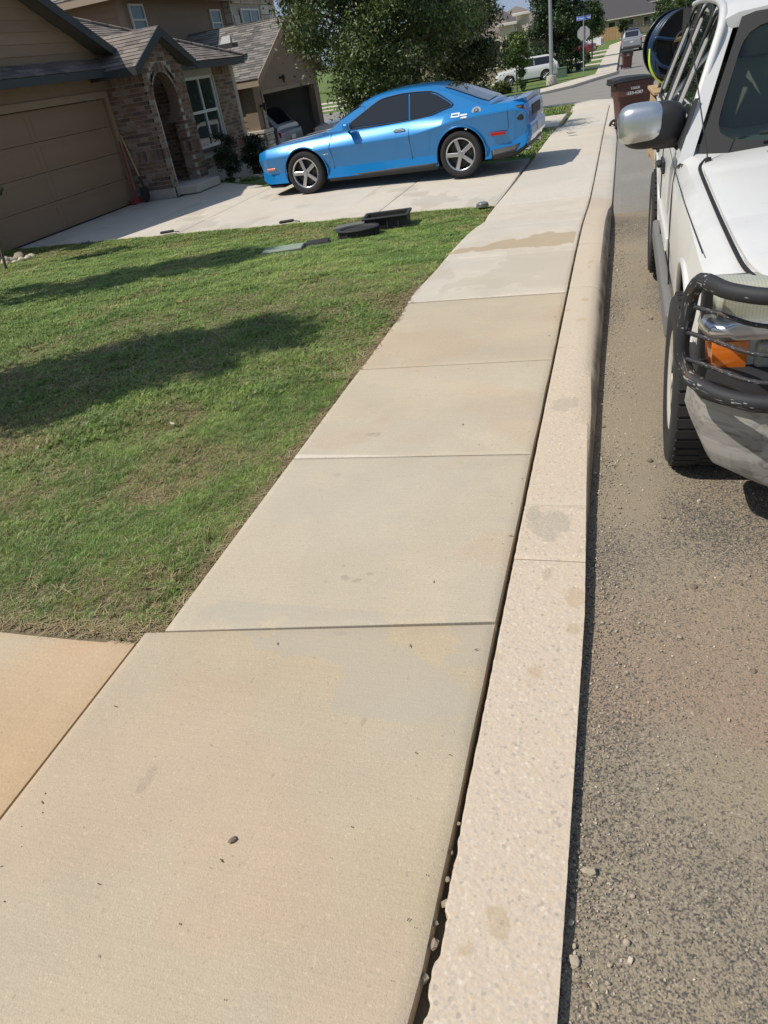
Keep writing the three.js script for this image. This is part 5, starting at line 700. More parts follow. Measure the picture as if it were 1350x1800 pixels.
    const th = geoFrom(pos, idx), L = [...lists[0], ...lists[1]], n = Math.floor(L.length / 14), ex = 900; const im = new THREE.InstancedMesh(th, mat, n + ex); im.name = 'dead_stems'; im.userData.kind = 'stuff';
    for (let i = 0; i < n + ex; i++) { let x, y, z; if (i < n) [x, y, z] = L[i * 14]; else { const e = rnd(); if (e < .5) { z = rr(-1.62, -6); x = swX(z) - rnd() * .05; } else { x = rr(-3.4, -1.6); z = -1.6 - rnd() * .09; } y = lawnY(x, z); } const s = rr(.7, 1.5) * (z < -4 ? 1.5 : 1); q.setFromAxisAngle(up, rnd() * 6.283); m4.compose(V(x, y, z), q, V(s, s, s)); im.setMatrixAt(i, m4); const C = mix3([.42, .34, .18], [.20, .14, .07], rnd()); im.setColorAt(i, c.setRGB(...C)); }
    lawnGrass.add(im); 
  }
  // coarser tufts on the neighbour's strips of lawn
  const far = [], g2 = tuft(7, .06, .016, .05); for (let i = 0; i < 15000; i++) { const x = rr(-9.3, -1.5), z = rr(-14.85, -27.2); if (x > swX(z) - .04 || (z < -19.2 - .35 * ss(-1.5, -5.6, x) * 4 && z > -23.3 - 3 * ss(-2.4, -5.6, x)) || (x < -7.1 && z > -16.4)) continue; far.push([x, yardY(x, z) - .004, z]); }
  const yg = new THREE.InstancedMesh(g2, mat, far.length); yg.name = 'yard_grass'; yg.userData.kind = 'stuff'; far.forEach(([x, y, z], i) => { const s = rr(.7, 1.3); q.setFromAxisAngle(up, rnd() * 6.283); m4.compose(V(x, y, z), q, V(s, s, s)); yg.setMatrixAt(i, m4); const C = rnd() < .3 ? [.30, .26, .11] : mix3([.09, .19, .025], [.17, .25, .05], rnd()); yg.setColorAt(i, c.setRGB(...C)); }); tag(yg, 'short grass strips between the two drives and the side street', 'grass'); scene.add(yg);
}
// ---------------------------------------------------------------- trees and shrubs
const barkMat = new THREE.MeshStandardMaterial({ map: rep(noiseT([.08, .06, .045], [.20, .165, .125], 16, 91), 2, 2), roughness: .95, side: THREE.DoubleSide });
const leafMat = new THREE.MeshPhysicalMaterial({ vertexColors: true, roughness: .5, transmission: .28, thickness: 0, side: THREE.DoubleSide });
function crownGeo(c, r, clumps, leaves, ls, cols, hole = .35, cr = .26) {
  const pos = [], colr = [], idx = [], n = V(0, 0, 0), t = V(0, 0, 0), b = V(0, 0, 0), cc = [], centres = [];
  for (let k = 0; k < clumps; k++) { let x, y, z, d; do { x = rr(-1, 1); y = rr(-1, 1); z = rr(-1, 1); d = Math.hypot(x, y, z); } while (d > 1 || d < hole); const taper = y > 0 ? 1 - .25 * y : 1; centres.push([c[0] + x * r[0] * taper, c[1] + y * r[1], c[2] + z * r[2] * taper]); cc.push([rnd(), rr(.6, 1.4), rr(.65, 1.3)]); }
  const R = Math.min(...r) * cr;
  for (let i = 0; i < leaves; i++) {
    const k = Math.floor(rnd() * clumps), q = centres[k], g = () => (rnd() + rnd() + rnd() - 1.5) * 1.15; const s = cc[k][1] * R, p = [q[0] + g() * s * 1.25, q[1] + g() * s * .8, q[2] + g() * s * 1.25];
    n.set(rr(-1, 1), rr(-.2, 1.2), rr(-1, 1)).normalize(); t.set(rr(-1, 1), rr(-1, 1), rr(-1, 1)).cross(n).normalize(); b.copy(n).cross(t); const L = ls * rr(.6, 1.3), W = L * .42, o = pos.length / 3;
    pos.push(p[0] - t.x * L, p[1] - t.y * L, p[2] - t.z * L, p[0] + b.x * W + n.x * W * .3, p[1] + b.y * W + n.y * W * .3, p[2] + b.z * W + n.z * W * .3, p[0] + t.x * L, p[1] + t.y * L, p[2] + t.z * L, p[0] - b.x * W + n.x * W * .3, p[1] - b.y * W + n.y * W * .3, p[2] - b.z * W + n.z * W * .3);
    const C = mix3(cols[0], cols[1], cl(cc[k][0] * .6 + rnd() * .5)), f = rr(.75, 1.25) * cc[k][2]; for (let j = 0; j < 4; j++) colr.push(C[0] * f, C[1] * f, C[2] * f); idx.push(o, o + 1, o + 2, o, o + 2, o + 3);
  }
  const g = geoFrom(pos, idx); g.setAttribute('color', new THREE.Float32BufferAttribute(colr, 3)); return { g, centres };
}
function tree(name, label, base, c, r, o = {}) {
  const T = thing(name, label, o.cat || 'tree', base, 0, o.group); seed = (o.seed || 77) * 7919;
  const { g, centres } = crownGeo(c, r, o.clumps || 60, o.leaves || 9000, o.ls || .05, o.cols || [[.03, .065, .012], [.085, .14, .03]], o.hole, o.cr);
  const tr = o.tr || .08, br = [bar([0, -.06, 0], [c[0] * .3 + .02, c[1] * .45, c[2] * .3], tr * 1.25, 9, tr), bar([c[0] * .3 + .02, c[1] * .45 - .02, c[2] * .3], [c[0], c[1] + r[1] * .35, c[2]], tr, 8, tr * .45)];
  for (let i = 0; i < Math.min(o.limbs ?? 22, centres.length); i++) { const p = centres[i], t = cl((p[1] - c[1] * .45) / (r[1] + c[1] * .6), 0, .8), s = [mix(c[0] * .3, c[0], t), mix(c[1] * .45, c[1] + r[1] * .2, t), mix(c[2] * .3, c[2], t)], m = [mix(s[0], p[0], .5), mix(s[1], p[1], .6), mix(s[2], p[2], .5)]; br.push(bar(s, m, tr * .35, 5, tr * .24), bar(m, p, tr * .24, 5, tr * .08)); }
  if (!o.noTrunk) mesh('trunk', br, barkMat, T); else mesh('stems', br, barkMat, T);
  mesh(o.noTrunk ? 'foliage' : 'crown', g, leafMat, T); return T;
}
tree('oak_tree', 'large dense dark green oak spreading behind the blue coupe', [-5.2, -.32, -18.0], [0, 3.1, 0], [2.0, 2.85, 1.75], { clumps: 135, leaves: 64000, ls: .047, tr: .14, limbs: 70, hole: .0, cr: .19, seed: 5, cols: [[.035, .07, .012], [.15, .195, .045]] });
tree('leafy_tree', 'olive green tree beside the side street behind the coupe roof', [-4.95, -.56, -26.9], [0, 2.7, 0], [1.1, 2.4, 1.05], { clumps: 110, leaves: 34000, ls: .06, tr: .09, seed: 6, hole: .15, cols: [[.045, .07, .016], [.13, .155, .045]] });
tree('low_bush', 'dark bushy shrub at the foot of the olive green tree', [-4.3, -.55, -26.5], [0, .5, 0], [.55, .6, .5], { cat: 'shrub', noTrunk: true, clumps: 30, leaves: 6000, ls: .04, tr: .02, seed: 16, hole: .1, cols: [[.02, .045, .01], [.06, .095, .025]] });
const young = { clumps: 46, leaves: 9000, ls: .05, tr: .04, hole: .1, cols: [[.035, .08, .012], [.10, .17, .03]] };
tree('young_tree', 'slender young tree at the lawn edge near the garage drive', [-7.6, -.1, -6.4], [0, 3.2, 0], [.68, 2.6, .66], { ...young, seed: 8, leaves: 15000, clumps: 80 });
tree('young_tree', 'slender young tree on the lawn beside the near drive', [-5.75, -.02, -2.95], [0, 3.4, 0], [.72, 2.4, .68], { ...young, seed: 9, leaves: 20000, clumps: 90 });
tree('sapling_tree', 'bright green young tree in front of the white SUV across the side street', [-6.1, -1.3, -50.2], [0, 2.05, 0], [.78, 1.15, .7], { ...young, seed: 10, ls: .09, leaves: 7000, cols: [[.05, .10, .015], [.14, .21, .04]] });
tree('rounded_bush', 'small round clipped bush by the side street kerb', [-7.0, -1.3, -50.6], [0, .35, 0], [.62, .42, .55], { cat: 'shrub', noTrunk: true, clumps: 40, leaves: 5000, ls: .05, tr: .02, hole: .3, seed: 11, cols: [[.06, .085, .02], [.13, .15, .04]] });
tree('climbing_shrub', 'leafy sucker growth at the foot of the bright young tree', [-5.75, -1.3, -50.0], [0, .6, 0], [.3, .6, .3], { cat: 'shrub', noTrunk: true, clumps: 16, leaves: 1500, ls: .07, tr: .015, seed: 19, cols: [[.06, .11, .02], [.13, .19, .04]] });
tree('tall_oak', 'tall dark conical tree beside the street lamp', [-4.5, -1.3, -61], [0, 3.3, 0], [1.75, 3.6, 1.6], { clumps: 130, leaves: 30000, ls: .10, tr: .13, seed: 12, hole: .0, cols: [[.018, .045, .012], [.055, .10, .025]] });
tree('street_tree', 'mid green round tree beyond the stop sign', [-2.75, -1.25, -78], [0, 2.9, 0], [1.05, 1.5, 1.0], { clumps: 60, leaves: 9000, ls: .1, tr: .06, seed: 13, cols: [[.035, .075, .015], [.09, .15, .03]] });
tree('low_bush', 'small green plant on the lawn behind the stop sign post', [-2.9, -1.25, -66], [0, .5, 0], [.4, .55, .4], { cat: 'shrub', noTrunk: true, clumps: 20, leaves: 2000, ls: .08, tr: .02, seed: 14, cols: [[.03, .07, .015], [.08, .14, .03]] });
tree('street_tree', 'small dark tree in front of the long grey fence', [-.2, -1.25, -118], [0, 1.9, 0], [.65, .9, .6], { clumps: 30, leaves: 3000, ls: .14, tr: .05, seed: 15, cols: [[.02, .05, .015], [.06, .10, .03]] });
for (const [x, y, z, r, s] of [[4.1, 1.2, -102, 1.1, 31], [6.6, 1.6, -104, 1.4, 32], [10.5, 1.4, -104, 1.5, 33]]) tree('street_tree', ['green tree beside the cream stone house end', 'green tree before the cream house windows', 'green tree at the far end of the cream house'][s - 31], [x, -1.25, z], [0, y + 1.25, 0], [r, r * 1.2, r], { clumps: 40, leaves: 5000, ls: .14, tr: .07, seed: s, cols: [[.03, .07, .015], [.08, .14, .03]] });
tree('conical_shrub', 'dark conical shrub under the brick house window', [-8.75, -.24, -16.75], [0, .5, 0], [.3, .56, .3], { cat: 'shrub', noTrunk: true, clumps: 44, leaves: 7000, ls: .025, tr: .02, seed: 17, hole: .1, cols: [[.016, .03, .010], [.04, .065, .02]] });
tree('conical_shrub', 'dark loose shrub near the brick house corner', [-8.75, -.3, -18.3], [0, .42, 0], [.32, .5, .32], { cat: 'shrub', noTrunk: true, clumps: 40, leaves: 6000, ls: .028, tr: .02, seed: 18, hole: .1, cols: [[.018, .032, .010], [.045, .07, .022]] });
tree('low_bush', 'low shrub between the brick house and the stone pier', [-8.3, -.45, -19.6], [0, .28, 0], [.5, .34, .4], { cat: 'shrub', noTrunk: true, clumps: 30, leaves: 4500, ls: .03, tr: .02, seed: 20, hole: .1, cols: [[.02, .035, .010], [.05, .07, .022]] });
tree('corner_shrub', 'leafy shrub branch beside the garage corner of the lawn', [-8.75, -.2, -8.98], [.42, 1.5, 0], [.3, .55, .25], { cat: 'shrub', ...young, leaves: 2200, clumps: 26, ls: .035, tr: .018, seed: 41 });
seed = 424242;
// ---------------------------------------------------------------- river stones
const rockMats = [[.40, .335, .245], [.50, .435, .335], [.31, .25, .18], [.20, .155, .115]].map((c, i) => new THREE.MeshStandardMaterial({ map: rep(noiseT(c.map(x => x * .75), c.map(x => x * 1.2), 8, 80 + i), 1, 1), roughness: .9, side: THREE.DoubleSide }));
function rockGeo(r, sd) { const g = mergeVertices(new THREE.IcosahedronGeometry(r, 2).deleteAttribute('uv').deleteAttribute('normal')), p = g.attributes.position; for (let i = 0; i < p.count; i++) { const x = p.getX(i), y = p.getY(i), z = p.getZ(i), k = .72 + .55 * vn(x / r * 1.3 + sd * 9, y / r * 1.3 + z / r * 1.7, sd); p.setXYZ(i, x * k * 1.15, y * k * .7, z * k); } g.computeVertexNormals(); return clean(g); }
const chipKinds = [6, 7, 8].map(s => { const g = new THREE.DodecahedronGeometry(1, 0), p = g.attributes.position; for (let i = 0; i < p.count; i++) { const x = p.getX(i), y = p.getY(i), z = p.getZ(i), k = .65 + .7 * hs(Math.round(x * 50), Math.round(y * 50) + Math.round(z * 50) * 7, s); p.setXYZ(i, x * k * 1.2, y * k * .55, z * k * .9); } g.computeVertexNormals(); return clean(g); });
const rockKinds = [1, 2, 3, 4, 5].map(s => rockGeo(1, s));
function rock(name, label, x, y, z, r, m, group, parent) { const o = mesh(name, rockKinds[Math.floor(rnd() * 5)], rockMats[m ?? Math.floor(rnd() * 3)], parent); o.position.set(x, y + r * .35, z); o.scale.setScalar(r); o.rotation.set(rr(-.3, .3), rnd() * 6.28, rr(-.3, .3)); if (!parent) tag(o, label, 'stone', group); return o; }
for (let i = 0; i < 60; i++) { const t = rnd(), z = mix(-16.5, -20.2, t); rock('border_stone', 'rounded river stone in the bed under the brick house window', -8.35 + rr(-.3, .35) + .35 * Math.sin(t * 5), yardY(-8.4, z) - .01, z, rr(.05, .11), undefined, 'river stones in the shrub bed'); }
for (let i = 0; i < 22; i++) rock('border_stone', 'rounded stone in the bed at the lawn corner of the garage', rr(-10.2, -8.95), -.2, rr(-9.9, -9.35), rr(.05, .1), undefined, 'stones by the garage corner');
for (let i = 0; i < 26; i++) rock('white_stone', 'pale stone heaped below the olive green tree', rr(-5.7, -4.9), -.58 + rr(0, .3), rr(-26.2, -25.8), rr(.07, .14), 1, 'pale stones by the side street');
// grit and loose stones on the pavement, kerb joint and road
const stone1 = (x, y, z, r, label, m) => { const o = rock('loose_stone', label, x, y, z, r, m); o.geometry = chipKinds[Math.floor(rnd() * 3)]; };
stone1(-.93, -.004, -.915, .0105, 'small brown stone lying on the nearest sidewalk slab', 3); stone1(-.028, -.047, -1.02, .015, 'tan stone chip on the road touching the kerb', 0); stone1(-.055, -.047, -.81, .013, 'pale stone chip at the kerb foot on the road', 0);
[[-.36, -.03, -.775, .022], [-.352, -.03, -.87, .02], [-.372, -.035, -.70, .026], [-.36, -.03, -.93, .014], [-.365, -.03, -1.0, .012], [-.37, -.03, -.82, .015], [-.36, -.028, -1.08, .011]].forEach(([x, y, z, r]) => rock('joint_stone', 'broken concrete crumb wedged in the kerb joint', x, y, z, r * .55, 2, 'crumbs in the kerb joint').geometry = chipKinds[Math.floor(rnd() * 3)]);
{ const gr = grp('road_grit', scene); gr.userData.kind = 'stuff'; tag(gr, 'loose sand grains and small gravel scattered over the dusty road', 'gravel'); const im = [0, 1, 2, 3].map(k => new THREE.InstancedMesh(rockKinds[k].clone(), rockMats[k], 1500)); const m4 = new THREE.Matrix4(), q = new THREE.Quaternion(); im.forEach((m, k) => { m.name = 'grit'; m.userData.kind = 'stuff'; for (let i = 0; i < 1500; i++) { const t = rnd(), z = -.5 - 8 * t * t, x = rnd() < .35 ? -.085 + Math.abs(rr(-.1, .1) + rr(-.1, .1)) : rr(-.08, 1.6), r = (rnd() < .02 ? rr(.003, .0065) : rr(.001, .0028)) * (1 + t); q.setFromEuler(new THREE.Euler(rr(0, 6), rr(0, 6), rr(0, 6))); m4.compose(V(x, P(z) + r * .4, z), q, V(r, r, r)); m.setMatrixAt(i, m4); } gr.add(m); }); }
for (const [x, z, r] of [[.28, -2.15, .011], [.42, -1.75, .008], [.16, -3.1, .012], [.33, -4.0, .012], [.2, -2.6, .009], [.5, -1.3, .009], [.22, -5.2, .014], [.36, -1.05, .007]]) rock('pebble', 'dark pebble lying on the dusty road near the SUV', x, P(z), z, r, 3, 'dark pebbles on the road');
// twig bits, seed husks and soil crumbs on the slabs
{ const n = 90, db = new THREE.InstancedMesh(chipKinds[0].clone(), M(.13, .09, .055, .9), n); db.name = 'slab_litter'; db.userData.kind = 'stuff'; tag(db, 'scattered dark twig bits and soil crumbs on the sidewalk slabs', 'litter'); const m4 = new THREE.Matrix4(), q = new THREE.Quaternion(); for (let i = 0; i < n; i++) { const z = -.55 - 7 * rnd() * rnd(), e = rnd(), x = e < .45 ? -1.57 + Math.abs(rr(-.12, .12)) * rnd() : e < .6 ? -.38 - .05 * rnd() : rr(-1.5, -.4), r = rr(.0008, .002) * (1 - z * .12); q.setFromAxisAngle(V(0, 1, 0), rnd() * 6.28); m4.compose(V(x, S(z) + .001, z), q, V(r * (rnd() < .35 ? 4 : 1.3), r * .8, r)); db.setMatrixAt(i, m4); } scene.add(db); }
// dry leaves
const leafB = M(.16, .10, .05, .8); for (const [x, y, z, s, l] of [[-.99, -.225, -16.9, .13, 'curled brown leaf on the far pavement'], [-2.53, -.0, -3.36, .03, 'pale dry leaf on the lawn']]) { const sh = new THREE.Shape(); sh.moveTo(0, -1); sh.quadraticCurveTo(.6, -.2, 0, 1); sh.quadraticCurveTo(-.55, -.1, 0, -1); const g = new THREE.ExtrudeGeometry(sh, { depth: .04, bevelEnabled: false }), p = g.attributes.position; for (let i = 0; i < p.count; i++) p.setZ(i, p.getZ(i) + p.getX(i) ** 2 * .8 + .2 * p.getY(i) ** 2); g.computeVertexNormals(); g.rotateX(-Math.PI / 2).rotateY(1).scale(s, s, s); const o = mesh('dry_leaf', g, z < -10 ? leafB : M(.5, .45, .34, .8)); o.position.set(x, y + .012, z); tag(o, l, 'leaf'); }
// ---------------------------------------------------------------- small things by the drive and lawn
const plasticBlack = new THREE.MeshStandardMaterial({ map: rep(noiseT([.016, .016, .017], [.035, .034, .034], 10, 95), 4, 4), roughness: .7, side: THREE.DoubleSide }), plasticGreen = new THREE.MeshStandardMaterial({ map: rep(noiseT([.20, .25, .19], [.30, .35, .27], 20, 96), 6, 6), roughness: .75, side: THREE.DoubleSide }), soilMat = M(.09, .065, .04, 1);
{
  const ly = (x, z) => lawnY(x, z);
  let T = thing('valve_box', 'pale green rounded irrigation box lid lying flush in the lawn', 'valve box', [-3.9, ly(-3.9, -8.35), -8.35], .22); mesh('lid', rbox(.5, .03, .27, .014, 0, .035, 0, 3), plasticGreen, T); mesh('rim', rbox(.54, .05, .31, .02, 0, .012, 0, 3), plasticBlack, T);
  T = thing('meter_box', 'small dark square meter lid next to the pale green lid', 'meter box', [-3.55, ly(-3.55, -8.62), -8.62], .35); mesh('lid', rbox(.28, .03, .22, .012, 0, .035, 0, 3), plasticBlack, T); mesh('rim', rbox(.31, .05, .25, .015, 0, .01, 0), M(.05, .045, .04, .8), T);
  T = thing('round_valve_box', 'open round black plastic box sunk in the lawn', 'valve box', [-3.1, ly(-3.1, -8.9), -8.9], .2); { const pr = [[.16, -.02], [.16, .10], [.20, .12], [.235, .12], [.24, .10], [.22, .09], [.215, -.02]].map(p => new THREE.Vector2(...p)); mesh('ring', clean(new THREE.LatheGeometry(pr, 40)).scale(1.15, 1, .8), plasticBlack, T); mesh('lid', cyl(.17, .17, .02, 0, .092, 0, 32).scale(1.15, 1, .8), plasticBlack, T); for (let i = 0; i < 12; i++) { const a = i / 12 * 6.283; mesh('rib', box(-.008, .008, 0, .08, -.012, .012).rotateY(-a).translate(Math.cos(a) * .25, 0, Math.sin(a) * .176), plasticBlack, T); } }
  T = thing('open_valve_box', 'raised empty black rectangular box frame by the drive edge', 'valve box', [-2.83, ly(-2.83, -9.32), -9.32], .13); mesh('wall', [box(-.27, .27, -.02, .17, .15, .17), box(-.27, .27, -.02, .17, -.17, -.15), box(-.27, -.25, -.02, .17, -.15, .15), box(.25, .27, -.02, .17, -.15, .15)], plasticBlack, T); mesh('rim', [rbox(.60, .025, .05, .01, 0, .172, .18), rbox(.60, .025, .05, .01, 0, .172, -.18), rbox(.05, .025, .33, .01, .28, .172, 0), rbox(.05, .025, .33, .01, -.28, .172, 0)], plasticBlack, T); for (const x of [-.14, .02, .16]) mesh('rib', box(x - .01, x + .01, -.02, .155, .17, .19), plasticBlack, T); mesh('window_panel', box(-.11, 0, .0, .13, .1705, .178), M(.012, .012, .012, .9), T);
  T = thing('valve_box', 'weathered grey green lid tilted beside the raised black box', 'valve box', [-3.42, ly(-3.42, -9.55), -9.55], .12); mesh('lid', rbox(.42, .03, .2, .012, 0, .045, 0, 3).rotateZ(.06), M(.13, .14, .12, .8), T); mesh('rim', rbox(.46, .05, .24, .015, 0, .012, 0), plasticBlack, T);
  for (const [x, z, l] of [[-6.9, -10.62, 'black path light fallen at the drive joint near the garage'], [-4.72, -10.42, 'black path light lying between the drive and the green lids']]) { T = thing('path_light', l, 'path light', [x, -.2, z], .3); mesh('body', rbox(.22, .035, .08, .015, 0, .035, 0), plasticBlack, T); mesh('stake', bar([.1, .03, 0], [.2, .01, .02], .008), plasticBlack, T); }
  T = thing('disc_light', 'round grey solar disc light at the sidewalk corner of the lawn', 'path light', [-1.72, -.17, -9.98]); mesh('body', [cyl(.075, .085, .035, 0, .03, 0, 28)], M(.10, .11, .10, .45), T); mesh('lens', cyl(.06, .07, .012, 0, .052, 0, 28), M(.20, .22, .21, .2), T);
  T = thing('disc_light', 'small silver light at the lawn edge before the garage door', 'path light', [-8.35, -.19, -10.45]); mesh('body', cyl(.06, .07, .03, 0, .03, 0, 20), M(.10, .10, .10, .4), T); mesh('lens', cyl(.04, .05, .014, 0, .05, 0, 20), M(.5, .5, .48, .2), T);
  // shovel and red push broom by the side wall
  T = thing('shovel', 'yellow handled shovel with dark blade leaning on the brick wall', 'shovel', [-9.72, -.2, -14.55]); mesh('handle', bar([-.045, .42, -.08], [-.30, 1.30, -.22], .017, 10), M(.55, .36, .12, .6), T); mesh('socket', bar([-.0, .26, -.05], [-.07, .50, -.09], .022, 10), plasticBlack, T); { const sh = new THREE.Shape(); sh.moveTo(-.1, .3); sh.lineTo(.1, .3); sh.lineTo(.11, .1); sh.quadraticCurveTo(.07, .0, 0, -.01); sh.quadraticCurveTo(-.07, .0, -.11, .1); sh.closePath(); const g = new THREE.ExtrudeGeometry(sh, { depth: .006, bevelEnabled: false, curveSegments: 8 }), p = g.attributes.position; for (let i = 0; i < p.count; i++) p.setZ(i, p.getZ(i) + p.getX(i) ** 2 * 3); g.computeVertexNormals(); mesh('blade', clean(g).rotateX(-.15).rotateY(.25), plasticBlack, T); }
  T = thing('push_broom', 'red push broom standing beside the garage door', 'broom', [-9.93, -.2, -14.5]); mesh('handle', bar([0, .07, 0], [-.08, 1.2, -.14], .016, 10), M(.28, .03, .03, .5), T); mesh('head', rbox(.14, .05, .32, .015, 0, .08, 0), M(.30, .035, .035, .6), T); mesh('bristles', rbox(.12, .06, .3, .01, 0, .03, 0), M(.26, .05, .05, .95), T);
}
// ---------------------------------------------------------------- wheeled bins
function textTex(w, h, fn) { const cv = document.createElement('canvas'); cv.width = w; cv.height = h; fn(cv.getContext('2d')); const t = new THREE.CanvasTexture(cv); t.colorSpace = THREE.SRGBColorSpace; return t; }
function bin(name, label, pos, turn, lidMat, far) {
  const T = thing(name, label, 'bin', pos, turn), bm = new THREE.MeshStandardMaterial({ map: rep(noiseT([.085, .036, .028], [.115, .050, .038], 7, 98), 1.5, 1.5), roughness: .55, side: THREE.DoubleSide });
  const s = (w, d, y) => [y, w, d]; // tapered tub, front (+z) carries the print
  const ring = (y, w, d, r = .06) => { const o = []; for (const [sx, sz, a0] of [[1, 1, 0], [-1, 1, Math.PI / 2], [-1, -1, Math.PI], [1, -1, Math.PI * 1.5]]) for (let i = 0; i < 4; i++) { const a = a0 + i / 3 * Math.PI / 2; o.push([sx * (w - r) + Math.cos(a) * r, y, sz * (d - r) + Math.sin(a) * r]); } return o; };
  const rings = [ring(.06, .25, .27), ring(.1, .265, .285), ring(.66, .295, .34), ring(.68, .305, .35), ring(.72, .33, .385), ring(.92, .335, .39), ring(.93, .35, .41), ring(.99, .35, .41), ring(.99, .31, .37), ring(.2, .25, .29)]; const pos3 = [], idx = [], N = 16; rings.forEach(r => r.forEach(p => pos3.push(...p))); for (let j = 0; j < rings.length - 1; j++) for (let i = 0; i < N; i++) { const a = j * N + i, b = j * N + (i + 1) % N; idx.push(a, a + N, b, b, a + N, b + N); } for (let i = 1; i < N - 1; i++) { idx.push(0, i, i + 1); idx.push(9 * N, 9 * N + i + 1, 9 * N + i); }
  mesh('tub', toCreasedNormals(geoFrom(pos3, idx), .5), bm, T);
  const lid = loft([[.45, [[0, .985], [.34, .985], [.37, 1.0], [.35, 1.02], [0, 1.035]]], [.2, [[0, .99], [.36, .99], [.385, 1.005], [.36, 1.06], [0, 1.075]]], [-.2, [[0, .99], [.36, .99], [.385, 1.005], [.36, 1.075], [0, 1.09]]], [-.46, [[0, .98], [.35, .98], [.37, .995], [.35, 1.05], [0, 1.06]]]], 14); mesh('lid', toCreasedNormals(lid.rotateY(-Math.PI / 2), .6), lidMat, T);
  for (const x of [-1, 1]) { const w = grp('wheel', T, [x * .30, .13, -.28]); mesh('tyre', clean(new THREE.TorusGeometry(.105, .028, 8, 28).rotateY(Math.PI / 2)), tyreMat, w); const sp = []; for (let i = 0; i < 6; i++) sp.push(box(-.012, .012, .02, .1, -.012, .012).rotateX(i / 6 * 6.283)); mesh('spokes', [...sp, cyl(.03, .03, .06).rotateZ(Math.PI / 2)], plasticBlack, w); }
  mesh('axle', bar([-.3, .13, -.28], [.3, .13, -.28], .012), plasticBlack, T); mesh('handle', tube([[-.3, .93, -.40], [-.3, .97, -.47], [0, .975, -.48], [.3, .97, -.47], [.3, .93, -.40]], .018, 30, 8), plasticBlack, T);
  const print = (tx, w, h, x, y, z, o) => { const g = new THREE.PlaneGeometry(w, h); if (o) o(g); mesh('print', g.translate(x, y, z), new THREE.MeshStandardMaterial({ map: tx, transparent: true, roughness: .7 }), T); };
  return { T, print };
}
{
  const lidB = M(.022, .022, .024, .5), lidG = M(.03, .055, .045, .55);
  // side-on bin: hinge to the right; the camera sees its long flank
  const b = bin('wheeled_bin', 'brown wheeled bin with black lid and phone number by the kerb', [.16, P(-17.5), -17.55], Math.PI / 2 + .22, lidB);
  const tx = textTex(256, 128, x => { x.clearRect(0, 0, 256, 128); x.fillStyle = '#e4e2de'; x.font = 'bold 44px sans-serif'; x.textAlign = 'center'; x.fillText('TIGER', 136, 46); x.font = 'bold 50px sans-serif'; x.fillText('-333-4287', 128, 104); });
  b.print(tx, .40, .20, -.352, .81, -.02, g => { g.rotateY(-Math.PI / 2); }); 
  b.T.scale.setScalar(.93);
  const f = bin('wheeled_bin', 'brown wheeled bin with dark green lid beyond the intersection', [.18, P(-58.5), -58.5], .15, lidG);
  f.print(textTex(128, 128, x => { x.clearRect(0, 0, 128, 128); x.strokeStyle = '#e8e4df'; x.lineWidth = 12; x.beginPath(); for (let i = 0; i < 3; i++) { const a = i * 2.094; x.moveTo(64 + 40 * Math.cos(a), 64 + 40 * Math.sin(a)); x.arc(64, 64, 40, a, a + 1.5); } x.stroke(); }), .2, .2, 0, .80, .402, null);
}
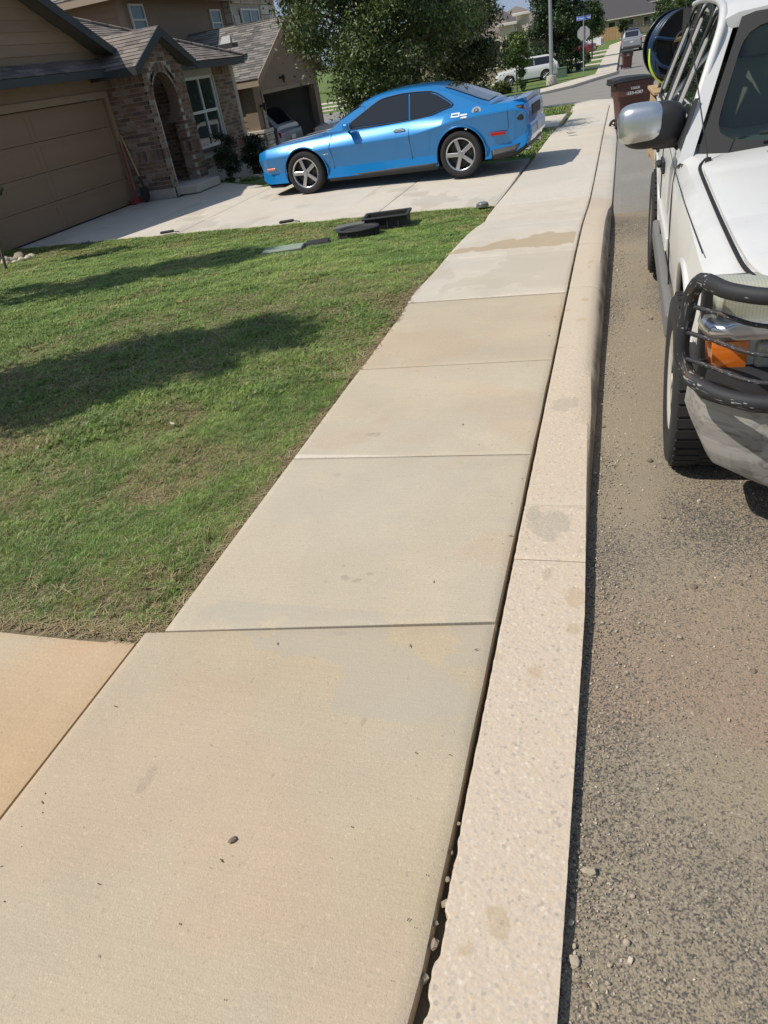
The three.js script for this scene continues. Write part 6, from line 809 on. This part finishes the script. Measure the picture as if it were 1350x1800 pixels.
// ---------------------------------------------------------------- trailer load behind the SUV: timber chest, hose reel
{
  const woodT = [0, 1, 2].map(k => new THREE.MeshStandardMaterial({ map: rep(ctex(256, 256, (u, v) => { const n = fb(u * 3, v * 40, k * 5, 4), m = vn(u * 8, v * 160, k + 3); return mix3([.36, .235, .115], [.50, .35, .19], cl(n * .8 + m * .3)); }), 1.2, 1.2), roughness: .75, side: THREE.DoubleSide }));
  let T = thing('trailer', 'flat black utility trailer hitched behind the white SUV', 'trailer', [1.08, P(-9.3), -9.3]); mesh('deck', box(-.66, .66, .46, .52, -1.1, 1.1), M(.07, .06, .05, .8), T); mesh('frame', [box(-.69, -.63, .38, .46, -1.12, 1.12), box(.63, .69, .38, .46, -1.12, 1.12), box(-.63, .63, .38, .46, 1.06, 1.12), box(-.63, .63, .38, .46, -1.12, -1.06)], plasticBlack, T); mesh('tongue', bar([0, .42, 1.1], [0, .42, 1.85], .035), plasticBlack, T); for (const s of [-1, 1]) { const w = wheel(T, s * .5, .25, -.1, .25, .17, .15, 8, M(.6, .6, .6, .4), 1); w.rotation.y = s > 0 ? Math.PI / 2 : -Math.PI / 2; }
  const y0 = P(-9.3) + .52;
  T = thing('timber_chest', 'pale timber framed chest on the trailer beside the bin', 'chest', [.80, y0, -9.2], .04); const wB = .50, hB = .985 - y0 - .045, dB = .43;
  mesh('inner_box', box(-wB + .02, wB - .02, .01, hB - .01, -dB + .02, dB - .02), M(.16, .11, .065, .8), T);
  for (const [x, z] of [[-1, -1], [1, -1], [-1, 1], [1, 1]]) mesh('corner_post', rbox(.10, hB - .03, .10, .006, x * (wB - .05), hB / 2 - .015, z * (dB - .05)), woodT[0], T);
  for (let i = 0; i < 3; i++) mesh('top_board', rbox(wB * 2 + .06, .032, .298, .006, 0, hB + .016, -dB + .145 + i * .30), woodT[i], T); mesh('rail', rbox(wB * 2 - .2, .09, .03, .006, 0, .06, dB - .015), woodT[1], T); mesh('side_board', rbox(.03, hB - .1, dB * 2 - .2, .006, -wB + .015, hB / 2, 0), woodT[2], T);
  const hook = thing('pulley_hook', 'small black ratchet hook lying on the timber chest', 'hook', [.62, y0 + hB + .035, -8.92], .3); mesh('hook_body', tube([[-.09, .012, 0], [-.02, .014, .02], [.05, .014, -.01], [.09, .02, .03], [.06, .02, .05]], .012, 24, 6), plasticBlack, hook); mesh('hook_plate', rbox(.07, .02, .04, .006, .02, .014, 0), plasticBlack, hook);
  // reel
  const hose = M(.012, .035, .075, .35), hoseD = M(.02, .03, .045, .5), R = thing('hose_reel', 'black hose reel wound with dark blue hose on the timber chest', 'hose reel', [.53, 1.325, -9.1], .3);
  const flange = (z, r) => mesh('flange', clean(new THREE.LatheGeometry([[0, -.006], [r * .93, -.006], [r * .97, .012], [r, .012], [r, -.012], [r * .96, -.018], [0, -.018]].map(p => new THREE.Vector2(...p)), 56).rotateX(Math.PI / 2)).translate(0, 0, z), M(.012, .012, .013, .28), R); flange(.17, .315); flange(-.16, .315);
  mesh('hub_drum', cyl(.15, .15, .32, 0, 0, 0, 32).rotateX(Math.PI / 2), plasticBlack, R); mesh('hub_ring', clean(new THREE.TorusGeometry(.13, .012, 8, 40)).translate(0, 0, .182), plasticBlack, R);
  for (let l = 0; l < 3; l++) for (let k = 0; k < 8 - l; k++) mesh('hose_turn', clean(new THREE.TorusGeometry(.215 + l * .034, .0185, 8, 48)).translate(rr(-.006, .006), rr(-.01, .01), -.13 + l * .018 + k * .037), l === 2 ? hose : hoseD, R);
  mesh('hose_tail', tube([[.0, -.17, .2], [-.12, -.19, .21], [-.26, -.13, .2], [-.325, 0, .15], [-.31, .1, .19], [-.2, .075, .21], [-.11, .06, .205]], .017, 60, 8), hose, R); mesh('hose_tail', tube([[-.29, -.1, .18], [-.25, -.22, .19], [-.1, -.27, .2], [.08, -.25, .19], [.2, -.21, .18]], .017, 60, 8), hoseD, R); mesh('hose_tail', tube([[-.3, -.02, .17], [-.3, -.17, .18], [-.17, -.27, .19], [0, -.3, .2]], .016, 50, 8), hose, R);
  const brass = M(.62, .42, .16, .28, { metalness: .9 }); mesh('brass_swivel', [bar([-.14, .055, .205], [-.06, .065, .205], .02, 8), bar([-.03, .085, .205], [.03, .1, .205], .02, 8), bar([.02, .1, .2], [.03, .03, .2], .018, 8)], brass, R); mesh('centre_cap', cyl(.048, .052, .03, 0, 0, 0, 24).rotateX(Math.PI / 2).translate(.035, .005, .19), M(.35, .36, .36, .3, { metalness: .6 }), R);
  for (const [x, y] of [[.1, .09], [-.075, -.03], [.08, -.1], [.15, -.05]]) mesh('bolt', clean(new THREE.SphereGeometry(.011, 12, 8)).translate(x, y, .192), chromeMat, R); { const sh = new THREE.Shape([[-.035, .055], [.04, .05], [.06, -.03], [-.03, -.06]].map(p => new THREE.Vector2(...p))); sh.holes.push(new THREE.Path([[-.012, .03], [.022, .028], [.032, -.015], [-.006, -.03]].map(p => new THREE.Vector2(...p)))); mesh('handle_plate', clean(new THREE.ExtrudeGeometry(sh, { depth: .008, bevelEnabled: false })).translate(.16, .21, .185), M(.62, .58, .42, .5), R); }
  mesh('stand', [bar([-.16, -.37, -.1], [0, 0, -.17], .016), bar([.16, -.37, -.1], [0, 0, -.17], .016), bar([.2, -.37, .12], [.02, 0, .14], .016), bar([-.05, -.37, .12], [.02, 0, .14], .016)], plasticBlack, R);
  T = thing('strap', 'bright lime green strap hanging round the hose reel', 'strap', [.53, 1.325, -9.1], .3); { const pts = [[-.335, .02, .1], [-.335, -.12, .12], [-.28, -.24, .15], [-.19, -.315, .19]]; const cv = new THREE.CatmullRomCurve3(pts.map(p => V(...p))), N = 24, pos = [], idx = []; for (let i = 0; i <= N; i++) { const p = cv.getPoint(i / N), w = mix(.012, .04, i / N); pos.push(p.x, p.y, p.z + w, p.x - .004, p.y - .004, p.z - w); } for (let i = 0; i < N; i++) { const a = i * 2; idx.push(a, a + 1, a + 2, a + 1, a + 3, a + 2); } mesh('webbing', geoFrom(pos, idx), M(.50, .72, .03, .6), T); mesh('strap_end', rbox(.05, .02, .08, .006, -.185, -.32, .19), M(.42, .62, .03, .6), T); }
}
// ---------------------------------------------------------------- street lamp, stop sign, posts
{
  const steel = new THREE.MeshStandardMaterial({ map: rep(noiseT([.30, .31, .32], [.42, .43, .44], 20, 101), 1, 1), roughness: .5, metalness: .35, side: THREE.DoubleSide });
  let T = thing('street_lamp', 'tall grey steel street lamp on a round concrete base', 'street lamp', [-4.2, -1.27, -52]); mesh('base', [cyl(.30, .33, .5, 0, .22, 0, 24)], concFar, T); mesh('pole', [cyl(.055, .125, 8.6, 0, 4.75, 0, 16), cyl(.16, .18, .06, 0, .5, 0, 16)], steel, T); mesh('arm', tube([[0, 8.9, 0], [.3, 9.2, 0], [1.2, 9.3, 0], [2.2, 9.3, 0]], .045, 30, 8), steel, T); mesh('lamp_head', rbox(.7, .14, .28, .05, 2.4, 9.28, 0), steel, T);
  T = thing('stop_sign', 'stop sign seen from behind with blue street name plate on top', 'sign', [-2.46, -1.27, -55.2]); mesh('post', [cyl(.032, .034, 3.0, 0, 1.5, 0, 10)], steel, T); { const sh = new THREE.Shape(); for (let i = 0; i < 8; i++) { const a = (i + .5) / 8 * 6.2832; sh[i ? 'lineTo' : 'moveTo'](Math.cos(a) * .40, Math.sin(a) * .40); } const g = new THREE.ExtrudeGeometry(sh, { depth: .004, bevelEnabled: false }); const o = mesh('octagon', clean(g), M(.42, .42, .41, .55, { metalness: .2 }), T); o.position.set(0, 2.33, -.046); const g2 = new THREE.ShapeGeometry(sh); const o2 = mesh('octagon_face', clean(g2), M(.45, .02, .02, .5), T); o2.position.set(0, 2.33, -.052); }
  const bt = textTex(512, 128, x => { x.fillStyle = '#2350b8'; x.fillRect(0, 0, 512, 128); x.strokeStyle = '#d8e0f0'; x.lineWidth = 6; x.strokeRect(4, 4, 504, 120); x.fillStyle = '#eef2fa'; x.font = 'bold 76px sans-serif'; x.textAlign = 'center'; x.fillText('Trikona Place', 256, 90); });
  const nm = grp('name_plate', T, [0, 3.13, 0], -.1); nm.scale.setScalar(.88); mesh('plate', box(-.48, .48, -.12, .12, -.006, .006), M(.03, .09, .42, .5), nm); const pf = new THREE.PlaneGeometry(.95, .23); mesh('plate_print', pf.translate(0, 0, .008), new THREE.MeshStandardMaterial({ map: bt, roughness: .5 }), nm); const pn2 = mesh('cross_plate', box(-.006, .006, -.1, .1, -.42, .42), M(.03, .12, .22, .5), T); pn2.position.y = 3.36; mesh('bracket', cyl(.02, .02, .5, 0, 3.2, 0, 8), steel, T);
  T = thing('white_post', 'short white post on the lawn beyond the street lamp', 'post', [-3.3, -1.24, -64]); mesh('post', rbox(.11, 1.05, .11, .02, 0, .5, 0), M(.72, .71, .68, .6), T); mesh('cap', rbox(.14, .03, .14, .01, 0, 1.03, 0), M(.72, .71, .68, .6), T);
  T = thing('lawn_planter', 'dark round planter standing on the far lawn by the drive strip', 'planter', [-3.15, -1.24, -62.4]); mesh('pot', clean(new THREE.LatheGeometry([[0, 0], [.16, 0], [.24, .3], [.25, .46], [.21, .46], [.2, .3], [0, .28]].map(p => new THREE.Vector2(...p)), 20)), plasticBlack, T); mesh('soil', cyl(.2, .2, .02, 0, .42, 0, 20), soilMat, T);
  T = thing('transformer_box', 'low green utility cabinet on the far corner lawn', 'utility box', [-3.95, -1.26, -57.5], .1); mesh('cabinet', rbox(.62, .55, .5, .03, 0, .28, 0), M(.10, .16, .11, .6), T); mesh('lid', rbox(.66, .05, .54, .015, 0, .57, 0), M(.12, .18, .13, .6), T);
}
// ---------------------------------------------------------------- cars further off
const silver = paint(.42, .43, .45, { metalness: .6 }), carWhite = paint(.74, .74, .73), maroon = paint(.16, .02, .03), navy = paint(.03, .05, .09), suv = { L: 4.75, W: 1.88, wb: 2.76, belt: 1.06, hood: 1.0, deck: 1.06, roof: 1.68, ws: .95, rf: .2, rr: -1.75, bl: -2.25, qw: .22, r: .36, tail: 1.15, plate: .8 }, sedan = { L: 4.75, W: 1.82, wb: 2.75, belt: .95, hood: .88, deck: 1.0, roof: 1.44, ws: .95, rf: .15, rr: -.95, bl: -1.65, r: .325, qw: .45 };
{ const T = simpleCar('crossover', 'white crossover parked on the drive across the side street', { ...suv, pos: [-6.45, -1.33, -58.6], turn: Math.PI + .22, paint: carWhite, bump: carWhite, sp: 10 }); T.scale.setScalar(.90); }
simpleCar('crossover', 'silver crossover standing inside the open neighbour garage', { ...suv, pos: [-12.1, -.78, -23.3], turn: Math.PI, paint: silver });
simpleCar('sedan', 'white sedan on the neighbour drive behind the oak branches', { ...sedan, pos: [-6.95, -.70, -24.7], turn: Math.PI, paint: carWhite, marker: amberLamp });
simpleCar('crossover', 'silver crossover parked on the far street seen from behind', { ...suv, pos: [.62, P(-86), -86], turn: Math.PI / 2, paint: silver, bump: M(.06, .06, .06, .6) });
simpleCar('sedan', 'dark blue car parked beyond the silver crossover', { ...sedan, pos: [.9, P(-104), -104], turn: Math.PI / 2, paint: navy, roof: 1.6 });
simpleCar('sedan', 'maroon car on the far drive beside the white pickup', { ...sedan, pos: [-5.2, -1.25, -88.5], turn: Math.PI - .25, paint: maroon });
{ const T = thing('pickup_truck', 'white pickup truck on the far drive with tall bed', 'pickup', [-5.1, -1.25, -96.5], Math.PI - .12); const w = carWhite; mesh('bed', [box(-2.8, -.75, .62, 1.25, .86, .93), box(-2.8, -.75, .62, 1.25, -.93, -.86), box(-2.8, -2.72, .62, 1.25, -.86, .86), box(-2.8, -.75, .55, .64, -.93, .93)], w, T); const sec = (y) => [[0, .5], [.9, .5], [.94, .8], [.92, y], [0, y + .03]]; mesh('front_body', toCreasedNormals(loft([[2.75, sec(1.0)], [2.6, sec(1.12)], [1.2, sec(1.22)], [-.72, sec(1.25)]], 16), .6), w, T); const gs = y => [[0, 1.2], [.9, 1.2], [.9 - (y - 1.2) * .3, y - .03], [0, y]]; mesh('cab', toCreasedNormals(loft([[1.15, gs(1.27)], [.5, gs(1.82)], [-.55, gs(1.85)], [-.72, gs(1.6)]], 14), .6), w, T); for (const s of [1, -1]) { mesh('side_window', sidePatch([[.85, 1.28], [.42, 1.74], [-.5, 1.76], [-.55, 1.28]], (x, y) => .9 - (y - 1.2) * .3 + .006, .01, s), carGlass, T); for (const x of [1.8, -1.75]) { wheel(T, x, .4, s * .84, .4, .26, .24, 6, alloyMat, s); mesh('arch', clean(new THREE.TorusGeometry(.46, .05, 8, 24, Math.PI)).translate(x, .4, s * .9), blackTrim, T); } mesh('tail_lamp', rbox(.06, .3, .12, .02, -2.8, 1.0, s * .86), redLamp, T); } mesh('bumper', rbox(.2, .18, 1.8, .04, -2.9, .55, 0), chromeMat, T); }
// ---------------------------------------------------------------- houses further off
const roofGrey = shGrey[1], roofDark = new THREE.MeshStandardMaterial({ map: rep(noiseT([.055, .052, .055], [.085, .08, .08], 30, 110), .5, .5), roughness: .97, side: THREE.DoubleSide }), roofBrown = new THREE.MeshStandardMaterial({ map: rep(noiseT([.155, .125, .108], [.215, .178, .155], 30, 111), .5, .5), roughness: .97, side: THREE.DoubleSide }), wallTan = stuccoT([.42, .34, .24], 112), wallCream = stuccoT([.62, .54, .42], 113), wallGrey = stuccoT([.36, .33, .29], 114);
function hipRoof(parent, x0, x1, z0, z1, y, h, mat, ov = .35, trim = trimWhite) { const a = x0 - ov, b = x1 + ov, c = z0 + ov, d = z1 - ov, w = Math.min(b - a, c - d) / 2, al = (b - a) > (c - d); const R1 = al ? [a + w, y + h, (c + d) / 2] : [(a + b) / 2, y + h, c - w], R2 = al ? [b - w, y + h, (c + d) / 2] : [(a + b) / 2, y + h, d + w], A = [a, y, c], B = [b, y, c], C = [b, y, d], D = [a, y, d]; const g = grp('roof', parent); if (al) { mesh('roof_plane', roofSlab([A, B, R2, R1], .06), mat, g); mesh('roof_plane', roofSlab([B, C, R2], .06), mat, g); mesh('roof_plane', roofSlab([C, D, R1, R2], .06), mat, g); mesh('roof_plane', roofSlab([D, A, R1], .06), mat, g); } else { mesh('roof_plane', roofSlab([A, B, R1], .06), mat, g); mesh('roof_plane', roofSlab([B, C, R2, R1], .06), mat, g); mesh('roof_plane', roofSlab([C, D, R2], .06), mat, g); mesh('roof_plane', roofSlab([D, A, R1, R2], .06), mat, g); } mesh('fascia', [box(a, b, y - .14, y - .01, c - .03, c), box(a, b, y - .14, y - .01, d, d + .03), box(a, a + .03, y - .14, y - .01, d + .03, c - .03), box(b - .03, b, y - .14, y - .01, d + .03, c - .03)], trim, g); return g; }
function winZ(parent, x0, x1, y0, y1, z) { const w = grp('window', parent); mesh('frame', [box(x0, x1, y0, y0 + .07, z, z + .05), box(x0, x1, y1 - .07, y1, z, z + .05), box(x0, x0 + .07, y0 + .07, y1 - .07, z, z + .05), box(x1 - .07, x1, y0 + .07, y1 - .07, z, z + .05)], trimWhite, w); mesh('pane', box(x0 + .07, x1 - .07, y0 + .07, y1 - .07, z + .01, z + .02), paneMat, w); }
{ let H = thing('tan_house', 'tan house with large brown hip roof and two white capped piers', 'house'); mesh('wall', box(-20, -7.6, -1.5, 1.55, -78, -66), wallTan, H); hipRoof(H, -20, -7.6, -66, -78, 1.55, 4.4, roofBrown); mesh('garage_block', box(-7.6, -5.6, -1.5, 1.3, -74, -67.5), wallTan, H);
  const pr = hipRoof(H, -7.7, -5.5, -67.2, -74, 1.3, 1.0, roofDark, .25); for (const [x, y, z, w] of [[-8.35, 2.25, -64.6, .55], [-7.3, 2.75, -65.4, .42]]) { const p = grp('entry_pier', H, [x, 0, z]); mesh('shaft', box(-w, w, -1.5, y, -w, w), wallCream, p); mesh('corner_trim', box(w - .1, w + .02, -1.5, y, w - .1, w + .02), trimWhite, p); mesh('cap', rbox(w * 2 + .5, .18, w * 2 + .5, .03, 0, y + .09, 0), trimWhite, p); } winX(H, -5.59, -.3, .9, -72.6, -71.2, paneMat); mesh('entry_door', box(-6.9, -6.1, -1.4, .6, -67.49, -67.42), M(.05, .03, .025, .6), H); winZ(H, -11, -9.4, -.4, .9, -65.99); for (const [x, z] of [[-11, -70], [-9.4, -71.5]]) mesh('roof_vent', cyl(.08, .1, .5, x, 4.6, z, 10), trimWhite, H);
  H = thing('grey_roof_house', 'low house with wide dark grey hip roof behind the timber fence', 'house'); mesh('wall', box(-14, 6, -1.4, 1.35, -150, -138), wallTan, H); hipRoof(H, -14, 6, -138, -150, 1.35, 3.0, roofDark, .5); for (const x of [-5, -2.5, .2, 2.6]) winZ(H, x, x + 1.1, -.2, 1.0, -137.99);
  H = thing('brown_roof_house', 'low brown roofed house behind the tall conical tree', 'house'); mesh('wall', box(-22, -6.4, -1.4, 1.2, -128, -112), wallTan, H); hipRoof(H, -22, -6.4, -112, -128, 1.2, 3.6, roofBrown, .5); winZ(H, -9.5, -8.2, -.4, .9, -111.99); winX(H, -6.39, -.4, .9, -118, -116, paneMat);
  H = thing('dark_gable_house', 'two storey grey house with dark solar roof on the rise', 'house'); mesh('wall', box(2.0, 16, -1.4, 2.9, -172, -158), wallGrey, H); hipRoof(H, 2.0, 16, -158, -172, 2.9, 3.6, roofDark, .6); mesh('wing', box(5.4, 12, -1.4, 1.4, -158, -152), wallGrey, H); hipRoof(H, 5.4, 12, -152, -158, 1.4, 1.4, roofDark, .4); winZ(H, 3.0, 4.2, 1.2, 2.3, -157.99); winZ(H, 6.6, 7.8, -.4, .8, -151.99); winZ(H, 9, 10.2, -.4, .8, -151.99); mesh('solar_panels', roofSlab([[3.2, 3.35, -157.6], [8.2, 3.35, -157.6], [8.2, 5.6, -162.0], [5.6, 5.6, -162.0]], .1), MP(.012, .014, .03, .15), H);
  H = thing('cream_house', 'tall cream stone and stucco house on the far side of the street', 'house'); mesh('wall', box(4.0, 22, -1.4, 5.6, -124, -108), wallCream, H); hipRoof(H, 4.0, 22, -108, -124, 5.6, 3, roofDark, .5); mesh('stone_bay', box(4.4, 6.2, -1.4, 4.6, -108, -107.4), stoneMats[2], H); for (const [a, b] of [[4.0, 4.35], [6.25, 6.6]]) mesh('pilaster', box(a, b, -1.4, 5.4, -107.998, -107.7), trimWhite, H); for (const [x, y] of [[7.4, 1.9], [9.6, 1.9], [7.4, -.6], [9.6, -.6], [12, 1.9], [14, 1.9]]) winZ(H, x, x + 1.2, y, y + 1.5, -107.99);
  // timber fences
  const wf = [[.42, .27, .14], [.48, .32, .17], [.36, .23, .12]].map((c, i) => new THREE.MeshStandardMaterial({ map: rep(noiseT(c.map(x => x * .85), c.map(x => x * 1.15), 8, 120 + i), 1, .3), roughness: .85, side: THREE.DoubleSide })), wg = [[.15, .135, .12], [.18, .165, .145], [.12, .11, .10]].map((c, i) => new THREE.MeshStandardMaterial({ map: rep(noiseT(c.map(x => x * .85), c.map(x => x * 1.15), 8, 124 + i), 1, .3), roughness: .9, side: THREE.DoubleSide }));
  let F = thing('timber_fence', 'new orange brown timber fence panel before the grey roofed house', 'fence'); for (let i = 0; i < 20; i++) { const x = -3.35 + i * .142; mesh('board', box(x, x + .132, -1.3, .42 + .02 * (i % 2), -127.0 + rr(-.008, .008), -126.97), wf[i % 3], F); } mesh('rail', box(-3.35, -.52, -.9, -.8, -127.06, -127.01), wf[0], F); mesh('rail', box(-3.35, -.52, .1, .2, -127.06, -127.01), wf[0], F);
  F = thing('timber_fence', 'long weathered grey timber fence running up the rise', 'fence'); for (let i = 0; i < 90; i++) { const t = i / 90, x = mix(-.45, 14, t), z = mix(-127, -150, t); mesh('board', box(-.07, .07, -1.35, .35 + .25 * t + .02 * (i % 3), -.012, .012).rotateY(1.0).translate(x, 0, z), wg[i % 3], F); } mesh('rail', bar([-.45, -.1, -127.05], [14, .1, -150.05], .05, 4), wg[0], F);
}
scene.traverse(o => { if (o.isMesh) { o.castShadow = true; o.receiveShadow = true; } });
renderer.render(scene, camera);
